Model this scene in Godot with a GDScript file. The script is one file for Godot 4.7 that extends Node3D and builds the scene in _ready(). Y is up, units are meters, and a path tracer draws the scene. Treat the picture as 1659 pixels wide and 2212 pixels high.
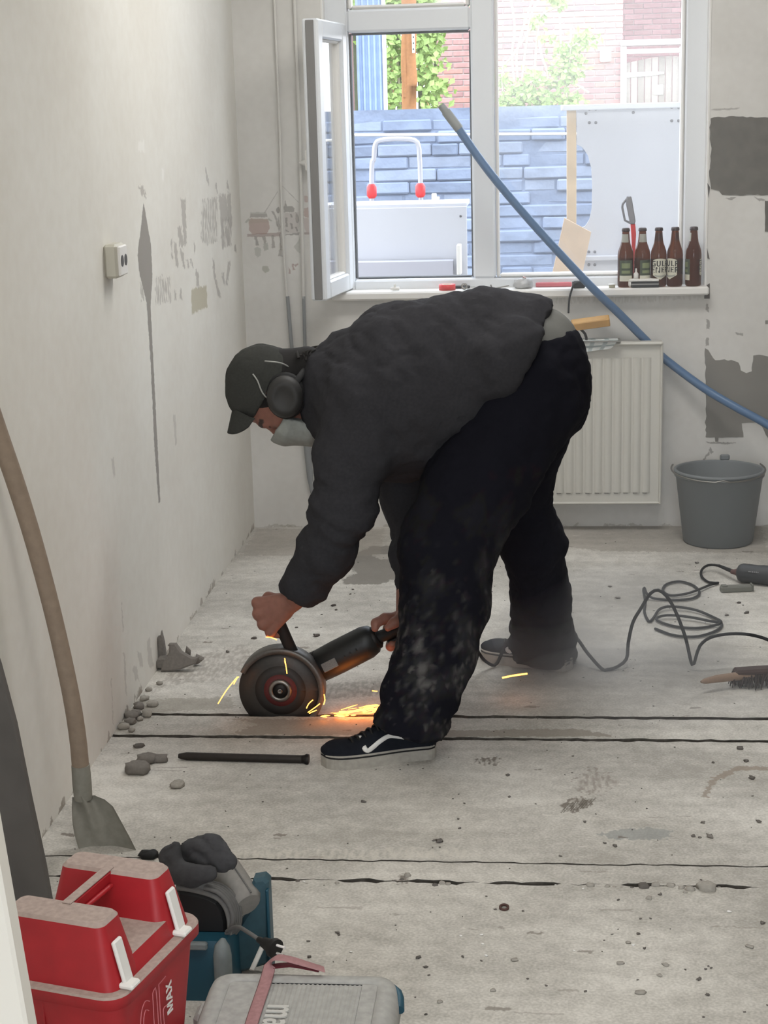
extends Node3D
# A renovation room: back wall at z = 0, left wall at x = 0, floor at y = 0, metres.

const EYE := Vector3(1.0773, 1.5017, 6.0408)
const YAW := 0.0966
const PITCH := 0.2336
const ROLL := -0.0266
const FOCAL := 3600.0
var fwd: Vector3
var rgt: Vector3
var upw: Vector3
var taken := {}
var rng := RandomNumberGenerator.new()
var M := {}

func _ready() -> void:
	rng.seed = 11
	setup_view()
	make_materials()
	room()
	window()
	garden()
	radiator_side()
	person()
	grinder()
	floor_things()
	front_things()
	dust()

func setup_view() -> void:
	fwd = Vector3(-sin(YAW) * cos(PITCH), -sin(PITCH), -cos(YAW) * cos(PITCH))
	var r0 := fwd.cross(Vector3.UP).normalized()
	var u0 := r0.cross(fwd)
	rgt = r0 * cos(ROLL) + u0 * sin(ROLL)
	upw = u0 * cos(ROLL) - r0 * sin(ROLL)
	var cam := Camera3D.new()
	cam.name = "camera"
	cam.fov = rad_to_deg(2.0 * atan(1106.0 / FOCAL))
	cam.near = 0.05
	cam.far = 200.0
	cam.transform = Transform3D(Basis(rgt, upw, -fwd), EYE)
	add_child(cam)
	cam.current = true
	var sky_mat := ProceduralSkyMaterial.new()
	sky_mat.sky_top_color = Color(0.86, 0.9, 0.95)
	sky_mat.sky_horizon_color = Color(0.93, 0.95, 0.97)
	sky_mat.ground_horizon_color = Color(0.6, 0.6, 0.58)
	sky_mat.ground_bottom_color = Color(0.45, 0.44, 0.42)
	sky_mat.sky_energy_multiplier = 1.45
	var sky := Sky.new()
	sky.sky_material = sky_mat
	var env := Environment.new()
	env.background_mode = Environment.BG_SKY
	env.sky = sky
	env.tonemap_mode = Environment.TONE_MAPPER_LINEAR
	env.tonemap_exposure = 3.0
	env.sdfgi_enabled = true
	env.ssao_enabled = true
	env.ssil_enabled = true
	env.volumetric_fog_enabled = true
	env.volumetric_fog_density = 0.0
	var we := WorldEnvironment.new()
	we.name = "world_environment"
	we.environment = env
	add_child(we)

# ---- places: a point of the plane z = c, y = c or x = c seen in the direction of a pixel of the 1659 x 2212 frame
func ray(u: float, v: float) -> Vector3:
	return fwd + rgt * ((u - 829.5) / FOCAL) - upw * ((v - 1106.0) / FOCAL)
func az(u: float, v: float, z: float) -> Vector3:
	var d := ray(u, v)
	return EYE + d * ((z - EYE.z) / d.z)
func ay(u: float, v: float, y := 0.0) -> Vector3:
	var d := ray(u, v)
	return EYE + d * ((y - EYE.y) / d.y)
func ax(u: float, v: float, x := 0.0) -> Vector3:
	var d := ray(u, v)
	return EYE + d * ((x - EYE.x) / d.x)
func pxm(p: Vector3) -> float:      # pixels per metre at a point
	return FOCAL / (p - EYE).dot(fwd)

# ---- things and parts
func numbered(called: String) -> String:
	var n: int = taken.get(called, -1) + 1
	taken[called] = n
	return called if n == 0 else "%s_%03d" % [called, n]
func tag(o: Node3D, label: String, category: String, group := "") -> Node3D:
	o.set_meta("label", label)
	o.set_meta("category", category)
	if group:
		o.set_meta("group", group)
	return o
func thing(called: String, label: String, category: String, at := Vector3.ZERO, group := "") -> Node3D:
	var o := Node3D.new()
	o.name = numbered(called)
	add_child(o)
	o.position = at
	tag(o, label, category, group)
	return o
func put(called: String, mesh: Mesh, m: Material, parent: Node3D = null) -> MeshInstance3D:
	var o := MeshInstance3D.new()
	o.name = numbered(called) if parent == null else called
	o.mesh = mesh
	o.material_override = m
	(self if parent == null else parent).add_child(o, true)
	return o
func struct(o: Node3D) -> Node3D:
	o.set_meta("kind", "structure")
	return o

func xf(at: Vector3, x: Vector3, y: Vector3) -> Transform3D:   # a frame with its x axis along x and its y axis near y
	var a := x.normalized()
	var c := a.cross(y).normalized()
	return Transform3D(Basis(a, c.cross(a), c), at)
func spun(at: Vector3, turn: float) -> Transform3D:
	return Transform3D(Basis(Vector3.UP, turn), at)

# ---- mesh building
class MB:
	var st := SurfaceTool.new()
	var T := Transform3D()
	var col := Color.WHITE
	func _init() -> void:
		st.begin(Mesh.PRIMITIVE_TRIANGLES)
	func v(p: Vector3, uv := Vector2.ZERO) -> void:
		st.set_color(col)
		st.set_uv(uv)
		st.add_vertex(T * p)
	func smooth(on: bool) -> void:
		st.set_smooth_group(0 if on else -1)
	func tri(a: Vector3, b: Vector3, c: Vector3) -> void:      # counter-clockwise seen from outside
		v(a); v(c); v(b)
	func quad(a: Vector3, b: Vector3, c: Vector3, d: Vector3) -> void:
		tri(a, b, c); tri(a, c, d)
	func quv(a: Vector3, b: Vector3, c: Vector3, d: Vector3, r := Rect2(0, 0, 1, 1)) -> void:   # a lower left, counter-clockwise
		var ua := Vector2(r.position.x, r.end.y)
		var ub := r.end
		var uc := Vector2(r.end.x, r.position.y)
		var ud := r.position
		v(a, ua); v(c, uc); v(b, ub); v(a, ua); v(d, ud); v(c, uc)
	func box(at: Vector3, size: Vector3, b := 0.0, basis := Basis()) -> MB:
		smooth(false)
		var h := size / 2.0
		b = minf(b, minf(h.x, minf(h.y, h.z)) * 0.95)
		var P := func(s: Vector3, axis: int) -> Vector3:
			var q := Vector3(s.x * h.x, s.y * h.y, s.z * h.z)
			for k in 3:
				if k != axis:
					q[k] -= s[k] * b
			return at + basis * q
		for axis in 3:
			var i := (axis + 1) % 3
			var j := (axis + 2) % 3
			for s in [-1.0, 1.0]:
				var c := []
				for e in [[-1, -1], [1, -1], [1, 1], [-1, 1]]:
					var q := Vector3()
					q[axis] = s; q[i] = e[0]; q[j] = e[1]
					c.append(P.call(q, axis))
				if s > 0: quad(c[0], c[1], c[2], c[3])
				else: quad(c[3], c[2], c[1], c[0])
		if b > 0.0:
			for axis in 3:
				var i := (axis + 1) % 3
				var j := (axis + 2) % 3
				for si in [-1.0, 1.0]:
					for sj in [-1.0, 1.0]:
						var lo := Vector3(); lo[axis] = -1; lo[i] = si; lo[j] = sj
						var hi := lo; hi[axis] = 1
						var a1: Vector3 = P.call(lo, i)
						var a2: Vector3 = P.call(hi, i)
						var b1: Vector3 = P.call(lo, j)
						var b2: Vector3 = P.call(hi, j)
						if si * sj > 0: quad(a1, b1, b2, a2)
						else: quad(b1, a1, a2, b2)
			for sx in [-1.0, 1.0]:
				for sy in [-1.0, 1.0]:
					for sz in [-1.0, 1.0]:
						var s := Vector3(sx, sy, sz)
						var p0: Vector3 = P.call(s, 0)
						var p1: Vector3 = P.call(s, 1)
						var p2: Vector3 = P.call(s, 2)
						if sx * sy * sz > 0: tri(p0, p1, p2)
						else: tri(p0, p2, p1)
		return self
	func surf(nu: int, nv: int, f: Callable, close_u := false) -> MB:      # f(a, b), a and b in 0..1; outside on the side of d/da x d/db
		smooth(true)
		var g := []
		for j in nv + 1:
			var row := PackedVector3Array()
			for i in nu + 1:
				row.append(f.call(0.0 if close_u and i == nu else float(i) / nu, float(j) / nv))
			g.append(row)
		for j in nv:
			for i in nu:
				var w := [Vector2(float(i) / nu, float(j) / nv), Vector2(float(i + 1) / nu, float(j) / nv), Vector2(float(i + 1) / nu, float(j + 1) / nv), Vector2(float(i) / nu, float(j + 1) / nv)]
				var q := [g[j][i], g[j][i + 1], g[j + 1][i + 1], g[j + 1][i]]
				for k in [0, 2, 1, 0, 3, 2]:
					v(q[k], w[k])
		return self
	func tube(pts: Array, radii: Variant, sides := 10, caps := true, flat := 1.0, flat_dir := Vector3.UP) -> MB:
		smooth(true)
		var n := pts.size()
		var rings := []
		var side := Vector3()
		for i in n:
			var t: Vector3 = (pts[mini(i + 1, n - 1)] - pts[maxi(i - 1, 0)]).normalized()
			if i == 0:
				side = t.cross(flat_dir if absf(t.dot(flat_dir)) < 0.98 else Vector3.RIGHT).normalized()
			elif flat != 1.0 and absf(t.dot(flat_dir)) < 0.98:
				side = t.cross(flat_dir).normalized()
			else:
				side = (side - t * side.dot(t)).normalized()
			var other := t.cross(side)
			var r: float = radii[i] if radii is Array else radii
			var ring := PackedVector3Array()
			for k in sides:
				var a := TAU * k / sides
				ring.append(pts[i] + side * cos(a) * r + other * sin(a) * r * flat)
			rings.append(ring)
		for i in n - 1:
			for k in sides:
				var k2 := (k + 1) % sides
				quad(rings[i][k], rings[i][k2], rings[i + 1][k2], rings[i + 1][k])
		if caps:
			smooth(false)
			for k in sides:
				var k2 := (k + 1) % sides
				tri(pts[0], rings[0][k2], rings[0][k])
				tri(pts[n - 1], rings[n - 1][k], rings[n - 1][k2])
		return self
	func lathe(profile: Array, seg := 24, from := 0.0, to := TAU) -> MB:     # Vector2(r, y) from bottom to top, outside to the right
		smooth(true)
		for j in profile.size() - 1:
			var p: Vector2 = profile[j]
			var q: Vector2 = profile[j + 1]
			if p.is_equal_approx(q):
				continue
			for k in seg:
				var a := lerpf(from, to, float(k) / seg)
				var b := lerpf(from, to, float(k + 1) / seg)
				var A := Vector3(p.x * cos(a), p.y, -p.x * sin(a))
				var B := Vector3(p.x * cos(b), p.y, -p.x * sin(b))
				var C := Vector3(q.x * cos(b), q.y, -q.x * sin(b))
				var D := Vector3(q.x * cos(a), q.y, -q.x * sin(a))
				if p.x > 1e-6: tri(A, B, C)
				if q.x > 1e-6: tri(A, C, D)
		return self
	func prism(poly: PackedVector2Array, depth: float, bevel := 0.0) -> MB:    # outline in the xy plane, from z = 0 to z = depth
		smooth(false)
		if not Geometry2D.is_polygon_clockwise(poly):
			pass
		else:
			poly = poly.duplicate()
			poly.reverse()
		# Godot calls an outline clockwise with y down; with y up it is the other way about, so test the area itself
		var area := 0.0
		for i in poly.size():
			area += poly[i].cross(poly[(i + 1) % poly.size()])
		if area < 0:
			poly.reverse()
		var top := poly
		if bevel > 0.0:
			var inner := PackedVector2Array()
			for i in poly.size():
				var e1 := (poly[i] - poly[i - 1]).normalized()
				var e2 := (poly[(i + 1) % poly.size()] - poly[i]).normalized()
				var nn := (Vector2(-e1.y, e1.x) + Vector2(-e2.y, e2.x))
				nn = nn / maxf(nn.length_squared() / 2.0, 0.35)
				inner.append(poly[i] + nn * bevel)
			top = inner
		var idx := Geometry2D.triangulate_polygon(top)
		var z1 := depth - bevel
		for k in range(0, idx.size(), 3):
			var a := top[idx[k]]
			var b := top[idx[k + 1]]
			var c := top[idx[k + 2]]
			if (b - a).cross(c - a) < 0:
				var t := b; b = c; c = t
			tri(Vector3(a.x, a.y, depth), Vector3(b.x, b.y, depth), Vector3(c.x, c.y, depth))
			tri(Vector3(a.x, a.y, 0), Vector3(c.x, c.y, 0), Vector3(b.x, b.y, 0))
		if bevel > 0.0:
			idx = idx
		for i in poly.size():
			var j := (i + 1) % poly.size()
			var a := poly[i]
			var b := poly[j]
			quad(Vector3(a.x, a.y, 0), Vector3(b.x, b.y, 0), Vector3(b.x, b.y, z1), Vector3(a.x, a.y, z1))
			if bevel > 0.0:
				quad(Vector3(a.x, a.y, z1), Vector3(b.x, b.y, z1), Vector3(top[j].x, top[j].y, depth), Vector3(top[i].x, top[i].y, depth))
				quad(Vector3(b.x, b.y, 0), Vector3(a.x, a.y, 0), Vector3(top[i].x, top[i].y, 0), Vector3(top[j].x, top[j].y, 0))
		return self
	func ball(at: Vector3, r: Vector3, nu := 16, nv := 10, basis := Basis()) -> MB:
		return surf(nu, nv, func(a: float, b: float) -> Vector3:
			var th := PI * (b - 0.5)
			return at + basis * Vector3(r.x * cos(th) * cos(TAU * a), r.y * sin(th), -r.z * cos(th) * sin(TAU * a)), true)
	func done() -> ArrayMesh:
		st.generate_normals()
		return st.commit()

func mb(T := Transform3D()) -> MB:
	var m := MB.new()
	m.T = T
	return m

func curve(pts: Array, step := 0.02) -> Array:        # a smooth line through the points
	var out := []
	for i in pts.size() - 1:
		var p0: Vector3 = pts[maxi(i - 1, 0)]
		var p1: Vector3 = pts[i]
		var p2: Vector3 = pts[i + 1]
		var p3: Vector3 = pts[mini(i + 2, pts.size() - 1)]
		var n := maxi(2, int(p1.distance_to(p2) / step))
		for k in n:
			out.append(p1.cubic_interpolate(p2, p0, p3, float(k) / n))
	out.append(pts[-1])
	return out

# ---- bodies: tapered capsules joined smoothly, meshed as surface nets
func bone(a: Vector3, b: Vector3, ra: float, rb: float, wide := 1.0, n := Vector3(0, 0, 1), cuts := []) -> Dictionary:
	return {"a": a, "b": b, "ra": ra, "rb": rb, "w": wide, "n": n, "cuts": cuts}

func nets(bones: Array, cell: float, k: float, disp = null, all_cuts := []) -> Array:
	var lo := Vector3.INF
	var hi := -Vector3.INF
	for o in bones:
		var r: float = maxf(o.ra, o.rb) * maxf(1.0, o.w) + 3.0 * k + cell
		for p in [o.a, o.b]:
			lo = lo.min(p - Vector3.ONE * r)
			hi = hi.max(p + Vector3.ONE * r)
	var nx := int((hi.x - lo.x) / cell) + 2
	var ny := int((hi.y - lo.y) / cell) + 2
	var nz := int((hi.z - lo.z) / cell) + 2
	var f := PackedFloat32Array()
	f.resize(nx * ny * nz)
	var sy := nx
	var sz := nx * ny
	for o in bones:
		var n: Vector3 = o.n
		var w: float = 1.0 / o.w - 1.0
		var a: Vector3 = o.a
		var ba: Vector3 = o.b - a
		ba += n * (ba.dot(n) * w)
		var inv := 1.0 / maxf(ba.length_squared(), 1e-9)
		var ra: float = o.ra
		var dr: float = o.rb - ra
		var cuts: Array = o.cuts
		var m: float = maxf(o.ra, o.rb) * maxf(1.0, o.w) + 3.0 * k
		var l: Vector3 = ((a.min(o.b) - Vector3.ONE * m - lo) / cell).max(Vector3.ZERO)
		var h: Vector3 = (a.max(o.b) + Vector3.ONE * m - lo) / cell
		var far := 3.5 * k
		for z in range(int(l.z), mini(int(h.z) + 2, nz)):
			for y in range(int(l.y), mini(int(h.y) + 2, ny)):
				var i := z * sz + y * sy + int(l.x)
				var p := lo + Vector3(int(l.x), y, z) * cell
				for x in range(int(l.x), mini(int(h.x) + 2, nx)):
					var q := p - a
					q += n * (q.dot(n) * w)
					var t := clampf(q.dot(ba) * inv, 0.0, 1.0)
					var d := (q - ba * t).length() - ra - dr * t
					if d < far:
						for c in cuts:
							d = maxf(d, (p - c[0]).dot(c[1]))
						f[i] += exp(-d / k)
					i += 1
					p.x += cell
	var big := 4.0 * k
	for i in f.size():
		var s := f[i]
		f[i] = -k * log(s) if s > 1e-3 else big
	if all_cuts:
		for z in nz:
			for y in ny:
				for x in nx:
					var i := z * sz + y * sy + x
					if f[i] < big:
						var p := lo + Vector3(x, y, z) * cell
						for c in all_cuts:
							f[i] = maxf(f[i], (p - c[0]).dot(c[1]))
	var index := PackedInt32Array()
	index.resize(f.size())
	var verts := PackedVector3Array()
	var tris := PackedInt32Array()
	var corner := [0, 1, sy, sy + 1, sz, sz + 1, sz + sy, sz + sy + 1]
	var place := []
	for c in 8:
		place.append(Vector3(c & 1, (c >> 1) & 1, c >> 2))
	var edges := [[0, 1], [2, 3], [4, 5], [6, 7], [0, 2], [1, 3], [4, 6], [5, 7], [0, 4], [1, 5], [2, 6], [3, 7]]
	for z in nz - 1:
		for y in ny - 1:
			var i := z * sz + y * sy - 1
			for x in nx - 1:
				i += 1
				var v0 := f[i] < 0.0
				if v0 == (f[i + 1] < 0.0) and v0 == (f[i + sy] < 0.0) and v0 == (f[i + sy + 1] < 0.0) and v0 == (f[i + sz] < 0.0) and v0 == (f[i + sz + 1] < 0.0) and v0 == (f[i + sz + sy] < 0.0) and v0 == (f[i + sz + sy + 1] < 0.0):
					continue
				var sum := Vector3()
				var cnt := 0
				for e in edges:
					var A := f[i + corner[e[0]]]
					var B := f[i + corner[e[1]]]
					if (A < 0.0) != (B < 0.0):
						sum += (place[e[0]] as Vector3).lerp(place[e[1]], A / (A - B))
						cnt += 1
				index[i] = verts.size()
				verts.append(lo + (Vector3(x, y, z) + sum / cnt) * cell)
	for z in range(1, nz - 1):
		for y in range(1, ny - 1):
			var i := z * sz + y * sy
			for x in range(1, nx - 1):
				i += 1
				var s := f[i] < 0.0
				for ax_ in 3:
					var o: int = [1, sy, sz][ax_]
					if s == (f[i + o] < 0.0):
						continue
					var u: int = [sy, sz, 1][ax_]
					var w: int = [sz, 1, sy][ax_]
					var q := [index[i], index[i - u], index[i - u - w], index[i - w]]
					if s: tris.append_array(PackedInt32Array([q[0], q[2], q[1], q[0], q[3], q[2]]))
					else: tris.append_array(PackedInt32Array([q[0], q[1], q[2], q[0], q[2], q[3]]))
	var norms := normals_of(verts, tris)
	if disp != null:
		for i in verts.size():
			verts[i] += norms[i] * disp.call(verts[i], norms[i])
		norms = normals_of(verts, tris)
	return [verts, norms, tris]

func normals_of(verts: PackedVector3Array, tris: PackedInt32Array) -> PackedVector3Array:
	var n := PackedVector3Array()
	n.resize(verts.size())
	for i in range(0, tris.size(), 3):
		var a := tris[i]
		var b := tris[i + 1]
		var c := tris[i + 2]
		var g := (verts[c] - verts[a]).cross(verts[b] - verts[a])
		n[a] += g; n[b] += g; n[c] += g
	for i in n.size():
		n[i] = n[i].normalized()
	return n

func net_mesh(parts: Array, tint = null) -> ArrayMesh:           # several surface nets as one mesh
	var vs := PackedVector3Array()
	var ns := PackedVector3Array()
	var ts := PackedInt32Array()
	var cs := PackedColorArray()
	for p in parts:
		var first := vs.size()
		vs.append_array(p[0])
		ns.append_array(p[1])
		for t in p[2]:
			ts.append(t + first)
	var arr := []
	arr.resize(Mesh.ARRAY_MAX)
	if tint != null:
		for i in vs.size():
			cs.append(tint.call(vs[i], ns[i]))
		arr[Mesh.ARRAY_COLOR] = cs
	arr[Mesh.ARRAY_VERTEX] = vs
	arr[Mesh.ARRAY_NORMAL] = ns
	arr[Mesh.ARRAY_INDEX] = ts
	var m := ArrayMesh.new()
	m.add_surface_from_arrays(Mesh.PRIMITIVE_TRIANGLES, arr)
	return m

# ---- materials
func noise_tex(freq: float, ramp: Array, size := 512, seed_ := 1, octaves := 4, normal := false, kind := FastNoiseLite.TYPE_SIMPLEX_SMOOTH) -> NoiseTexture2D:
	var n := FastNoiseLite.new()
	n.noise_type = kind
	n.frequency = freq
	n.seed = seed_
	n.fractal_octaves = octaves
	var t := NoiseTexture2D.new()
	t.width = size
	t.height = size
	t.seamless = true
	t.noise = n
	if ramp:
		var g := Gradient.new()
		g.offsets = PackedFloat32Array(range(ramp.size()).map(func(i): return float(i) / (ramp.size() - 1)))
		g.colors = PackedColorArray(ramp)
		t.color_ramp = g
	if normal:
		t.as_normal_map = true
		t.bump_strength = 4.0
	return t
func mat(c: Color, rough := 0.6, spec := 0.5, metal := 0.0) -> StandardMaterial3D:
	var m := StandardMaterial3D.new()
	m.albedo_color = c
	m.roughness = rough
	m.metallic_specular = spec
	m.metallic = metal
	return m
func tri_noise(m: StandardMaterial3D, tex: Texture2D, scale: float, world := true) -> StandardMaterial3D:
	m.albedo_texture = tex
	m.uv1_triplanar = true
	m.uv1_world_triplanar = world
	m.uv1_scale = Vector3.ONE * scale
	return m
func relief(m: StandardMaterial3D, tex: Texture2D, cm: float) -> StandardMaterial3D:
	m.heightmap_enabled = true
	m.heightmap_texture = tex
	m.heightmap_scale = cm
	return m
func ink(m: StandardMaterial3D) -> StandardMaterial3D:
	m.vertex_color_use_as_albedo = true
	return m

func make_materials() -> void:
	var fine := noise_tex(0.02, [], 512, 3, 5)
	var rough := noise_tex(0.008, [], 512, 5, 5)
	M.fine = fine
	M.rough = rough
	var g := func(a: float, b: float) -> Array: return [Color(a, a, a), Color(b, b, b)]
	M.mottle = noise_tex(0.006, g.call(0.88, 1.0), 512, 7, 5)
	M.mottle_fine = noise_tex(0.03, g.call(0.87, 1.0), 512, 8, 4)
	M.speck = noise_tex(0.05, g.call(0.6, 1.0), 512, 9, 5)
	var wall := mat(Color(0.83, 0.815, 0.785), 0.95, 0.2)
	tri_noise(wall, M.mottle, 0.35)
	M.wall = wall
	M.ceiling = mat(Color(0.86, 0.85, 0.83), 0.95, 0.2)
	var con := mat(Color(0.75, 0.72, 0.68), 0.95, 0.2)
	tri_noise(con, M.speck, 1.3)
	relief(con, M.rough, 0.3)
	M.concrete = con
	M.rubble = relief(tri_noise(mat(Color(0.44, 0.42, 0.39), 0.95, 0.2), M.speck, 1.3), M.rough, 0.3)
	M.upvc = mat(Color(0.86, 0.87, 0.88), 0.35)
	M.white = mat(Color(0.88, 0.87, 0.85), 0.5)
	var glass := mat(Color(0.95, 0.98, 1.0, 0.03), 0.02)
	glass.transparency = BaseMaterial3D.TRANSPARENCY_ALPHA
	M.glass = glass
	M.black = mat(Color(0.035, 0.034, 0.036), 0.55)
	M.black_rubber = mat(Color(0.05, 0.05, 0.052), 0.75)
	M.steel = mat(Color(0.55, 0.54, 0.52), 0.4, 0.5, 0.9)
	M.dark_steel = mat(Color(0.16, 0.15, 0.145), 0.5, 0.5, 0.7)

# ---- the room
func draw_poly(img: Image, pts: Array, c: Color, strength := 1.0, ragged := 0.0, soft := 0.0, nz: FastNoiseLite = null) -> void:
	# blends a colour over a polygon (pixels of the image), with a ragged edge if asked
	var poly := PackedVector2Array(pts)
	var lo := Vector2.INF
	var hi := -Vector2.INF
	for p in poly:
		lo = lo.min(p); hi = hi.max(p)
	var pad := int(ragged + soft) + 1
	for y in range(maxi(0, int(lo.y) - pad), mini(img.get_height(), int(hi.y) + pad + 1)):
		for x in range(maxi(0, int(lo.x) - pad), mini(img.get_width(), int(hi.x) + pad + 1)):
			var q := Vector2(x, y)
			if ragged > 0.0:
				q += Vector2(nz.get_noise_2d(x * 6.0, y * 6.0), nz.get_noise_2d(x * 6.0 + 500.0, y * 6.0)) * ragged * 2.0
			if Geometry2D.is_point_in_polygon(q, poly):
				var a := strength
				if soft > 0.0 and nz:
					a *= clampf(0.55 + nz.get_noise_2d(x * 9.0, y * 2.5) * soft, 0.0, 1.0)
				img.set_pixel(x, y, img.get_pixel(x, y).lerp(c, a))

func stroke(a: Vector2, b: Vector2, w0: float, w1: float) -> Array:
	var n := (b - a).orthogonal().normalized()
	return [a + n * w0, b + n * w1, b - n * w1, a - n * w0]

func plaster_image(w: int, h: int, seed_: int, lo: Color, hi: Color, streak := 0.0, grain := 0.0) -> Image:
	var n := FastNoiseLite.new()
	n.seed = seed_
	n.frequency = 0.004
	n.fractal_octaves = 5
	var a := n.get_image(w, h, false, false, false).get_data()
	n.frequency = 0.05
	n.seed = seed_ + 1
	var b := n.get_image(w, h, false, false, false).get_data()
	n.frequency = 0.03
	n.seed = seed_ + 2
	var s := n.get_image(w / 8, h, false, false, false).get_data()
	n.frequency = 0.35
	n.fractal_octaves = 2
	n.seed = seed_ + 3
	var fg := n.get_image(w, h, false, false, false).get_data()
	var out := PackedByteArray()
	out.resize(w * h * 3)
	var j := 0
	for i in w * h:
		var t := clampf((a[i] - 60.0) / 135.0, 0.0, 1.0) * 0.7 + clampf((b[i] - 60.0) / 135.0, 0.0, 1.0) * 0.3
		if streak > 0.0:
			t = clampf(t + (s[(i / w) * (w / 8) + (i % w) / 8] - 127.0) / 127.0 * streak + (fg[i] - 127.0) / 127.0 * grain, 0.0, 1.0)
		out[j] = int(lerpf(lo.r8, hi.r8, t)); out[j + 1] = int(lerpf(lo.g8, hi.g8, t)); out[j + 2] = int(lerpf(lo.b8, hi.b8, t))
		j += 3
	return Image.create_from_data(w, h, false, Image.FORMAT_RGB8, out)

func img_mat(img: Image, rough := 0.95) -> StandardMaterial3D:
	var m := mat(Color.WHITE, rough, 0.2)
	m.albedo_texture = ImageTexture.create_from_image(img)
	m.texture_repeat = false
	return m

const RW := 2.75       # the room's width, depth and height
const RD := 8.2
const RH := 2.7
const FILL_Z := [1.4, 4.3, 7.2]
const FILL_E := [0.9, 0.55, 0.8]
const GAPS := [2.006, 2.024, 2.161, 2.179, 2.864, 2.870, 2.955, 2.964]

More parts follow.
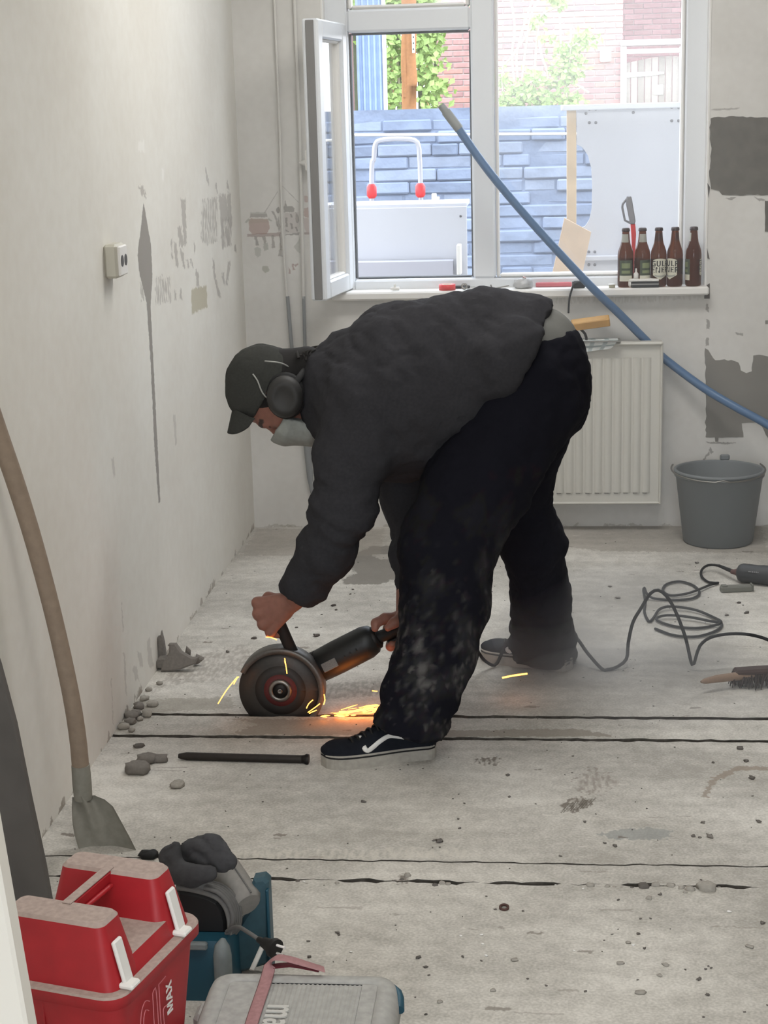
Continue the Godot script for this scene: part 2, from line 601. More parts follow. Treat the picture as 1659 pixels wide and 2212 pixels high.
func room() -> void:
	var nz := FastNoiseLite.new()
	nz.frequency = 0.02
	nz.fractal_octaves = 3
	# floor: screed slabs with the sawn slots between them, on a base
	var fl := struct(Node3D.new())
	fl.name = "floor"
	add_child(fl)
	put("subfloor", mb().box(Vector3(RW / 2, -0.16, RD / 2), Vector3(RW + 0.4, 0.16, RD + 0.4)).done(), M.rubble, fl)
	var fm := img_mat(floor_image(nz))
	relief(fm, M.fine, 0.12)
	fm.uv1_scale = Vector3.ONE
	var edges := [-0.02] + GAPS + [3.8, 3.8, RD]
	for s in range(0, edges.size(), 2):
		var z0: float = edges[s]
		var z1: float = edges[s + 1]
		var m := mb()
		# the slab's top has uneven broken edges along the slots
		m.smooth(false)
		var sides := mb()
		sides.smooth(false)
		var nx := 170
		var ed := func(x: float, z: float, sgn: float) -> float:
			if z < 0.0 or z > 3.7: return z
			var d := nz.get_noise_2d(x * 700.0, z * 900.0) * 0.006 + nz.get_noise_2d(x * 3000.0, z * 500.0 + 70.0) * 0.003
			if absf(z - 2.96) < 0.02: d = d * 1.3 + sgn * 0.003 * signf(nz.get_noise_2d(x * 260.0, 5.0))
			return z + d
		for i in nx:
			var xa := lerpf(0.0, RW, float(i) / nx)
			var xb := lerpf(0.0, RW, float(i + 1) / nx)
			var a := Vector3(xa, 0, ed.call(xa, z1, 1.0))
			var b := Vector3(xb, 0, ed.call(xb, z1, 1.0))
			var c := Vector3(xb, 0, ed.call(xb, z0, -1.0))
			var d := Vector3(xa, 0, ed.call(xa, z0, -1.0))
			var uv := func(p: Vector3) -> Vector2: return Vector2(p.x / 2.2, (p.z if p.z < 3.8 else 3.8 - minf(3.79, p.z - 3.8)) / 3.8)
			for k in [a, c, b, a, d, c]:
				m.v(k, uv.call(k))
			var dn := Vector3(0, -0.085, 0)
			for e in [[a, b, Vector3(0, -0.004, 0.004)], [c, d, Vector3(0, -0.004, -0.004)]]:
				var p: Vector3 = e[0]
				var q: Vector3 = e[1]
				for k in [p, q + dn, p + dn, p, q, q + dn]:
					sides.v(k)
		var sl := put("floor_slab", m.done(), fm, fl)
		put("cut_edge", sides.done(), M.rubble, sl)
	# left wall
	var wl := struct(Node3D.new())
	wl.name = "wall_left"
	add_child(wl)
	put("masonry", mb().box(Vector3(-0.12, RH / 2 - 0.05, RD / 2), Vector3(0.236, RH + 0.3, RD + 0.4)).done(), M.wall, wl)
	var li := plaster_image(1200, 960, 21, Color(0.85, 0.835, 0.8), Color(0.895, 0.885, 0.86))
	left_marks(li, nz)
	var lm := img_mat(li)
	relief(lm, M.rough, 0.15)
	var m2 := mb()
	m2.smooth(false)
	m2.quv(Vector3(0, 0, 3.6), Vector3(0, 0, 0), Vector3(0, RH, 0), Vector3(0, RH, 3.6))
	m2.quad(Vector3(0, 0, RD), Vector3(0, 0, 3.6), Vector3(0, RH, 3.6), Vector3(0, RH, RD))
	put("plaster", m2.done(), lm, wl)
	# right wall, set close and dark to shade the back wall, and ceiling, outside the picture; the room goes on behind the camera to a garden front of glass
	struct(put("wall_right", mb().box(Vector3(RW + 0.12, RH / 2 - 0.05, RD / 2), Vector3(0.24, RH + 0.3, RD + 0.4)).done(), tri_noise(mat(Color(0.6, 0.58, 0.55), 0.95, 0.2), M.mottle, 0.35)))
	struct(put("ceiling", mb().box(Vector3(RW / 2, RH + 0.12, RD / 2), Vector3(RW + 0.5, 0.24, RD + 0.5)).done(), M.ceiling))
	var wf := mb()
	wf.box(Vector3(0.1, RH / 2, RD + 0.1), Vector3(0.2, RH, 0.24)); wf.box(Vector3(RW - 0.1, RH / 2, RD + 0.1), Vector3(0.2, RH, 0.24))
	wf.box(Vector3(RW / 2, 2.6, RD + 0.1), Vector3(RW - 0.4, 0.2, 0.24)); wf.box(Vector3(RW / 2, 0.06, RD + 0.1), Vector3(RW - 0.4, 0.12, 0.24))
	struct(put("wall_front", wf.done(), M.wall))
	for z in FILL_Z:                # fill light panels added unseen above the picture to brighten the room
		var lp := thing("added_fill_panel", "added white fill light panel, unseen above the picture, %s" % ("near the window" if z < 3.0 else "behind the camera" if z > 6.0 else "over the toolbox"), "light", Vector3(1.15, RH, z), "added fill panels")
		put("housing", mb().box(Vector3(0, -0.02, 0), Vector3(1.24, 0.04, 0.64), 0.004).done(), M.white, lp)
		var gl := mat(Color.WHITE, 0.6)
		gl.emission_enabled = true
		gl.emission = Color(1.0, 0.995, 0.985)
		gl.emission_energy_multiplier = 1.0
		put("fill_diffuser", mb().box(Vector3(0, -0.044, 0), Vector3(1.18, 0.008, 0.58), 0.002).done(), gl, lp)
		var al := AreaLight3D.new()
		al.name = "fill_light"
		al.area_size = Vector2(1.18, 0.58)
		al.light_color = Color(1.0, 0.995, 0.985)
		al.light_energy = FILL_E[FILL_Z.find(z)]
		al.area_range = 20.0
		al.shadow_enabled = true
		lp.add_child(al)
		al.transform = Transform3D(Basis(Vector3.RIGHT, -PI / 2), Vector3(0, -0.055, 0))
	# back wall round the window opening
	var wb := struct(Node3D.new())
	wb.name = "wall_back"
	add_child(wb)
	var x0 := 0.315
	var x1 := 1.668
	var y0 := 0.856
	var y1 := 2.52
	var t := 0.28
	var ma := mb()
	ma.box(Vector3((x0 - 0.3) / 2, RH / 2 - 0.05, -t / 2 - 0.002), Vector3(x0 + 0.3, RH + 0.3, t))
	ma.box(Vector3((x1 + RW + 0.3) / 2, RH / 2 - 0.05, -t / 2 - 0.002), Vector3(RW + 0.3 - x1, RH + 0.3, t))
	ma.box(Vector3((x0 + x1) / 2, (y0 - 0.2) / 2, -t / 2 - 0.002), Vector3(x1 - x0, y0 + 0.2, t))
	ma.box(Vector3((x0 + x1) / 2, (y1 + RH + 0.1) / 2, -t / 2 - 0.002), Vector3(x1 - x0, RH + 0.1 - y1, t))
	put("masonry", ma.done(), M.wall, wb)
	var bi := plaster_image(1120, 1340, 33, Color(0.8, 0.79, 0.765), Color(0.86, 0.85, 0.83))
	back_marks(bi, nz)
	var bm := img_mat(bi)
	relief(bm, M.rough, 0.15)
	var m3 := mb()
	m3.smooth(false)
	var face := func(xa: float, ya: float, xb: float, yb: float) -> void:
		var ix := minf(xb, 2.24)
		m3.quv(Vector3(xa, ya, 0), Vector3(xb, ya, 0), Vector3(xb, yb, 0), Vector3(xa, yb, 0), Rect2(xa / 2.24, 1.0 - yb / 2.68, (xb - xa) / 2.24, (yb - ya) / 2.68))
	face.call(0.0, 0.0, x0, RH)
	face.call(x1, 0.0, 2.24, RH)
	face.call(2.24, 0.0, RW, RH)
	face.call(x0, 0.0, x1, y0)
	face.call(x0, y1, x1, RH)
	put("plaster", m3.done(), bm, wb)
	patches(wb, nz)

func left_marks(img: Image, nz: FastNoiseLite) -> void:
	# marks on the left wall: texture x runs from z = 3.6 to 0, 0.003 m and 0.0028 m a pixel
	var P := func(u: float, v: float) -> Vector2:
		var p := ax(u, v)
		return Vector2((3.6 - p.z) / 3.6 * 1200.0, (RH - p.y) / RH * 960.0)
	var poly := func(pts: Array, c: Color, s: float, rag := 1.0, soft := 0.0) -> void:
		var q := []
		for i in range(0, pts.size(), 2):
			q.append(P.call(pts[i], pts[i + 1]))
		draw_poly(img, q, c, s * 0.75, rag, soft, nz)
	var grey := Color(0.52, 0.5, 0.48)
	poly.call([310, 437, 316, 470, 326, 530, 329, 600, 325, 660, 331, 780, 340, 960, 346, 1085, 342, 1085, 333, 960, 325, 780, 316, 650, 308, 620, 301, 590, 297, 555, 298, 530, 303, 500, 306, 470], grey, 1.0, 0.8)
	var dk := Color(0.62, 0.6, 0.575)
	for s in [[302, 400, 312, 424, 5, 5], [395, 430, 400, 530, 5, 3], [387, 490, 392, 530, 4, 5], [480, 420, 486, 480, 8, 9], [494, 415, 497, 490, 4, 4], [444, 362, 450, 400, 1, 2], [466, 395, 470, 420, 2, 1], [490, 392, 493, 410, 2, 2],
			[370, 515, 372, 560, 2, 1], [378, 525, 382, 575, 3, 3], [392, 540, 398, 580, 4, 2], [404, 560, 408, 580, 2, 1], [378, 625, 380, 650, 2, 2], [389, 625, 391, 643, 2, 2], [425, 585, 428, 620, 3, 3], [460, 560, 464, 600, 2, 2], [464, 600, 475, 643, 2, 3], [495, 565, 489, 615, 3, 2], [481, 590, 484, 615, 3, 2], [480, 480, 482, 535, 3, 2], [490, 490, 494, 530, 5, 3], [507, 530, 509, 545, 2, 2], [419, 525, 421, 545, 2, 1], [412, 560, 416, 575, 2, 1]]:
		poly.call([s[0] - s[4], s[1], s[0] + s[4], s[1], s[2] + s[5], s[3], s[2] - s[5], s[3]], dk, 0.75, 2.6)
	for s in [[436, 430, 470, 425, 468, 520, 450, 530, 434, 520], [302, 590, 318, 590, 316, 640, 304, 650], [335, 600, 366, 595, 370, 650, 336, 660], [476, 470, 502, 470, 500, 530, 478, 535]]:
		poly.call(s, dk, 0.75, 2.5, 2.2)
	poly.call([413, 625, 446, 615, 448, 662, 414, 678], Color(0.66, 0.63, 0.53), 0.8, 1.5)
	for s in [[298, 305, 312, 325], [349, 366, 354, 390]]:
		poly.call([s[0], s[1], s[2], s[1], s[2], s[3], s[0], s[3]], Color(0.93, 0.92, 0.9), 0.7, 2.0)
	# faint scuffs low down near the floor
	for s in [[240, 1465, 244, 1565, 1, 1], [268, 1410, 272, 1500, 2, 2], [262, 1300, 266, 1360, 1, 1], [376, 895, 380, 960, 3, 2], [243, 990, 247, 1030, 3, 2], [290, 1440, 296, 1470, 5, 4], [300, 1410, 306, 1440, 4, 4], [320, 1380, 326, 1440, 3, 6]]:
		poly.call([s[0] - s[4], s[1], s[0] + s[4], s[1], s[2] + s[5], s[3], s[2] - s[5], s[3]], dk, 0.4, 1.5)
	for k in 60:                                       # broken, dirty foot of the wall
		var z := rng.randf_range(0.0, 3.3)
		var w := rng.randf_range(0.01, 0.06)
		var h := rng.randf_range(0.006, 0.03)
		var x := (3.6 - z) / 3.6 * 1200.0
		draw_poly(img, [Vector2(x, 961), Vector2(x + w * 333, 961), Vector2(x + w * 250, 960 - h * 355), Vector2(x + w * 60, 960 - h * 300)], Color(0.6, 0.57, 0.53), 0.6, 2.0, 0.0, nz)

func back_marks(img: Image, nz: FastNoiseLite) -> void:
	# painted kitchen shelf left of the window and marks; 2 mm a pixel
	var P := func(u: float, v: float) -> Vector2:
		var p := az(u, v, 0.0)
		return Vector2(p.x * 500.0, (2.68 - p.y) * 500.0)
	var poly := func(pts: Array, c: Color, s := 0.8, rag := 0.6, soft := 0.0) -> void:
		var q := []
		for i in range(0, pts.size(), 2):
			q.append(P.call(pts[i], pts[i + 1]))
		draw_poly(img, q, c, s * 0.62, rag, soft, nz)
	var dk := Color(0.5, 0.48, 0.46)
	var ink_ := Color(0.44, 0.42, 0.4)
	var pink := Color(0.66, 0.55, 0.52)
	var pot := Color(0.6, 0.47, 0.43)
	var grn := Color(0.58, 0.59, 0.55)
	poly.call([534, 505, 606, 501, 606, 510, 534, 511], Color(0.55, 0.47, 0.45))        # shelf
	poly.call([615, 505, 646, 502, 646, 507, 615, 508], ink_); poly.call([657, 501, 683, 501, 683, 506, 657, 506], Color(0.55, 0.47, 0.45))
	poly.call([537, 478, 541, 472, 577, 472, 581, 480, 581, 495, 574, 505, 545, 506, 537, 495], pot, 0.75)
	poly.call([537, 473, 579, 472, 578, 480, 538, 482], Color(0.66, 0.62, 0.57), 0.7)
	poly.call([540, 462, 576, 462, 577, 468, 539, 469], dk); poly.call([541, 458, 574, 458, 576, 462, 540, 462], grn, 0.6)
	poly.call([527, 480, 537, 470, 540, 474, 531, 481], grn); poly.call([579, 470, 589, 477, 585, 478, 578, 474], grn)
	for s in [[551, 510, 556, 530, 3, 3], [569, 510, 572, 525, 4, 2], [588, 508, 590, 528, 2, 3], [604, 505, 606, 540, 1, 2]]:
		poly.call([s[0] - s[4], s[1], s[0] + s[4], s[1], s[2] + s[5], s[3], s[2] - s[5], s[3]], dk, 0.8)
	poly.call([549, 535, 556, 532, 563, 537, 563, 550, 556, 556, 550, 548], grn, 0.6); poly.call([568, 526, 577, 524, 579, 538, 570, 541], grn, 0.8)
	poly.call([587, 528, 593, 528, 594, 535, 587, 535], dk, 0.8); poly.call([602, 540, 607, 536, 609, 553, 600, 553], dk, 0.7); poly.call([604, 542, 606, 540, 607, 550, 603, 550], Color(0.7, 0.68, 0.65), 0.9)
	poly.call([597, 449, 602, 446, 604, 456, 600, 460, 596, 456], ink_); poly.call([612, 450, 616, 432, 620, 446, 629, 444, 635, 449, 636, 457, 613, 458], ink_, 0.8)
	poly.call([614, 460, 644, 458, 644, 502, 615, 504], Color(0.68, 0.65, 0.63), 0.7)
	for s in [[617, 470, 619, 490], [627, 462, 630, 470], [628, 482, 631, 494], [638, 490, 642, 500], [617, 496, 622, 500]]:
		poly.call([s[0] - 2, s[1], s[0] + 3, s[1], s[2] + 2, s[3], s[2] - 2, s[3]], ink_, 0.8)
	poly.call([638, 458, 645, 466, 645, 478, 640, 482, 637, 474], ink_, 0.6); poly.call([640, 464, 643, 468, 643, 475, 640, 478], Color(0.72, 0.69, 0.66), 0.9)
	poly.call([586, 456, 590, 455, 598, 472, 600, 490, 597, 490, 595, 474], ink_, 0.7); poly.call([600, 466, 605, 490, 602, 500, 598, 486], ink_, 0.6)
	poly.call([656, 422, 682, 428, 682, 437, 658, 436], pink, 0.8); poly.call([656, 449, 682, 445, 683, 470, 664, 470, 656, 465], pink, 0.9)
	poly.call([656, 470, 683, 472, 684, 502, 662, 502, 656, 490], Color(0.7, 0.62, 0.6), 0.7)
	for s in [[600, 412, 571, 459], [608, 400, 645, 437]]:
		poly.call([s[0] - 0.8, s[1], s[0] + 0.8, s[1], s[2] + 0.8, s[3], s[2] - 0.8, s[3]], dk, 0.7, 0.0)
	poly.call([566, 575, 578, 574, 581, 583, 574, 590, 566, 584], Color(0.56, 0.56, 0.5)); poly.call([676, 542, 683, 539, 685, 550, 680, 553, 676, 549], Color(0.55, 0.54, 0.52))
	for s in [[622, 575, 625, 580, 628, 591, 624, 590], [630, 568, 634, 570, 634, 580, 638, 582, 632, 583], [634, 572, 642, 568, 644, 570, 638, 576]]:
		poly.call(s, Color(0.56, 0.44, 0.41), 0.8)
	poly.call([640, 525, 647, 512, 648, 546, 642, 544, 634, 532], grn, 0.6)
	# patchy darker strips below the sill
	for s in [[1200, 640, 1430, 636, 1430, 652, 1200, 654], [1430, 636, 1520, 634, 1520, 645, 1430, 648]]:
		poly.call(s, Color(0.66, 0.64, 0.6), 0.5, 2.0, 1.5)
	# dark joint and chips on the corner right of the window
	for s in [[1524, 655, 1530, 655, 1530, 675, 1524, 670], [1525, 690, 1533, 690, 1533, 712, 1526, 710], [1524, 730, 1531, 730, 1530, 745, 1523, 748], [1588, 718, 1603, 719, 1605, 725, 1590, 722], [1533, 966, 1541, 975, 1536, 980, 1531, 972], [1517, 990, 1520, 988, 1524, 994, 1520, 996], [1530, 975, 1534, 978, 1522, 992, 1520, 990]]:
		poly.call(s, Color(0.42, 0.4, 0.38), 0.8, 1.0)
	poly.call([1524, 954, 1592, 956, 1570, 959, 1528, 957], Color(0.4, 0.38, 0.36), 0.8)
	poly.call([1532, 235, 1600, 232, 1590, 236, 1545, 238], Color(0.4, 0.38, 0.36), 0.6)
	poly.call([1565, 428, 1590, 424, 1580, 432], Color(0.4, 0.38, 0.36), 0.8); poly.call([1628, 424, 1655, 432, 1640, 434], Color(0.4, 0.38, 0.36), 0.8)
	for k in 40:
		var x := rng.randf_range(0.0, 2.2) * 500.0
		var h := rng.randf_range(3.0, 10.0)
		draw_poly(img, [Vector2(x, 1340), Vector2(x + rng.randf_range(8, 40), 1340), Vector2(x + 10, 1340 - h)], Color(0.62, 0.6, 0.56), 0.5, 2.0, 0.0, nz)

func floor_image(nz: FastNoiseLite) -> Image:
	var img := plaster_image(880, 1520, 55, Color(0.63, 0.615, 0.585), Color(0.83, 0.815, 0.785), 0.26, 0.42)
	var P := func(u: float, v: float) -> Vector2:
		var p := ay(u, v)
		return Vector2(p.x / 2.2 * 880.0, p.z / 3.8 * 1520.0)
	var poly := func(pts: Array, c: Color, s := 0.7, rag := 1.5, soft := 0.0) -> void:
		var q := []
		for i in range(0, pts.size(), 2):
			q.append(P.call(pts[i], pts[i + 1]))
		draw_poly(img, q, c, s, rag, soft, nz)
	var damp := Color(0.47, 0.45, 0.425)
	poly.call([758, 1200, 800, 1180, 880, 1178, 900, 1200, 880, 1240, 820, 1262, 745, 1262, 738, 1252, 770, 1238, 755, 1225], damp, 0.75, 2.5)
	poly.call([800, 1198, 858, 1196, 868, 1206, 820, 1208], Color(0.74, 0.72, 0.69), 0.7, 2.0)
	poly.call([870, 1125, 1640, 1122, 1659, 1195, 1300, 1190, 880, 1140], Color(0.57, 0.54, 0.5), 0.4, 4.0)
	poly.call([556, 1142, 830, 1142, 820, 1200, 520, 1200], Color(0.6, 0.57, 0.53), 0.4, 4.0)
	poly.call([1290, 1800, 1400, 1785, 1450, 1795, 1440, 1812, 1330, 1814], Color(0.55, 0.56, 0.55), 0.6, 3.0)         # grey smear
	poly.call([1245, 1680, 1280, 1655, 1340, 1690, 1330, 1700, 1270, 1720, 1240, 1700], Color(0.52, 0.48, 0.45), 0.5, 5.0, 1.5)
	poly.call([1515, 1720, 1535, 1680, 1590, 1655, 1659, 1655, 1659, 1663, 1592, 1664, 1545, 1688, 1525, 1722], Color(0.54, 0.49, 0.44), 0.6, 2.0)   # drag mark
	for s in [[1015, 1648, 1040, 1635, 1080, 1636, 1075, 1655, 1040, 1652], [1205, 1748, 1230, 1722, 1262, 1720, 1280, 1740, 1240, 1755], [850, 1890, 880, 1888, 886, 1905, 860, 1908]]:
		poly.call(s, Color(0.4, 0.37, 0.34), 0.7, 3.0, 2.5)                                                              # foot prints
	for k in 9:                                                                                                          # grid of a boot tread
		var u := 1208.0 + 7.0 * k
		poly.call([u, 1756 - 1.5 * k, u + 3, 1756 - 1.5 * k, u + 22, 1735 - 1.5 * k, u + 20, 1734 - 1.5 * k], Color(0.36, 0.34, 0.31), 0.7, 0.3)
	poly.call([290, 1850, 560, 1835, 1000, 1832, 1050, 1850, 700, 1858, 350, 1862], Color(0.8, 0.78, 0.74), 0.6, 4.0, 1.5)
	poly.call([860, 1578, 1250, 1574, 1330, 1590, 880, 1592], Color(0.56, 0.53, 0.49), 0.7, 2.0)
	poly.call([480, 1552, 830, 1554, 830, 1590, 500, 1586, 560, 1562], Color(0.56, 0.53, 0.49), 0.6, 3.0)
	poly.call([400, 1420, 530, 1390, 560, 1430, 470, 1470, 360, 1480, 320, 1500], Color(0.58, 0.55, 0.52), 0.5, 4.0, 1.5)
	poly.call([700, 1480, 830, 1460, 830, 1500, 700, 1510], Color(0.57, 0.55, 0.52), 0.5, 4.0, 1.5)
	poly.call([300, 1510, 500, 1505, 510, 1530, 290, 1540], Color(0.56, 0.54, 0.5), 0.45, 3.0)
	for k in 150:                                       # small pale and dark flecks, streaks of dirt
		var p := Vector2(rng.randf_range(0, 880), rng.randf_range(0, 1520))
		var s := rng.randf_range(1.5, 7.0)
		var c := Color(0.84, 0.82, 0.79) if rng.randf() < 0.45 else Color(0.45, 0.42, 0.39)
		draw_poly(img, [p, p + Vector2(s * 2.2, s * 0.3), p + Vector2(s * 1.7, s), p + Vector2(-s * 0.4, s * 0.8)], c, rng.randf_range(0.3, 0.75), 1.5, 0.0, nz)
	for k in 70:
		var p := Vector2(rng.randf_range(0, 880), rng.randf_range(300, 1520))
		var l := rng.randf_range(8, 50)
		draw_poly(img, [p, p + Vector2(l, rng.randf_range(-2, 2)), p + Vector2(l, 2.5), p + Vector2(0, 2)], Color(0.52, 0.49, 0.46) if k % 3 else Color(0.82, 0.8, 0.77), 0.35, 1.0, 0.0, nz)
	return img

func patches(wb: Node3D, nz: FastNoiseLite) -> void:
	# bare cement where the tiles came off, with torn edges
	var cm := mat(Color(0.45, 0.435, 0.41), 0.95, 0.2)
	tri_noise(cm, M.mottle_fine, 0.9)
	relief(cm, M.rough, 0.25)
	var cm2 := mat(Color(0.55, 0.535, 0.51), 0.95, 0.2)
	tri_noise(cm2, M.mottle, 0.9)
	relief(cm2, M.rough, 0.15)
	var add := func(pts: Array, m: Material, d: float) -> void:
		var q := PackedVector2Array()
		var n := pts.size() / 2
		for i in n:
			var a := az(pts[2 * i], pts[2 * i + 1], 0.0)
			var j := (i + 1) % n
			var b := az(pts[2 * j], pts[2 * j + 1], 0.0)
			var steps := maxi(1, int(a.distance_to(b) / 0.012))
			for k in steps:
				var p := a.lerp(b, float(k) / steps)
				q.append(Vector2(p.x, p.y) + Vector2(nz.get_noise_2d(p.x * 3000, p.y * 3000), nz.get_noise_2d(p.x * 3000, p.y * 3000 + 900)) * (0.006 if k > 0 else 0.0))
		put("bare_cement_patch", mb(Transform3D(Basis(), Vector3(0, 0, -0.001))).prism(q, d).done(), m, wb)
	add.call([1535, 256, 1575, 251, 1659, 254, 1760, 258, 1760, 420, 1659, 421, 1560, 421, 1553, 412, 1536, 408, 1532, 380, 1536, 330, 1533, 300], cm, 0.004)
	add.call([1652, 434, 1760, 430, 1760, 500, 1652, 500], cm, 0.005)
	add.call([1523, 752, 1530, 756, 1536, 766, 1545, 778, 1565, 776, 1595, 783, 1600, 800, 1612, 806, 1624, 802, 1627, 768, 1640, 766, 1659, 770, 1760, 772, 1760, 950, 1659, 946, 1645, 920, 1637, 912, 1602, 914, 1606, 944, 1552, 945, 1551, 954, 1545, 954, 1544, 944, 1524, 944, 1525, 860, 1524, 800], cm2, 0.003)
	add.call([1653, 700, 1760, 700, 1760, 690, 1653, 692], cm2, 0.002)

func bevel_frame(m: MB, x0: float, x1: float, y0: float, y1: float, z: float, w: float, d: float) -> void:
	m.box(Vector3(x0 + w / 2, (y0 + y1) / 2, z), Vector3(w, y1 - y0, d), 0.006)
	m.box(Vector3(x1 - w / 2, (y0 + y1) / 2, z), Vector3(w, y1 - y0, d), 0.006)
	m.box(Vector3((x0 + x1) / 2, y0 + w / 2, z), Vector3(x1 - x0 - 2 * w, w, d), 0.006)
	m.box(Vector3((x0 + x1) / 2, y1 - w / 2, z), Vector3(x1 - x0 - 2 * w, w, d), 0.006)

func window() -> void:
	var w := struct(Node3D.new())
	w.name = "window_1"
	add_child(w)
	# frame: two jambs, sill member, head, mullion, transom
	var f := mb()
	f.box(Vector3(0.358, 1.69, -0.1), Vector3(0.084, 1.66, 0.09), 0.006)
	f.box(Vector3(1.6275, 1.69, -0.1), Vector3(0.081, 1.66, 0.09), 0.006)
	f.box(Vector3(0.99, 0.888, -0.1), Vector3(1.18, 0.056, 0.09), 0.006)
	f.box(Vector3(0.99, 2.48, -0.1), Vector3(1.18, 0.08, 0.09), 0.006)
	put("frame", f.done(), M.upvc, w)
	put("mullion", mb().box(Vector3(0.877, 1.678, -0.1), Vector3(0.082, 1.524, 0.09), 0.008).done(), M.upvc, w)
	put("transom", mb().box(Vector3(0.618, 1.828, -0.1), Vector3(0.436, 0.078, 0.09), 0.008).done(), M.upvc, w)
	# glazing beads
	var g := mb()
	bevel_frame(g, 0.92, 1.586, 0.917, 2.438, -0.098, 0.012, 0.06)
	bevel_frame(g, 0.402, 0.834, 1.868, 2.438, -0.098, 0.014, 0.06)
	put("glazing_bead", g.done(), M.white, w)
	var seal := mb()
	bevel_frame(seal, 0.402, 0.835, 0.917, 1.788, -0.12, 0.006, 0.03)
	put("seal", seal.done(), mat(Color(0.35, 0.36, 0.37), 0.7), w)
	var p1 := mb().box(Vector3(1.253, 1.678, -0.11), Vector3(0.65, 1.5, 0.004))
	put("pane", p1.done(), M.glass, w)
	var p2 := mb().box(Vector3(0.618, 2.153, -0.11), Vector3(0.41, 0.55, 0.004))
	put("pane", p2.done(), M.glass, w)
	# the casement standing open into the room
	var hinge := Vector3(0.4, 0.0, -0.055)
	var dir := (Vector3(0.352, 0, 0.345) - hinge).normalized()
	var T := xf(hinge, dir, Vector3.UP)
	var c := Node3D.new()
	c.name = "casement"
	w.add_child(c)
	c.transform = T
	var y0 := 0.887
	var y1 := 1.82
	var L := 0.41
	var sm := mb()
	bevel_frame(sm, 0.0, L, y0, y1, 0.03, 0.062, 0.056)
	put("sash", sm.done(), M.upvc, c)
	var sb := mb()
	bevel_frame(sb, 0.058, L - 0.058, y0 + 0.058, y1 - 0.058, 0.03, 0.012, 0.03)
	put("sash_bead", sb.done(), M.white, c)
	put("sash_pane", mb().box(Vector3(L / 2, (y0 + y1) / 2, 0.03), Vector3(L - 0.12, y1 - y0 - 0.12, 0.004)).done(), M.glass, c)
	put("gasket", mb().box(Vector3(L + 0.0035, (y0 + y1) / 2, 0.03), Vector3(0.007, y1 - y0 - 0.01, 0.028), 0.002).done(), mat(Color(0.45, 0.44, 0.43), 0.8), c)
	var hd := mb()
	hd.box(Vector3(L - 0.03, 1.36, 0.062), Vector3(0.025, 0.07, 0.012), 0.004)
	put("handle", hd.done(), M.white, c)
	# sill board and its apron, reveals
	struct(put("window_sill", mb().box(Vector3(1.0, 0.868, -0.01), Vector3(1.346, 0.03, 0.12), 0.006).done(), M.white))
	var rv := mb()
	rv.box(Vector3(1.664, 1.69, -0.028), Vector3(0.008, 1.66, 0.06), 0.001)
	rv.box(Vector3(0.319, 1.69, -0.028), Vector3(0.008, 1.66, 0.06), 0.001)
	struct(put("trim_1", rv.done(), M.white))
	var broken := mb()
	var bm := mat(Color(0.34, 0.32, 0.3), 0.95)
	for q in [[1523, 618, 1533, 612, 1533, 645, 1521, 645], [1527, 535, 1533, 560, 1528, 558], [1528, 395, 1534, 405, 1530, 428]]:
		var pl := PackedVector2Array()
		for i in range(0, q.size(), 2):
			var p := az(q[i], q[i + 1], 0.0)
			pl.append(Vector2(p.x, p.y))
		broken.prism(pl, 0.003)
	struct(put("trim_2", broken.done(), bm))

# ---- the garden behind the window
func brick_wall(host: Node3D, called: String, x0: float, x1: float, y0: float, y1: float, z: float, h: float, l: float, joint: float, part_box: Rect2, mats: Array, uneven: float, seed_: int) -> void:
	# courses of bricks with recessed joints; those inside part_box are parts, the rest one part
	var r := RandomNumberGenerator.new()
	r.seed = seed_
	var rest := mb()
	var any := false
	var shapes := {}
	var y := y0
	var row := 0
	while y + h <= y1 + 0.001:
		var x := x0 + (0.0 if row % 2 else -l * 0.5)
		while x < x1 - 0.01:
			var w := l if uneven == 0.0 else l * r.randf_range(0.55, 1.5)
			var a := maxf(x, x0)
			var b := minf(x + w - joint, x1)
			if b - a > 0.015:
				var c := Vector3((a + b) / 2, y + (h - joint) / 2, z)
				var d := 0.03 + uneven * r.randf_range(-0.5, 1.0)
				if part_box.has_point(Vector2(c.x, c.y)):
					var key := Vector2(snappedf(b - a, 0.005), snappedf(d, 0.004))
					if not shapes.has(key):
						shapes[key] = mb().box(Vector3.ZERO, Vector3(b - a, h - joint, key.y), 0.004 + uneven * 0.25).done()
					var o := put(called, shapes[key], mats[r.randi() % mats.size()], host)
					o.position = c + Vector3(0, 0, key.y / 2)
					if uneven > 0.0:
						o.rotation = Vector3(r.randf_range(-0.12, 0.12), r.randf_range(-0.05, 0.05), r.randf_range(-0.012, 0.012))
				else:
					rest.box(c + Vector3(0, 0, d / 2), Vector3(b - a, h - joint, d))
					any = true
			x += w
		y += h
		row += 1
	if any:
		var o := put("further_" + called + "s", rest.done(), mats[0], host)
		o.set_meta("kind", "stuff")

func leaves(m: MB, at: Vector3, spread: Vector3, n: int, size: float, r: RandomNumberGenerator) -> void:
	m.smooth(false)
	for k in n:
		var p := at + Vector3(r.randfn(0.0, 0.5), r.randfn(0.0, 0.5), r.randfn(0.0, 0.5)) * spread
		var d := Vector3(r.randf_range(-1, 1), r.randf_range(-1, 0.6), r.randf_range(-0.5, 1)).normalized()
		var s := d.cross(Vector3(r.randf_range(-0.4, 0.4), 0.4, 1)).normalized() * size * r.randf_range(0.25, 0.4)
		var L := size * r.randf_range(0.7, 1.3)
		var up := s.cross(d).normalized() * L * 0.12
		var g := r.randf_range(0.75, 1.15)
		m.col = Color(0.30 * g, 0.42 * g, 0.13 * g)
		m.quad(p, p + d * L * 0.5 + s + up, p + d * L, p + d * L * 0.5 - s + up)

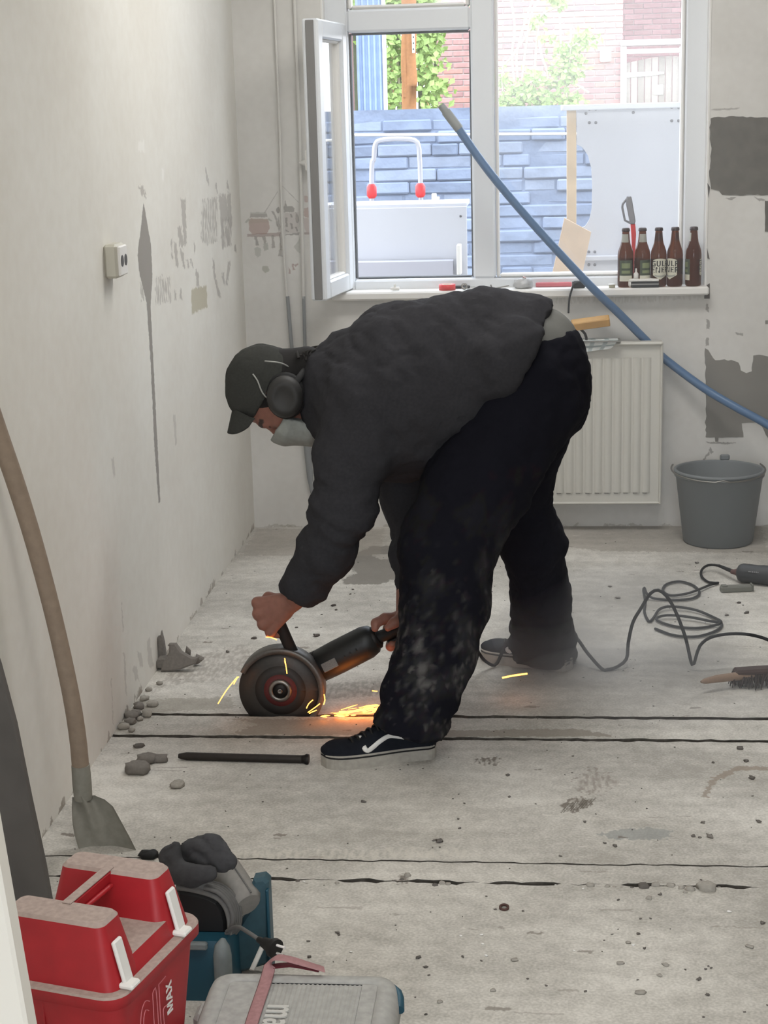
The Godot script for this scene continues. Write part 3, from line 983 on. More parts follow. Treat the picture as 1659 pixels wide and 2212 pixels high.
func garden() -> void:
	var r := RandomNumberGenerator.new()
	r.seed = 5
	struct(put("ground", mb().box(Vector3(1.5, -0.3, -8.0), Vector3(22.0, 0.3, 15.4)).done(), tri_noise(mat(Color(0.6, 0.58, 0.55), 0.95), M.speck, 0.5)))
	# blue stone wall
	var bm := []
	for c in [Color(0.52, 0.565, 0.65), Color(0.55, 0.595, 0.68), Color(0.5, 0.545, 0.63), Color(0.575, 0.615, 0.69)]:
		bm.append(relief(tri_noise(mat(c, 0.7, 0.35), M.mottle, 1.0), M.rough, 1.2))
	var bw := thing("garden_wall", "low garden wall of rough stone strips painted blue", "wall", Vector3.ZERO)
	put("backing", mb().box(Vector3(1.0, 0.69, -3.13), Vector3(4.6, 1.68, 0.2)).done(), bm[2], bw)
	brick_wall(bw, "stone", -1.2, 3.2, -0.1, 1.42, -3.052, 0.066, 0.24, 0.004, Rect2(-0.05, 0.55, 1.75, 1.0), bm, 0.014, 3)
	brick_wall(bw, "coping_stone", -1.2, 3.2, 1.475, 1.545, -3.05, 0.072, 0.3, 0.004, Rect2(-0.1, 1.3, 1.8, 1.0), bm, 0.006, 8)
	brick_wall(bw, "stone", -1.2, 3.2, 1.416, 1.48, -3.052, 0.062, 0.26, 0.004, Rect2(-0.1, 1.3, 1.8, 1.0), bm, 0.012, 9)
	var ln := thing("washing_line", "thin white line stretched level along the blue garden wall", "line")
	put("line", mb().tube([az(560, 293, -2.95), az(900, 291, -2.95), az(1230, 289, -2.95), az(1500, 288, -2.95)], 0.0075, 8).done(), M.white, ln)
	for u in [570.0, 905.0, 1215.0, 1490.0]:
		var p := az(u, 291, -2.95)
		put("wall_hook", mb().tube([p, p + Vector3(0, -0.004, -0.09)], 0.004, 8).done(), M.white, ln)
	# brick house opposite
	var br := []
	for c in [Color(0.70, 0.55, 0.53), Color(0.74, 0.58, 0.56), Color(0.66, 0.51, 0.5), Color(0.73, 0.55, 0.51)]:
		br.append(tri_noise(mat(c, 0.9, 0.2), M.mottle_fine, 1.0))
	var mortar := tri_noise(mat(Color(0.8, 0.75, 0.73), 0.95, 0.2), M.mottle, 1.0)
	var z := -12.0
	var bx0 := az(938, 225, z).x
	var bx1 := az(1345, 120, z).x
	var hs := thing("brick_house", "red brick house wall facing the window beyond the blue garden wall", "house")
	put("mortar", mb().box(Vector3((bx0 + bx1) / 2, 2.5, z - 0.15), Vector3(bx1 - bx0 - 0.01, 5.2, 0.3)).done(), mortar, hs)
	brick_wall(hs, "brick", bx0, bx1, -0.1, 5.1, z - 0.018, 0.059, 0.21, 0.01, Rect2(bx0 - 0.2, 1.5, 2.3, 1.2), br, 0.0, 4)
	var cb := put("vent_cover", mb().box(az(1308, 121, z + 0.04), Vector3(0.115, 0.115, 0.06), 0.012).done(), M.white, hs)
	cb.set_meta("label", "square white box fixed to the brick wall")
	var h2 := thing("brick_house", "darker brick wall set back above the wooden gate, right of the red brick house", "house")
	var br2 := []
	for c in [Color(0.52, 0.36, 0.36), Color(0.56, 0.4, 0.4), Color(0.5, 0.35, 0.34)]:
		br2.append(tri_noise(mat(c, 0.9, 0.2), M.mottle_fine, 1.0))
	put("mortar", mb().box(Vector3(3.6, 2.5, -14.15), Vector3(3.4, 5.2, 0.3)).done(), tri_noise(mat(Color(0.62, 0.53, 0.52), 0.95, 0.2), M.mottle, 1.0), h2)
	brick_wall(h2, "brick", 1.95, 5.2, -0.1, 5.1, -14.018, 0.059, 0.21, 0.008, Rect2(1.9, 2.15, 1.0, 0.8), br2, 0.0, 6)
	# gate with arched top under a white beam
	var gate := thing("garden_gate", "weathered wooden board gate with an arched top under the white beam", "gate")
	var gz := -12.05
	var gm := []
	for c in [Color(0.62, 0.58, 0.54), Color(0.68, 0.64, 0.6), Color(0.56, 0.52, 0.48)]:
		gm.append(tri_noise(mat(c, 0.85, 0.3), M.mottle_fine, 1.6))
	for i in 9:
		var u0 := 1348.0 + i * 15.0
		var tops := []
		for e in [0.0, 7.0, 13.0]:
			var t: float = (u0 + e - 1348.0) / 100.0
			tops.append(138.0 - 16.0 * sin(minf(t, 1.35) * PI * 0.5))
		var a := az(u0, tops[0], gz)
		var b := az(u0 + 7.0, tops[1], gz)
		var c := az(u0 + 13.5, tops[2], gz)
		var pl := PackedVector2Array([Vector2(a.x, -0.05), Vector2(c.x, -0.05), Vector2(c.x, c.y), Vector2(b.x, b.y), Vector2(a.x, a.y)])
		put("board", mb(Transform3D(Basis(), Vector3(0, 0, gz))).prism(pl, 0.025, 0.004).done(), gm[i % 3], gate)
	put("strap_hinge", mb(xf(az(1348, 163, gz + 0.03), az(1432, 158, gz + 0.03) - az(1348, 163, gz + 0.03), Vector3.UP)).prism(PackedVector2Array([Vector2(0, -0.025), Vector2(0.3, -0.018), Vector2(0.41, -0.008), Vector2(0.41, 0.012), Vector2(0.3, 0.02), Vector2(0, 0.028)]), 0.008, 0.002).done(), M.white, gate)
	put("sign_plate", mb().box(az(1422, 194, gz + 0.035), Vector3(0.1, 0.1, 0.012), 0.003).done(), M.white, gate)
	var beam := thing("gate_beam", "white painted timber beam and posts above the arched wooden gate", "beam")
	put("beam", mb().box(az(1420, 91, gz + 0.1), Vector3(0.75, 0.055, 0.12), 0.006).done(), M.white, beam)
	put("rail", mb().box(az(1420, 110, gz + 0.1), Vector3(0.72, 0.045, 0.08), 0.006).done(), M.white, beam)
	for u in [1347.0, 1474.0]:
		var p := az(u, 122, gz + 0.09)
		put("post", mb().box(Vector3(p.x, (p.y + 0.15) / 2 - 0.05, p.z), Vector3(0.06, p.y + 0.15, 0.06), 0.006).done(), M.white, beam)
	# climbing plant on the brick
	var leaf := ink(mat(Color.WHITE, 0.6, 0.4))
	leaf.backlight_enabled = true
	leaf.backlight = Color(0.5, 0.5, 0.3)
	var stem := mat(Color(0.74, 0.7, 0.6), 0.8)
	var cl := thing("climbing_plant", "bare stemmed climbing shrub with pale green leaves against the brick house", "plant")
	var stems := [[[1150, 232], [1108, 150], [1112, 60], [1098, -30]], [[1150, 232], [1118, 165], [1122, 90], [1150, 0], [1155, -40]], [[1120, 232], [1085, 175], [1108, 120], [1150, 60], [1180, 25], [1208, 15]], [[1160, 232], [1185, 190], [1170, 120], [1160, 60]], [[1190, 232], [1205, 170], [1211, 100], [1208, 20], [1205, -20]], [[1200, 232], [1225, 180], [1232, 120], [1233, 60]], [[1150, 232], [1170, 200], [1210, 175], [1260, 190]], [[1130, 232], [1100, 200], [1075, 160]], [[1170, 235], [1230, 205], [1272, 200]], [[1110, 130], [1140, 70], [1152, 20], [1170, -10]], [[1152, 10], [1165, 40], [1185, 35]]]
	for s in stems:
		var pts := []
		for i in s.size():
			pts.append(az(s[i][0], s[i][1], -11.4 + 0.06 * (i % 3)))
		pts[0].y = maxf(0.6, pts[0].y - 0.8)
		put("stem", mb().tube(curve(pts, 0.08), 0.012, 6).done(), stem, cl)
	var fo := mb()
	for c in [[1170, 215, 0.24, 0.1, 90], [1100, 215, 0.18, 0.12, 70], [1225, 120, 0.16, 0.13, 80], [1215, 165, 0.14, 0.12, 60], [1155, 170, 0.14, 0.1, 40], [1265, 85, 0.12, 0.1, 45], [1160, 45, 0.1, 0.06, 18], [1205, 5, 0.12, 0.06, 30], [1240, 215, 0.12, 0.06, 40], [1085, 170, 0.1, 0.1, 24], [1130, 195, 0.16, 0.1, 50], [1240, 150, 0.1, 0.1, 30], [1180, 85, 0.1, 0.05, 12]]:
		leaves(fo, az(c[0], c[1], -11.3), Vector3(c[2], c[3], 0.1), int(c[4] * 1.5), 0.07, r)
	var fo_ := put("foliage", fo.done(), leaf, cl)
	fo_.set_meta("kind", "stuff")
	# left: fence, post, blue sheet, hedge
	var fence := thing("bamboo_fence", "dark slatted fence with a pale rail and cane poles left of the brick house", "fence")
	var fz := -9.0
	var fx0 := az(700, 100, fz).x
	var fx1 := az(945, 100, fz).x
	var wood := tri_noise(mat(Color(0.36, 0.38, 0.3), 0.9, 0.2), M.mottle_fine, 1.5)
	var cane := mat(Color(0.78, 0.66, 0.44), 0.7)
	var n := 16
	for i in n:
		var x := lerpf(fx0, fx1, (i + 0.5) / n)
		put("slat", mb().box(Vector3(x, 1.25, fz), Vector3((fx1 - fx0) / n - 0.015, 2.7 + 0.04 * (i % 3), 0.02), 0.003).done(), wood, fence)
	put("rail", mb().tube([az(825, 109, fz + 0.06), az(880, 108, fz + 0.06), az(948, 113, fz + 0.06)], 0.02, 8).done(), mat(Color(0.76, 0.68, 0.55), 0.8), fence)
	for u in [838.0, 843.0, 919.0]:
		var p := az(u, 120, fz + 0.12)
		put("cane", mb().tube([Vector3(p.x, -0.1, p.z), p + Vector3(0.01, 0, 0)], 0.016, 8).done(), cane, fence)
	var hedge := thing("hedge", "leafy green creeper growing over the slatted fence behind the rusty post", "plant")
	var hf := mb()
	for c in [[850, 95, 0.25, 0.3, 160], [925, 95, 0.14, 0.3, 130], [845, 190, 0.14, 0.25, 80], [930, 190, 0.14, 0.25, 110], [850, 0, 0.5, 0.2, 160], [780, -20, 0.4, 0.3, 120], [900, -10, 0.3, 0.3, 160]]:
		leaves(hf, az(c[0], c[1], fz + 0.3), Vector3(c[2], c[3], 0.12), int(c[4] * 1.8), 0.07, r)
	var hf_ := put("foliage", hf.done(), leaf, hedge)
	hf_.set_meta("kind", "stuff")
	for u in [838.0, 855.0, 930.0]:
		put("stem", mb().tube(curve([Vector3(az(u, 120, fz + 0.2).x, -0.1, fz + 0.2), az(u + 8, 190, fz + 0.22), az(u - 6, 90, fz + 0.25), az(u + 4, -10, fz + 0.25)], 0.1), 0.012, 6).done(), stem, hedge)
	var post := thing("wooden_post", "reddish brown weathered tree trunk post standing before the leafy fence", "post")
	var pz := -6.0
	var pm := tri_noise(mat(Color(0.68, 0.48, 0.32), 0.9, 0.2), M.mottle_fine, 2.0)
	var pts := []
	for q in [[884, 60], [882, 120], [886, 180], [884, 240]]:
		pts.append(az(q[0], q[1], pz))
	put("trunk", mb().tube(curve([pts[0] + Vector3(0, 0.5, 0), pts[0], pts[1], pts[2], pts[3], Vector3(pts[3].x + 0.02, -0.12, pz)], 0.06), 0.052, 12).done(), pm, post)
	put("split_branch", mb().tube(curve([az(876, 210, pz + 0.03), az(872, 140, pz + 0.04), az(874, 66, pz + 0.03)], 0.06), 0.02, 8).done(), pm, post)
	var orn := thing("hanging_ornament", "narrow white hanging ornament with dark holes on the reddish post", "ornament")
	put("plate", mb().box(az(893, 92, pz + 0.07), Vector3(0.02, 0.14, 0.012), 0.003).done(), M.white, orn)
	for v in [80.0, 93.0, 106.0]:
		put("hole", mb().ball(az(893, v, pz + 0.078), Vector3(0.005, 0.006, 0.002), 8, 6).done(), M.black, orn)
	var sheet := thing("corrugated_sheet", "pale blue corrugated sheet standing upright beyond the blue wall, left of the post", "sheet")
	var sz := -5.2
	var sx0 := az(771, 150, sz).x
	var sx1 := az(828, 150, sz).x
	put("sheet", mb().surf(48, 2, func(a: float, b: float) -> Vector3: return Vector3(lerpf(sx0, sx1, a), lerpf(-0.1, 2.6, b), sz + 0.012 * sin(a * 30.0))).done(), tri_noise(mat(Color(0.6, 0.68, 0.8), 0.5), M.mottle_fine, 0.8), sheet)
	put("edge_trim", mb().box(Vector3(sx1 + 0.01, 1.25, sz), Vector3(0.025, 2.7, 0.03), 0.004).done(), M.white, sheet)
	var tp := thing("trellis_post", "dark red post with green netting beside the pale blue sheet", "post")
	put("post", mb().box(Vector3(sx0 - 0.03, 1.25, sz + 0.05), Vector3(0.025, 2.7, 0.04), 0.004).done(), mat(Color(0.5, 0.36, 0.35), 0.7), tp)
	put("netting", mb().surf(10, 40, func(a: float, b: float) -> Vector3: return Vector3(lerpf(sx0 - 0.3, sx0 - 0.045, a), lerpf(-0.1, 2.6, b), sz + 0.05 + 0.01 * sin(b * 110.0 + a * 9.0))).done(), tri_noise(mat(Color(0.36, 0.55, 0.5), 0.7), M.mottle_fine, 1.5), tp)
	# white cabinet with a cut-out, outside on the right
	var white := mat(Color(0.76, 0.765, 0.79), 0.45)
	var raw := tri_noise(mat(Color(0.83, 0.74, 0.63), 0.8), M.mottle, 2.0)
	var cab := thing("cabinet", "tall white chipboard cabinet side with screw caps and a curved cut-out, outside on the right", "cabinet")
	var cz := -0.75
	var C := func(u: float, v: float) -> Vector2:
		var p := az(u, v, cz)
		return Vector2(p.x, p.y)
	var out := PackedVector2Array()
	for q in [[1246, 236], [1246, 312], [1258, 318], [1270, 336], [1277, 362], [1279, 400], [1278, 450], [1273, 474], [1264, 488], [1256, 491], [1244, 492]]:
		out.append(C.call(q[0], q[1]))
	out.append(Vector2(out[-1].x, -0.06))
	var rx: float = C.call(1476, 400).x
	out.append(Vector2(rx, -0.06)); out.append(Vector2(rx, C.call(1476, 228).y))
	put("side_panel", mb(Transform3D(Basis(), Vector3(0, 0, cz))).prism(out, 0.018).done(), white, cab)
	var ex0: float = C.call(1224, 400).x
	var ex1: float = C.call(1245, 400).x
	put("raw_edge", mb().box(Vector3((ex0 + ex1) / 2, 0.72, cz + 0.004), Vector3(ex1 - ex0, 1.565, 0.03), 0.002).done(), raw, cab)
	put("top_panel", mb().box(Vector3((ex0 + rx) / 2 - 0.005, 1.512, cz - 0.11), Vector3(rx - ex0 + 0.03, 0.022, 0.3), 0.003).done(), white, cab)
	put("plinth", mb().box(Vector3((ex1 + rx) / 2, 0.925, cz + 0.03), Vector3(rx - ex1, 0.02, 0.03), 0.003).done(), white, cab)
	for q in [[1273, 236], [1287, 236], [1266, 245], [1273, 265], [1287, 265], [1368, 243], [1451, 232], [1466, 232], [1451, 261], [1466, 261], [1272, 544], [1285, 544], [1272, 572], [1285, 572]]:
		var sc := put("screw_cap", mb(Transform3D(Basis(Vector3.RIGHT, PI / 2), az(q[0], q[1], cz + 0.019))).lathe([Vector2(0, -0.001), Vector2(0.006, -0.001), Vector2(0.006, 0.001), Vector2(0.003, 0.002), Vector2(0, 0.001)], 10).done(), mat(Color(0.45, 0.45, 0.47), 0.5), cab)
	var off := thing("plywood_offcut", "piece of bare plywood leaning against the white cabinet with the cut-out", "board")
	var oz := -0.6
	var op := PackedVector2Array()
	for q in [[1219, 470], [1277, 501], [1256, 600], [1240, 700], [1170, 700], [1192, 594]]:
		var p := az(q[0], q[1], oz)
		op.append(Vector2(p.x, p.y))
	put("board", mb(Transform3D(Basis(), Vector3(0, 0, oz))).prism(op, 0.012, 0.001).done(), tri_noise(mat(Color(0.86, 0.76, 0.66), 0.8), M.mottle, 2.0), off)
	put("prop", mb().box(Vector3(op[3].x - 0.04, op[3].y / 2 - 0.04, oz - 0.03), Vector3(0.12, op[3].y + 0.1, 0.04), 0.003).done(), raw, off)
	# white open box unit outside on the left
	var bz := -0.8
	var ub := thing("box_unit", "low white chipboard box unit standing outside below the open casement", "cabinet")
	var l0 := az(738, 440, bz)
	var r0 := az(1008, 440, bz)
	put("panel", mb().box(Vector3((l0.x + r0.x) / 2, r0.y / 2 - 0.05, bz), Vector3(r0.x - l0.x, r0.y + 0.08, 0.018), 0.002).done(), white, ub)
	put("top_edge", mb().box(Vector3((l0.x + r0.x) / 2, r0.y - 0.005, bz - 0.15), Vector3(r0.x - l0.x, 0.018, 0.3), 0.002).done(), white, ub)
	var le := az(880, 563, bz + 0.05)
	put("ledge", mb().box(Vector3((l0.x + le.x) / 2 + 0.11, le.y - 0.2, bz + 0.05), Vector3(0.42, 0.4, 0.06), 0.002).done(), mat(Color(0.7, 0.7, 0.74), 0.5), ub)
	var bk := az(992, 560, bz + 0.06)
	put("bracket", mb(xf(bk, Vector3(1, 0, 0), Vector3(0.12, 1, 0))).box(Vector3.ZERO, Vector3(0.018, 0.12, 0.08), 0.003).done(), M.white, ub)
	put("cam_lock", mb().ball(az(995, 467, bz + 0.01), Vector3(0.005, 0.005, 0.003), 10, 6).done(), mat(Color(0.35, 0.35, 0.36), 0.5), ub)
	put("knob", mb().box(az(938, 431, bz - 0.05), Vector3(0.02, 0.05, 0.02), 0.003).box(az(944, 428, bz - 0.05), Vector3(0.02, 0.012, 0.015), 0.002).done(), M.white, ub)
	# hand truck behind it
	var ht := thing("hand_truck", "hand truck with a looped grey tube handle and red grips behind the white box unit", "trolley")
	var hz := -1.15
	var hp := []
	for q in [[803, 425], [808, 340], [811, 312], [822, 303], [858, 300], [895, 303], [904, 316], [906, 340], [909, 425]]:
		hp.append(az(q[0], q[1], hz))
	var tm := mat(Color(0.72, 0.72, 0.74), 0.35, 0.5, 0.4)
	put("handle", mb().tube(curve([Vector3(hp[0].x, 0.1, hz)] + hp + [Vector3(hp[8].x, 0.1, hz)], 0.02), 0.0105, 10).done(), tm, ht)
	var red := mat(Color(0.86, 0.16, 0.17), 0.4)
	for q in [[803, 413], [908, 411]]:
		var p := az(q[0], q[1], hz)
		put("grip", mb().tube([p + Vector3(0, -0.03, 0), p + Vector3(0, -0.02, 0), p + Vector3(0, 0.018, 0), p + Vector3(0, 0.03, 0)], [0.013, 0.021, 0.021, 0.013], 12).done(), red, ht)
	for s in [0, 8]:
		put("wheel", mb(Transform3D(Basis(Vector3.BACK, PI / 2), Vector3(hp[s].x + (-0.06 if s == 0 else 0.06), -0.02, hz))).lathe([Vector2(0, -0.02), Vector2(0.08, -0.02), Vector2(0.1, -0.01), Vector2(0.1, 0.01), Vector2(0.08, 0.02), Vector2(0, 0.02)], 20).done(), M.black_rubber, ht)
	put("foot_plate", mb().box(Vector3((hp[0].x + hp[8].x) / 2, -0.08, hz + 0.12), Vector3(0.3, 0.012, 0.25), 0.002).done(), tm, ht)

# ---- radiator, bucket, hose and what lies on the sill
func text_mesh(s: String, size: float, depth := 0.002, font := "Droid Sans", bold := true) -> TextMesh:
	var t := TextMesh.new()
	var f := SystemFont.new()
	f.font_names = PackedStringArray([font])
	if bold:
		f.font_weight = 700
	t.font = f
	t.text = s
	t.font_size = 64
	t.pixel_size = size / 64.0
	t.depth = depth
	return t
func bent_text(s: String, size: float, r: float, depth := 0.0006, stretch := 1.0) -> ArrayMesh:     # lettering round an upright cylinder of radius r, facing +z
	var arr := text_mesh(s, size, depth).get_mesh_arrays()
	var v: PackedVector3Array = arr[Mesh.ARRAY_VERTEX]
	var n: PackedVector3Array = arr[Mesh.ARRAY_NORMAL]
	for i in v.size():
		var a := v[i].x / r
		var q := r + v[i].z
		v[i] = Vector3(sin(a) * q, v[i].y * stretch, cos(a) * q)
		n[i] = n[i].rotated(Vector3.UP, a)
	arr[Mesh.ARRAY_VERTEX] = v
	arr[Mesh.ARRAY_NORMAL] = n
	var m := ArrayMesh.new()
	m.add_surface_from_arrays(Mesh.PRIMITIVE_TRIANGLES, arr)
	return m

func bottle(u: float, turn: float, label: String) -> void:
	var base := az(u, 614, 0.012)
	base.y = 0.8835
	var o := thing("beer_bottle", label, "bottle", base, "brown bottles on the window sill")
	o.rotation.y = turn
	o.scale = Vector3(0.96, 1.0, 0.96)
	var gl := M.brown as Material
	var H := 0.208
	put("glass", mb().lathe([Vector2(0, 0.003), Vector2(0.024, 0.0), Vector2(0.0285, 0.003), Vector2(0.0295, 0.008), Vector2(0.0295, 0.112), Vector2(0.028, 0.125), Vector2(0.023, 0.14), Vector2(0.018, 0.153), Vector2(0.0155, 0.168), Vector2(0.0135, 0.188), Vector2(0.0128, 0.196), Vector2(0.0142, 0.197), Vector2(0.0142, 0.2), Vector2(0.012, 0.2), Vector2(0, 0.2)], 28).done(), gl, o)
	put("crown_cap", mb().lathe([Vector2(0.0152, 0.196), Vector2(0.0155, 0.199), Vector2(0.0145, 0.206), Vector2(0.011, H), Vector2(0, H)], 24).done(), M.cap_brown, o)
	# front label: cream shield with black lettering; back label: green with a cream foot
	var R := 0.0299
	var sh := mb()
	sh.surf(16, 10, func(a: float, b: float) -> Vector3:
		var x := lerpf(-1.0, 1.0, a)
		var top := 0.1 - 0.006 * x * x
		var bot := 0.026 + 0.016 * absf(x)
		return Vector3(sin(x * 0.95) * R, lerpf(bot, top, b), cos(x * 0.95) * R))
	put("front_label", sh.done(), M.cream, o)
	var t1 := put("lettering", bent_text("GULP", 0.027, R, 0.0004, 1.0), M.black, o)
	t1.position.y = 0.082
	var t2 := put("lettering", bent_text("ENER", 0.0275, R, 0.0004, 1.0), M.black, o)
	t2.position.y = 0.06
	var bd := mb()
	bd.surf(12, 1, func(a: float, b: float) -> Vector3:
		var x := lerpf(-0.7, 0.7, a)
		return Vector3(sin(x) * (R + 0.0004), lerpf(0.0345, 0.041, b) + 0.006 * x * x, cos(x) * (R + 0.0004)))
	put("banner", bd.done(), M.label_grey, o)
	for g in [[0.022, 0.042, M.cream], [0.042, 0.096, M.label_green], [0.05, 0.06, M.label_leaf], [0.068, 0.086, M.label_leaf]]:
		var bl := mb()
		var rr: float = R + (0.0003 if g[2] == M.label_leaf else 0.0)
		var wd: float = 0.55 if g[2] == M.label_leaf else 0.85
		bl.surf(14, 1, func(a: float, b: float) -> Vector3:
			var x := lerpf(-wd, wd, a)
			return Vector3(-sin(x) * rr, lerpf(g[0], g[1], b), -cos(x) * rr))
		put("back_label", bl.done(), g[2], o)
	put("neck_label", mb().lathe([Vector2(0.0172, 0.158), Vector2(0.0152, 0.172), Vector2(0.0139, 0.187)], 20, 0.2, 2.2).done(), M.label_grey, o)

func radiator_side() -> void:
	M.cream = mat(Color(0.8, 0.79, 0.72), 0.6)
	M.label_grey = mat(Color(0.62, 0.62, 0.58), 0.6)
	M.label_green = mat(Color(0.24, 0.28, 0.2), 0.6)
	M.label_leaf = mat(Color(0.48, 0.52, 0.36), 0.6)
	M.cap_brown = mat(Color(0.2, 0.13, 0.12), 0.45, 0.5, 0.3)
	var bg := mat(Color(0.42, 0.2, 0.07, 0.25), 0.05)
	bg.refraction_enabled = true
	bg.refraction_scale = 0.03
	M.brown = bg
	# radiator
	var rm := mat(Color(0.78, 0.77, 0.735), 0.5)
	var x0 := 0.86
	var x1 := 1.506
	var y0 := 0.108
	var y1 := 0.695
	var rd := thing("radiator", "cream panel radiator with vertical ribs on the back wall under the window", "radiator")
	var bd := mb()
	bd.box(Vector3((x0 + x1) / 2, (y0 + y1) / 2, 0.08), Vector3(x1 - x0, y1 - y0, 0.03), 0.006)
	bd.box(Vector3((x0 + x1) / 2, (y0 + y1) / 2, 0.045), Vector3(x1 - x0 - 0.03, y1 - y0 - 0.06, 0.02), 0.004)
	put("panel", bd.done(), rm, rd)
	var n := 18
	var pitch := 0.0343
	for i in n:
		var x := x1 - 0.034 - pitch * (i + 0.5)
		if x < x0 + 0.02: break
		var rb := mb()
		rb.surf(6, 1, func(a: float, b: float) -> Vector3:
			var t := lerpf(-1, 1, a)
			return Vector3(x + t * 0.0162, lerpf(y0 + 0.042, y1 - 0.055, b), 0.0935 + 0.0085 * (1.0 - pow(absf(t), 2.4))))
		put("rib", rb.done(), rm, rd)
		put("rib_foot", mb().box(Vector3(x - 0.004, y0 + 0.04, 0.0965), Vector3(0.016, 0.004, 0.003)).done(), mat(Color(0.55, 0.54, 0.51), 0.6), rd)
	var fr := mb()
	fr.box(Vector3((x0 + x1) / 2, y1 - 0.004, 0.085), Vector3(x1 - x0 + 0.006, 0.012, 0.05), 0.005)
	fr.box(Vector3((x0 + x1) / 2, y0 + 0.003, 0.085), Vector3(x1 - x0 + 0.006, 0.009, 0.036), 0.004)
	fr.box(Vector3(x1, (y0 + y1) / 2, 0.085), Vector3(0.01, y1 - y0 + 0.006, 0.04), 0.004)
	put("rim", fr.done(), rm, rd)
	put("wall_bracket", mb().box(Vector3(1.3, 0.55, 0.018), Vector3(0.03, 0.1, 0.036), 0.003).done(), rm, rd)
	# trowel and cloth on the radiator
	var tw := thing("plastering_trowel", "plastering trowel with a light wooden handle lying on the radiator behind the man", "trowel")
	var ha := az(1235, 703, 0.11)
	var hb := az(1317, 692, 0.11)
	put("handle", mb(xf((ha + hb) / 2, hb - ha, Vector3(0, 1, 0.35))).box(Vector3.ZERO, Vector3(ha.distance_to(hb), 0.03, 0.038), 0.003).done(), tri_noise(mat(Color(0.80, 0.62, 0.36), 0.6), M.mottle, 3.0), tw)
	put("blade", mb().box(Vector3(1.26, 0.7045, 0.1), Vector3(0.2, 0.003, 0.075), 0.001).done(), M.steel, tw)
	put("tang", mb().tube(curve([Vector3(1.24, 0.706, 0.1), Vector3(1.235, 0.73, 0.105), ha.lerp(hb, 0.1)], 0.01), 0.005, 8).done(), M.dark_steel, tw)
	var ci := Image.create(48, 48, false, Image.FORMAT_RGB8)
	ci.fill(Color(0.9, 0.91, 0.9))
	for k in range(0, 48, 12):
		ci.fill_rect(Rect2i(0, k, 48, 4), Color(0.62, 0.66, 0.66))
		ci.fill_rect(Rect2i(k, 0, 4, 48), Color(0.7, 0.74, 0.74))
	var clm := img_mat(ci, 0.9)
	var ct := thing("checked_cloth", "grey and white checked cloth draped over the top of the radiator", "cloth")
	var cl := mb()
	cl.surf(14, 14, func(a: float, b: float) -> Vector3:
		var x := lerpf(1.16, 1.352 - 0.05 * maxf(0.0, b - 0.5), a)
		var w := 0.003 * sin(a * 17.0 + b * 5.0)
		if b < 0.5: return Vector3(x, 0.7075 + 0.001 * sin(a * 11.0), lerpf(0.055, 0.114, b * 2.0))
		return Vector3(x, 0.7075 - (b - 0.5) * 2.0 * (0.05 - 0.02 * a), 0.1145 + w * (b - 0.5) * 2.0 + 0.003))
	put("fabric", cl.done(), clm, ct)
	# bucket
	var bp := Vector3(1.702, 0.0, 0.222)
	var bk := thing("bucket", "grey plastic builder's bucket standing on the floor right of the radiator", "bucket", bp)
	var bm := mat(Color(0.45, 0.465, 0.47), 0.6)
	relief(bm, M.fine, 0.02)
	put("body", mb().lathe([Vector2(0, 0.004), Vector2(0.115, 0.0), Vector2(0.122, 0.006), Vector2(0.152, 0.25), Vector2(0.158, 0.254), Vector2(0.158, 0.262), Vector2(0.15, 0.264), Vector2(0.147, 0.258), Vector2(0.118, 0.012), Vector2(0, 0.01)], 40).done(), bm, bk)
	put("rim", mb().lathe([Vector2(0.15, 0.243), Vector2(0.1565, 0.241), Vector2(0.1565, 0.249), Vector2(0.15, 0.249)], 40).done(), bm, bk)
	var hp := []
	for k in 25:
		var a := lerpf(-0.35, PI + 0.35, k / 24.0)
		hp.append(Vector3(0.163 * cos(a) - 0.004, 0.262 - 0.014 * sin(a) + (0.006 if k == 12 else 0.0), 0.163 * sin(a)))
	put("handle", mb().tube(hp, 0.003, 8).done(), M.steel, bk)
	put("handle_lug", mb().box(Vector3(0.035, 0.272, -0.15), Vector3(0.035, 0.022, 0.012), 0.005).done(), bm, bk)
	# blue tube
	var hs := thing("plastic_tube", "long blue plastic tube leaning across the window and passing behind the radiator", "tube")
	var q := curve([az(985, 268, 0.14), az(1000, 292, 0.14), az(1060, 375, 0.14), az(1150, 482, 0.13), az(1270, 612, 0.115), az(1340, 680, 0.075), az(1395, 735, 0.036), az(1432, 772, 0.034), az(1520, 838, 0.07), az(1590, 880, 0.12), az(1659, 918, 0.16), az(1760, 985, 0.22)], 0.03)
	var blue := mat(Color(0.31, 0.43, 0.57), 0.35)
	put("tube", mb().tube(q, 0.0148, 14).done(), blue, hs)
	put("coupling", mb().tube([az(952, 227, 0.14), az(962, 240, 0.14), az(963, 241, 0.14), az(992, 279, 0.14)], [0.0125, 0.0135, 0.0165, 0.0165], 14).done(), mat(Color(0.5, 0.51, 0.5), 0.5), hs)
	# pipes painted over on the wall, bare lower down
	var pw := mat(Color(0.82, 0.81, 0.785), 0.9)
	var pg := mat(Color(0.52, 0.53, 0.53), 0.6)
	var pa := thing("wall_pipe", "thin wall pipe left of the other, painted over in front of the faded mural", "pipe", Vector3.ZERO, "pipes beside the window")
	put("painted_run", mb().tube([Vector3(az(604, 300, 0.012).x, 2.69, 0.012), az(605, 300, 0.012), az(609, 480, 0.012), az(620, 645, 0.012)], 0.0045, 10).done(), pw, pa)
	put("bare_run", mb().tube([az(621, 640, 0.012), az(631, 760, 0.012), az(640, 900, 0.012)], 0.0066, 10).done(), pg, pa)
	var pb := thing("wall_pipe", "wall pipe nearest the casement, painted white above and bare grey with an elbow below", "pipe", Vector3.ZERO, "pipes beside the window")
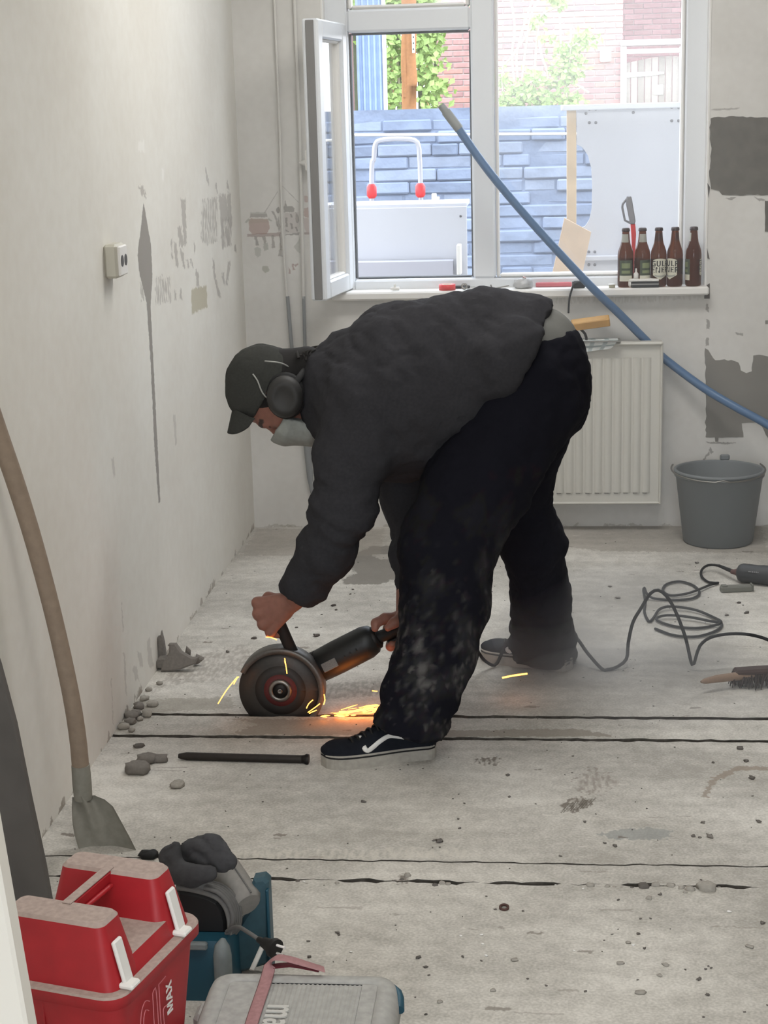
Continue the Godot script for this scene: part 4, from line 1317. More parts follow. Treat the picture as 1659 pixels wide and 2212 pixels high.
	put("painted_run", mb().tube([Vector3(az(645, 300, 0.012).x, 2.69, 0.012), az(648, 300, 0.012), az(652, 480, 0.012), az(656, 645, 0.012)], 0.006, 10).done(), pw, pb)
	put("bare_run", mb().tube([az(656, 640, 0.012), az(659, 760, 0.012), az(664, 965, 0.014), az(670, 1030, 0.014), az(676, 1075, 0.012)], [0.006, 0.006, 0.014, 0.012, 0.006], 12).done(), pg, pb)
	put("elbow", mb().tube(curve([az(676, 1040, 0.014), az(684, 1048, 0.016), az(720, 1048, 0.016)], 0.01), 0.006, 10).done(), pw, pb)
	# peg on the wall beside the casement
	var pe := thing("wall_peg", "pale pointed wall peg with a back plate beside the open casement", "peg")
	var pc := az(676, 352, 0.03)
	put("plate", mb().box(pc, Vector3(0.008, 0.058, 0.05), 0.002).done(), pg, pe)
	put("peg", mb().tube([pc, pc + Vector3(-0.03, 0.0, 0), pc + Vector3(-0.05, 0.002, 0)], [0.014, 0.012, 0.002], 12).done(), pw, pe)
	put("fixing", mb().box(pc + Vector3(-0.003, 0, -0.016), Vector3(0.012, 0.012, 0.026)).done(), pg, pe)
	# socket on the left wall
	var so := thing("wall_socket", "surface mounted cream double wall socket on the left wall beside the grey filler streak", "socket", Vector3(0.0, 1.166, 1.915))
	var cm := mat(Color(0.75, 0.735, 0.68), 0.45)
	put("box", mb().box(Vector3(0.017, 0, 0), Vector3(0.034, 0.084, 0.084), 0.006).done(), cm, so)
	put("face_plate", mb().box(Vector3(0.037, 0, 0), Vector3(0.008, 0.074, 0.076), 0.003).done(), M.white, so)
	for s in [-0.018, 0.018]:
		put("outlet", mb(Transform3D(Basis(Vector3.BACK, -PI / 2), Vector3(0.0405, 0, s))).lathe([Vector2(0.014, 0.0), Vector2(0.0145, 0.0012), Vector2(0.013, 0.0012), Vector2(0.0, 0.0008)], 18).done(), mat(Color(0.3, 0.29, 0.28), 0.6), so)
	# bottles
	bottle(1351, PI, "leftmost brown beer bottle on the sill, green and cream back label facing the room")
	bottle(1387, PI + 0.5, "second brown bottle from the left on the sill, green label half turned away")
	bottle(1422, 0.15, "middle brown beer bottle on the sill, cream shield label with black lettering facing the room")
	bottle(1457, -0.75, "fourth brown beer bottle on the sill, its lettered label turned towards the middle bottle")
	bottle(1497, 1.75, "rightmost dark beer bottle in the corner of the sill against the window jamb")
	sill_things()

func sill_things() -> void:
	var sy := 0.8835
	var red := mat(Color(0.85, 0.2, 0.2), 0.45)
	var S := func(u: float, z: float) -> Vector3:
		var p := az(u, 618, z)
		return Vector3(p.x, sy, z)
	var tp := thing("tape_roll", "red roll of tape lying flat on the window sill below the casement opening", "tape", S.call(966, 0.01))
	put("tape", mb().lathe([Vector2(0.018, 0.0), Vector2(0.03, 0.0), Vector2(0.03, 0.02), Vector2(0.018, 0.02), Vector2(0.018, 0.0)], 28).done(), red, tp)
	put("core", mb().lathe([Vector2(0.016, 0.0), Vector2(0.018, 0.0), Vector2(0.018, 0.0205), Vector2(0.016, 0.0205), Vector2(0.016, 0.0)], 28).done(), M.cream, tp)
	var kn := thing("utility_knife", "small black utility knife on the sill behind the red tape roll", "knife", S.call(993, -0.03))
	put("handle", mb().box(Vector3(0, 0.005, 0), Vector3(0.075, 0.01, 0.018), 0.003).done(), M.black, kn)
	put("blade", mb().box(Vector3(0.045, 0.005, 0), Vector3(0.02, 0.001, 0.012)).done(), M.steel, kn)
	var wa := thing("steel_washer", "grey round washer standing beside the red tape roll on the sill", "washer", S.call(1003, 0.02) + Vector3(0, 0.012, 0))
	put("ring", mb(Transform3D(Basis(Vector3.RIGHT, PI / 2 - 0.3), Vector3.ZERO)).lathe([Vector2(0.004, -0.002), Vector2(0.012, -0.002), Vector2(0.012, 0.002), Vector2(0.004, 0.002), Vector2(0.004, -0.002)], 20).done(), M.steel, wa)
	var cn := thing("pipe_fitting", "small white plastic fitting on the sill left of the red tape roll", "fitting", S.call(853, 0.02))
	put("body", mb(Transform3D(Basis(Vector3.BACK, PI / 2), Vector3(0, 0.008, 0))).lathe([Vector2(0, -0.016), Vector2(0.007, -0.016), Vector2(0.007, 0.006), Vector2(0.005, 0.016), Vector2(0, 0.016)], 14).done(), M.white, cn)
	put("spout", mb().tube([Vector3(0, 0.008, 0), Vector3(0, 0.024, 0)], 0.004, 10).done(), M.white, cn)
	var br := thing("steel_bracket", "bent white metal bracket lying on the sill right of the mullion", "bracket", S.call(1072, 0.03))
	put("arm", mb().tube(curve([Vector3(-0.02, 0.018, 0), Vector3(-0.012, 0.003, 0), Vector3(0.01, 0.006, -0.01), Vector3(0.045, 0.012, -0.02)], 0.006), 0.0028, 8).done(), M.steel, br)
	put("foot", mb().box(Vector3(-0.013, 0.003, 0.004), Vector3(0.012, 0.006, 0.014), 0.002).done(), M.steel, br)
	var bag := thing("plastic_bag", "small crumpled clear plastic bag on the sill right of the bent bracket", "bag", S.call(1130, 0.0))
	var nz := FastNoiseLite.new()
	nz.frequency = 0.05
	put("film", mb().surf(22, 14, func(a: float, b: float) -> Vector3:
		var th := PI * (b - 0.5)
		var d := Vector3(cos(th) * cos(TAU * a), sin(th), -cos(th) * sin(TAU * a))
		var k := 1.0 + 0.5 * nz.get_noise_3d(d.x * 40, d.y * 40, d.z * 40)
		return Vector3(d.x * 0.034 * k, maxf(0.0, 0.016 + d.y * 0.02 * k), d.z * 0.022 * k), true).done(), mat(Color(0.72, 0.72, 0.72), 0.3), bag)
	put("twist", mb().tube([Vector3(0.0, 0.028, 0), Vector3(0.006, 0.04, 0.002)], [0.004, 0.007], 8).done(), mat(Color(0.7, 0.55, 0.52), 0.5), bag)
	var sp := thing("spirit_level", "long red tool lying along the back of the sill beside the black adapter", "level", S.call(1196, -0.035))
	put("body", mb().box(Vector3(0, 0.008, 0), Vector3(0.13, 0.016, 0.014), 0.003).done(), mat(Color(0.8, 0.42, 0.45), 0.5), sp)
	put("vial", mb().box(Vector3(0.01, 0.0155, 0), Vector3(0.02, 0.003, 0.008), 0.001).done(), M.cream, sp)
	var ad := thing("power_adapter", "black power adapter on the sill with its cord hanging down the wall", "adapter", S.call(1250, 0.02))
	put("body", mb(spun(Vector3(0, 0.013, 0), 0.15)).box(Vector3.ZERO, Vector3(0.044, 0.026, 0.03), 0.004).done(), M.black, ad)
	put("plug", mb().box(Vector3(0.026, 0.022, -0.008), Vector3(0.02, 0.008, 0.012), 0.002).done(), M.black, ad)
	var a0: Vector3 = ad.position
	put("cord", mb().tube(curve([Vector3(-0.005, 0.02, 0.014), az(1240, 618, 0.058) - a0 + Vector3(0, 0.008, 0), az(1232, 636, 0.062) - a0, az(1229, 655, 0.05) - a0, az(1228, 676, 0.04) - a0], 0.01), 0.0035, 8).done(), M.black_rubber, ad)
	var ck := thing("cork", "small pale cork stub on the sill left of the bottles", "cork", S.call(1322, 0.03))
	put("body", mb().lathe([Vector2(0, 0), Vector2(0.011, 0), Vector2(0.0115, 0.01), Vector2(0, 0.01)], 16).done(), mat(Color(0.66, 0.64, 0.55), 0.8), ck)
	put("cap_plate", mb().lathe([Vector2(0, 0.01), Vector2(0.0125, 0.01), Vector2(0.0125, 0.013), Vector2(0, 0.013)], 16).done(), M.white, ck)
	var bx := thing("box", "flat black and white box lying on the sill before the bottles", "box", S.call(1393, 0.034))
	put("carton", mb().box(Vector3(0, 0.011, 0), Vector3(0.098, 0.022, 0.028), 0.002).done(), M.black, bx)
	put("white_lid", mb().box(Vector3(-0.004, 0.026, 0), Vector3(0.105, 0.009, 0.03), 0.002).done(), M.white, bx)
	put("stripe", mb().box(Vector3(0, 0.012, 0.0145), Vector3(0.096, 0.004, 0.001)).done(), M.steel, bx)
	put("end_cap", mb().ball(Vector3(-0.052, 0.014, 0), Vector3(0.008, 0.013, 0.013), 12, 8).done(), M.white, bx)
	var gb := thing("glue_bottle", "tiny white bottle with a nozzle standing on the flat box before the bottles", "bottle", az(1374, 604, 0.034))
	gb.position.y = sy + 0.0305
	put("body", mb().lathe([Vector2(0, 0), Vector2(0.009, 0), Vector2(0.009, 0.018), Vector2(0.004, 0.023), Vector2(0, 0.023)], 16).done(), M.white, gb)
	put("nozzle", mb().lathe([Vector2(0.0035, 0.022), Vector2(0.0028, 0.036), Vector2(0, 0.037)], 12).done(), M.white, gb)
	# scraper with a loop handle leaning on the pane
	var sw := thing("hand_scraper", "grey loop handled scraper with a red shaft leaning on the pane behind the bottles", "tool")
	var z := -0.03
	var P := func(u: float, v: float) -> Vector2:
		var p := az(u, v, z)
		return Vector2(p.x, p.y)
	var grey := mat(Color(0.55, 0.55, 0.57), 0.5)
	var grip := PackedVector2Array()
	for c in [[1354, 424], [1363, 424], [1365, 430], [1373, 478], [1370, 484], [1361, 484], [1352, 440]]:
		grip.append(P.call(c[0], c[1]))
	put("grip", mb(Transform3D(Basis(), Vector3(0, 0, z - 0.009))).prism(grip, 0.018, 0.003).done(), grey, sw)
	var lp := []
	for c in [[1356, 427], [1345, 441], [1344, 448], [1350, 476], [1362, 482]]:
		lp.append(az(c[0], c[1], z))
	put("knuckle_guard", mb().tube(lp, 0.0042, 8).done(), grey, sw)
	var bl := PackedVector2Array()
	for c in [[1362, 483], [1372, 483], [1374, 505], [1372, 545], [1370, 612], [1364, 612], [1365, 545], [1364, 510]]:
		bl.append(P.call(c[0], c[1]))
	put("shaft", mb(Transform3D(Basis(), Vector3(0, 0, z - 0.004))).prism(bl, 0.008, 0.002).done(), red, sw)

# ---- the man bent over the grinder
func J(u: float, v: float, z: float, r: float) -> Array:     # a joint: point and radius (given in pixels of the photograph)
	var p := az(u, v, z)
	return [p, r / pxm(p)]
func limb(js: Array, wide := 1.0, cuts := []) -> Array:
	var out := []
	for i in js.size() - 1:
		out.append(bone(js[i][0], js[i + 1][0], js[i][1], js[i + 1][1], wide, Vector3(0, 0, 1), cuts))
	return out
func cut_line(u0: float, v0: float, u1: float, v1: float, z: float, tilt := 0.0) -> Array:     # removes what lies left of the line seen walking from the first to the second point
	var a := az(u0, v0, z)
	var b := az(u1, v1, z)
	var d := (b - a).normalized()
	var n := Vector3(-d.y, d.x, 0).normalized()
	return [a, (n + Vector3(0, 0, tilt)).normalized()]

func person() -> void:
	var skin := ink(mat(Color.WHITE, 0.55, 0.4))
	skin.subsurf_scatter_enabled = true
	skin.subsurf_scatter_strength = 0.1
	var jacket_m := mat(Color(0.225, 0.223, 0.235), 0.95, 0.2)
	tri_noise(jacket_m, M.mottle_fine, 6.0)
	var trouser_m := ink(mat(Color.WHITE, 0.95, 0.2))
	trouser_m.heightmap_enabled = true
	trouser_m.uv1_triplanar = true
	trouser_m.uv1_world_triplanar = true
	trouser_m.uv1_scale = Vector3.ONE * 3.0
	trouser_m.heightmap_texture = M.fine
	trouser_m.heightmap_scale = 0.1
	var shirt_m := mat(Color(0.43, 0.43, 0.415), 0.95, 0.2)
	var cap_m := mat(Color(0.255, 0.257, 0.245), 0.9, 0.2)
	tri_noise(cap_m, M.mottle_fine, 8.0)
	var me := thing("person", "person in dark jacket, cap, ear muffs and face mask bent low over the angle grinder", "person", az(960, 1100, 2.0) * Vector3(1, 0, 1))
	var org := me.position
	var shift := func(parts: Array) -> Array:
		for p in parts:
			for i in p[0].size():
				p[0][i] -= org
		return parts
	var wr := FastNoiseLite.new()
	wr.noise_type = FastNoiseLite.TYPE_SIMPLEX_SMOOTH
	wr.frequency = 1.0
	wr.fractal_octaves = 3

	# joints
	var zt := 1.93
	var hipL := J(1135, 840, 2.01, 68)
	var kneeL := J(968, 1185, 2.17, 50)
	var ankL := J(886, 1535, 2.30, 34)
	var hipR := J(1150, 850, 1.83, 64)
	var kneeR := J(1128, 1115, 1.73, 42)
	var ankR := J(1182, 1362, 1.59, 34)
	var shL := J(778, 870, 2.09, 54)
	var elL := J(744, 1100, 2.14, 36)
	var wrL := J(640, 1288, 2.065, 27)
	var shR := J(805, 870, 1.78, 52)
	var elR := J(890, 1090, 1.76, 34)
	var wrR := J(880, 1330, 1.95, 25)

	# skin: one body from head to ankles, with finer head and hands in the same mesh
	var body := []
	body += limb([J(1145, 805, zt, 80), J(1010, 795, zt, 92), J(870, 835, zt, 104), J(760, 830, zt, 70), J(695, 852, zt, 42), J(630, 850, 1.94, 45)], 1.25)
	for q in [[hipL, kneeL, ankL, ay(942, 1628), ay(694, 1652)], [hipR, kneeR, ankR, ay(1236, 1446), ay(1042, 1418)]]:
		var heel: Vector3 = q[3]
		var toe: Vector3 = q[4]
		body += limb([q[0], q[1], q[2], [heel.lerp(toe, 0.22) + Vector3(0, 0.07, 0), 0.027], [heel.lerp(toe, 0.45) + Vector3(0, 0.058, 0), 0.02], [heel.lerp(toe, 0.75) + Vector3(0, 0.044, 0), 0.011]])
	body += limb([shL, elL, wrL]) + limb([shR, elR, wrR])
	var parts := [nets(body, 0.013, 0.012)]
	# head: crown up and to the left, face down and to the left
	var hc := az(589, 840, 1.945)
	var dn := Vector3(0.975, -0.22, 0.0).normalized()      # from crown to chin
	var fc := Vector3(-0.22, -0.975, 0.0).normalized()     # the way the face looks
	var sd := Vector3(0, 0, 1)
	var h := func(d: float, f: float, s: float) -> Vector3: return hc + dn * d + fc * f + sd * s
	var head := []
	head.append(bone(h.call(-0.022, -0.012, 0), h.call(0.0, -0.005, 0), 0.085, 0.084, 0.9))
	head.append(bone(h.call(-0.03, 0.03, 0), h.call(0.01, 0.03, 0), 0.062, 0.06, 1.0))
	head.append(bone(h.call(0.04, 0.035, 0), h.call(0.085, 0.06, 0), 0.055, 0.032, 1.1))        # jaw and chin
	head.append(bone(h.call(-0.005, 0.083, 0.03), h.call(-0.005, 0.083, -0.03), 0.013, 0.013))   # brow
	head.append(bone(h.call(0.0, 0.088, 0), h.call(0.042, 0.112, 0), 0.008, 0.012))              # nose
	head.append(bone(h.call(0.045, 0.105, 0.012), h.call(0.045, 0.105, -0.012), 0.009, 0.009))
	head.append(bone(h.call(0.068, 0.088, 0.018), h.call(0.068, 0.088, -0.018), 0.008, 0.008))   # lips
	head.append(bone(h.call(0.078, 0.086, 0.015), h.call(0.078, 0.086, -0.015), 0.008, 0.008))
	for s in [-1.0, 1.0]:
		head.append(bone(h.call(0.04, 0.062, 0.04 * s), h.call(0.045, 0.04, 0.055 * s), 0.022, 0.02))     # cheekbones
		head.append(bone(h.call(0.0, -0.005, 0.079 * s), h.call(0.045, 0.004, 0.074 * s), 0.012, 0.008, 0.7))   # ears
		head.append(bone(h.call(0.012, 0.079, 0.03 * s), h.call(0.012, 0.079, 0.033 * s), 0.0115, 0.0115))   # closed, lowered eyelids
	head.append(bone(h.call(0.06, -0.03, 0), h.call(0.12, -0.07, 0), 0.05, 0.05))              # neck
	parts.append(nets(head, 0.004, 0.006))
	parts.append(nets(left_hand(wrL[0]), 0.0035, 0.0035))
	parts.append(nets(right_hand(wrR[0]), 0.0035, 0.0035))
	var eye: Vector3 = h.call(0.012, 0.085, 0.035)
	var browc: Vector3 = h.call(-0.008, 0.092, 0.03)
	var skin_tint := func(p: Vector3, n: Vector3) -> Color:
		var c := Color(0.25, 0.115, 0.085)
		var q := p + org
		var m := wr.get_noise_3d(q.x * 60.0, q.y * 60.0, q.z * 60.0)
		c = c * (1.0 + 0.14 * m)
		var b := q - browc
		if absf(b.dot(dn)) < 0.006 and absf(b.dot(fc)) < 0.02 and absf(q.z - 1.945) < 0.05 and absf(q.z - 1.945) > 0.012:
			c = Color(0.05, 0.035, 0.03)
		if absf((q - eye).dot(dn) - 0.004) < 0.0022 and absf((q - eye).dot(fc)) < 0.02 and absf(absf(q.z - 1.945) - 0.033) < 0.014:
			c = Color(0.06, 0.03, 0.025)
		return c
	put("body", net_mesh(shift.call(parts), skin_tint), skin, me)

	# jacket
	var jk := []
	var hem := cut_line(1195, 652, 1106, 836, zt, 0.0)
	jk += limb([J(1140, 742, zt, 104), J(1060, 752, zt, 117), J(980, 800, zt, 158), J(880, 842, zt, 180), J(805, 862, zt, 140), J(745, 850, zt, 100)], 1.16)
	jk += limb([J(860, 940, zt, 88), J(925, 952, zt, 68)], 1.35)
	jk += limb([J(1090, 800, zt, 62), J(1010, 850, zt, 90)], 1.5)
	jk += limb([J(1122, 752, 2.09, 56), J(1086, 788, 2.11, 56), J(1052, 800, 2.105, 50)])
	jk += limb([J(735, 815, zt, 66), J(714, 818, zt, 46)], 1.2)
	jk += limb([J(790, 870, 2.09, 92), J(762, 985, 2.12, 71), J(744, 1100, 2.14, 58), J(702, 1190, 2.11, 51)])
	var cuffL := cut_line(690, 1306, 606, 1268, 2.07, 0.0)
	jk += limb([J(702, 1190, 2.11, 51), J(662, 1262, 2.075, 43), J(640, 1300, 2.06, 41)], 1.0, [cuffL])
	jk += limb([J(810, 870, 1.77, 88), J(885, 1040, 1.76, 62), J(893, 1090, 1.76, 58), J(892, 1190, 1.84, 42)])
	var cuffR := cut_line(920, 1316, 845, 1308, 1.93, 0.0)
	jk += limb([J(892, 1190, 1.84, 42), J(890, 1330, 1.94, 33)], 1.0, [cuffR])
	var fold := func(p: Vector3, n: Vector3) -> float:
		var a := wr.get_noise_3d(p.x * 7.0 + p.y * 5.0, p.y * 2.6 - p.x * 2.0, p.z * 5.0) * 0.013 + 0.004      # long slack folds
		a += wr.get_noise_3d(p.x * 20.0, p.y * 26.0, p.z * 14.0) * 0.003
		a -= 0.006 * pow(1.0 - absf(wr.get_noise_3d(p.x * 5.5 + p.y * 6.5, p.y * 3.0 - p.x * 4.0 + 20.0, p.z * 4.0)), 7.0)
		var e := absf(p.distance_to(elL[0]))
		if e < 0.16:
			a += 0.006 * sin(p.y * 150.0 + p.x * 60.0 + 3.0 * wr.get_noise_3d(p.x * 8.0, p.y * 8.0, p.z * 8.0)) * (1.0 - e / 0.16)
		return a
	put("jacket", net_mesh(shift.call([nets(jk, 0.0105, 0.018, fold, [hem])])), jacket_m, me)
	# collar stub at the nape
	put("collar", mb().surf(24, 6, func(a: float, b: float) -> Vector3:
		var t := TAU * a
		var c: Vector3 = az(lerpf(726, 698, b), lerpf(808, 815, b), zt) - org
		var rr := lerpf(0.088, 0.08, b)
		return c + Vector3(0.25, 0.97, 0).normalized() * cos(t) * rr * (1.0 + 0.06 * sin(3.0 * t)) + Vector3(0, 0, 1) * sin(t) * rr, true).done(), jacket_m, me)
	# shirt tail between jacket and waistband
	var waist := cut_line(1300, 688, 1120, 760, zt, 0.0)
	put("shirt", net_mesh(shift.call([nets(limb([J(1120, 758, zt, 95), J(1152, 766, zt, 104), J(1168, 790, zt, 90)], 1.2), 0.011, 0.01, func(p: Vector3, n: Vector3) -> float: return -0.004 + 0.004 * wr.get_noise_3d(p.x * 10.0 + p.y * 16.0, p.y * 6.0, p.z * 12.0), [])])), shirt_m, me)

	# trousers: wide work trousers, both legs and seat
	var tr := []
	tr += limb([J(1176, 772, 1.93, 92), J(1158, 815, 1.93, 114), J(1152, 850, 1.93, 118)], 1.28, [[az(1253, 700, zt), cut_line(1120, 762, 1300, 680, zt)[1]]])
	tr += limb([J(1140, 850, 2.02, 118), J(1030, 1050, 2.10, 112), J(968, 1185, 2.165, 98), J(962, 1300, 2.21, 89), J(946, 1400, 2.25, 78), J(906, 1500, 2.29, 75)])
	var cfl := cut_line(960, 1585, 790, 1542, 2.33, 0.0)
	tr += limb([J(906, 1500, 2.29, 75), J(884, 1570, 2.32, 69), J(874, 1640, 2.34, 76)], 1.0, [cfl])
	tr += limb([J(1160, 860, 1.83, 112), J(1116, 1000, 1.78, 84), J(1118, 1090, 1.73, 74), J(1152, 1180, 1.69, 66), J(1168, 1290, 1.64, 60)])
	var cfr := cut_line(1260, 1440, 1095, 1415, 1.59, 0.0)
	tr += limb([J(1168, 1290, 1.64, 60), J(1174, 1380, 1.60, 66), J(1178, 1460, 1.57, 72)], 1.0, [cfr])
	var fold2 := func(p: Vector3, n: Vector3) -> float:
		var a := wr.get_noise_3d(p.x * 6.0 + p.y * 4.0, p.y * 5.0 - p.x * 3.0, p.z * 5.0) * 0.010
		a += wr.get_noise_3d(p.x * 18.0, p.y * 30.0, p.z * 14.0) * 0.003
		a -= 0.005 * pow(1.0 - absf(wr.get_noise_3d(p.x * 5.0 - p.y * 3.0, p.y * 7.0 + p.x * 3.0, p.z * 4.0)), 7.0)
		if p.y < 0.2: a += 0.005 * sin(p.y * 120.0 + p.x * 25.0 + p.z * 20.0) * (1.0 - p.y / 0.2)
		return a
	var dusty := func(p: Vector3, n: Vector3) -> Color:
		var q := p + org
		var c := Color(0.011, 0.0108, 0.014)
		var d := 0.0
		var big := wr.get_noise_3d(q.x * 9.0, q.y * 6.0, q.z * 9.0)
		var small := wr.get_noise_3d(q.x * 40.0, q.y * 30.0, q.z * 40.0)
		if q.z > 2.0:                                  # near leg: plaster dust over knee, shin and hem
			d += clampf(big * 1.4 + 0.1, 0.0, 1.0) * 0.25 * smoothstep(0.75, 0.3, q.y)
			d += clampf(small * 2.0 + big - 0.35, 0.0, 1.0) * 0.8 * smoothstep(0.62, 0.2, q.y)
			d += 0.5 * clampf(small * 1.5 + 0.3, 0.0, 1.0) * smoothstep(0.07, 0.0, absf(q.x - (az(905, 1370, 2.3).x))) * smoothstep(0.12, 0.02, absf(q.y - 0.27))
		else:
			d += clampf(big + 0.1, 0.0, 1.0) * 0.2 * smoothstep(0.3, 0.05, q.y)
		return c.lerp(Color(0.22, 0.21, 0.195), clampf(d * 0.4, 0.0, 0.4))
	put("trousers", net_mesh(shift.call([nets(tr, 0.0105, 0.016, fold2)]), dusty), trouser_m, me)
	# cap
	var cap := []
	cap.append(bone(h.call(-0.03, -0.014, 0), h.call(-0.01, -0.01, 0), 0.093, 0.096, 0.92))
	cap.append(bone(h.call(-0.04, 0.028, 0), h.call(-0.02, 0.026, 0), 0.068, 0.070, 1.0))
	var capcut := [h.call(-0.022, 0.057, 0), (dn + fc * 0.4).normalized()]
	var capcut2 := [h.call(0.028, -0.07, 0), (dn * 0.9 - fc * 0.1).normalized()]
	var cm := put("cap", net_mesh(shift.call([nets(cap, 0.005, 0.008, func(p: Vector3, n: Vector3) -> float:
		var q := p - hc
		return 0.0035 * wr.get_noise_3d(p.x * 16.0, p.y * 16.0, p.z * 12.0) - 0.0015 * exp(-pow(q.z * 120.0, 2.0)), [capcut])])), cap_m, me)
	var brim := mb()
	var bs := func(a: float, b: float, off: float) -> Vector3:
		var s := lerpf(-1.0, 1.0, a)
		var root: Vector3 = h.call(lerpf(-0.088, -0.028, s * s), lerpf(0.058, 0.066, s * s), 0.078 * sin(s * 1.4) / sin(1.4))
		var reach := 0.072 * pow(maxf(0.0, 1.0 - pow(absf(s), 2.6)), 0.6) * b
		return root + fc * reach + dn * (0.006 * s * s * b - 0.04 * reach) + (dn * off) - org
	brim.surf(24, 8, func(a: float, b: float) -> Vector3: return bs.call(a, b, -0.002))
	brim.surf(24, 8, func(a: float, b: float) -> Vector3: return bs.call(1.0 - a, b, 0.002))
	brim.surf(24, 1, func(a: float, b: float) -> Vector3: return bs.call(a, 1.0, lerpf(-0.002, 0.002, b)))
	put("brim", brim.done(), cap_m, cm)
	# hair at the nape
	var hair := mb()
	hair.smooth(true)
	var hr := RandomNumberGenerator.new()
	hr.seed = 3
	for k in 70:
		var base: Vector3 = h.call(hr.randf_range(0.055, 0.085), -0.095 + hr.randf_range(-0.006, 0.006), hr.randf_range(-0.05, 0.05)) - org
		var tip := base + Vector3(hr.randf_range(-0.01, 0.03), hr.randf_range(0.004, 0.022), hr.randf_range(-0.015, 0.015))
		hair.tube([base, base.lerp(tip, 0.5) + Vector3(-0.002, 0.004, 0), tip], [0.006, 0.004, 0.0008], 5)
	var hnet := nets([bone(h.call(-0.03, -0.013, 0), h.call(0.012, -0.012, 0), 0.0915, 0.0885, 0.91), bone(h.call(0.04, -0.05, 0), h.call(0.075, -0.068, 0), 0.06, 0.056)], 0.005, 0.006, null, [[h.call(0.062, -0.03, 0), (dn + fc * 0.8).normalized()], [h.call(0.0, 0.045, 0), fc]])
	put("hair", net_mesh(shift.call([hnet])), mat(Color(0.085, 0.075, 0.07), 0.9), me)
	put("hair_tuft", hair.done(), mat(Color(0.1, 0.085, 0.075), 0.8), me)
	# ear muffs
	var em := Node3D.new()
	em.name = "ear_muffs"
	me.add_child(em)
	var ec: Vector3 = az(628, 843, 1.945) - org
	for s in [-1.0, 1.0]:
		var T := Transform3D(Basis(Vector3.RIGHT, PI / 2 * s), ec + Vector3(0, 0, 0.082 * s)) * Transform3D(Basis().scaled(Vector3(1.0, 1, 1.16)), Vector3.ZERO)
		put("ear_cushion", mb(T).lathe([Vector2(0, -0.012), Vector2(0.046, -0.012), Vector2(0.05, -0.005), Vector2(0.05, 0.004), Vector2(0.044, 0.01), Vector2(0, 0.01)], 28).done(), M.black_rubber, em)
		put("ear_cup", mb(T).lathe([Vector2(0, 0.008), Vector2(0.045, 0.008), Vector2(0.045, 0.02), Vector2(0.036, 0.034), Vector2(0.026, 0.037), Vector2(0.022, 0.0345), Vector2(0, 0.036)], 28).done(), mat(Color(0.17, 0.165, 0.16), 0.6), em)
	var band := []
	for k in 21:
		var a := lerpf(0.0, PI, k / 20.0)
		band.append(ec + Vector3(0, 0, 1) * cos(a) * 0.108 + (Vector3(0.62, 0.78, 0)).normalized() * sin(a) * 0.088)
	put("neck_band", mb().tube(band, 0.009, 10, true, 0.35, Vector3(0.62, 0.78, 0)).done(), M.black_rubber, em)
	# dust mask with its straps
	var mk := []
	mk.append(bone(h.call(0.04, 0.096, 0), h.call(0.115, 0.09, 0), 0.03, 0.03, 1.45))
	mk.append(bone(h.call(0.068, 0.064, 0), h.call(0.108, 0.07, 0), 0.06, 0.047, 1.42))
	mk.append(bone(h.call(0.035, 0.112, 0), h.call(0.05, 0.112, 0), 0.018, 0.02, 1.0))
	var mcut := [h.call(0.022, 0.118, 0), (-dn - fc * 0.42).normalized()]
	var mcut2 := [h.call(0.06, 0.05, 0), (-fc + dn * 0.12).normalized()]
	var mask := put("face_mask", net_mesh(shift.call([nets(mk, 0.0045, 0.01, func(p: Vector3, n: Vector3) -> float: return 0.003 * wr.get_noise_3d(p.x * 14.0 + p.y * 20.0, p.y * 14.0, p.z * 10.0), [mcut, mcut2])])), tri_noise(mat(Color(0.60, 0.61, 0.59), 0.9, 0.2), M.mottle_fine, 3.0), me)
	var sm := mat(Color(0.62, 0.62, 0.6), 0.7)
	for q in [[[612, 905], [607, 882], [590, 870], [568, 850], [556, 822], [546, 808]], [[645, 812], [628, 796], [606, 784], [572, 780]], [[672, 910], [662, 890], [655, 872]]]:
		var pts := []
		for c in q:
			var p := az(c[0], c[1], 1.945)
			var rel := p - hc
			var dd: float = rel.dot(dn)
			var ff: float = rel.dot(fc)
			var rr := 0.098 if dd < 0.03 else 0.084
			var zz := sqrt(maxf(0.0004, rr * rr - minf(rr * rr, pow(dd + 0.03, 2.0) + pow(ff, 2.0)))) * 0.92
			pts.append(az(c[0], c[1], 1.945 + zz + (0.006 if c[0] < 600 else 0.03)) - org)
		put("strap", mb().tube(curve(pts, 0.008), 0.0018, 6).done(), sm, mask)
	# socks and shoes
	for q in [[ankL, ay(942, 1628), ay(694, 1652)], [ankR, ay(1236, 1446), ay(1042, 1418)]]:
		var heel: Vector3 = q[1]
		var toe: Vector3 = q[2]
		put("sock", net_mesh(shift.call([nets(limb([[q[0][0], q[0][1] + 0.006], [heel.lerp(toe, 0.2) + Vector3(0, 0.075, 0), 0.036], [heel.lerp(toe, 0.42) + Vector3(0, 0.062, 0), 0.026]]), 0.007, 0.008)])), M.black_rubber, me)
	shoe(me, org, ay(942, 1628) , ay(694, 1652), 1.0)
	shoe(me, org, ay(1236, 1446), ay(1042, 1418), 1.0)

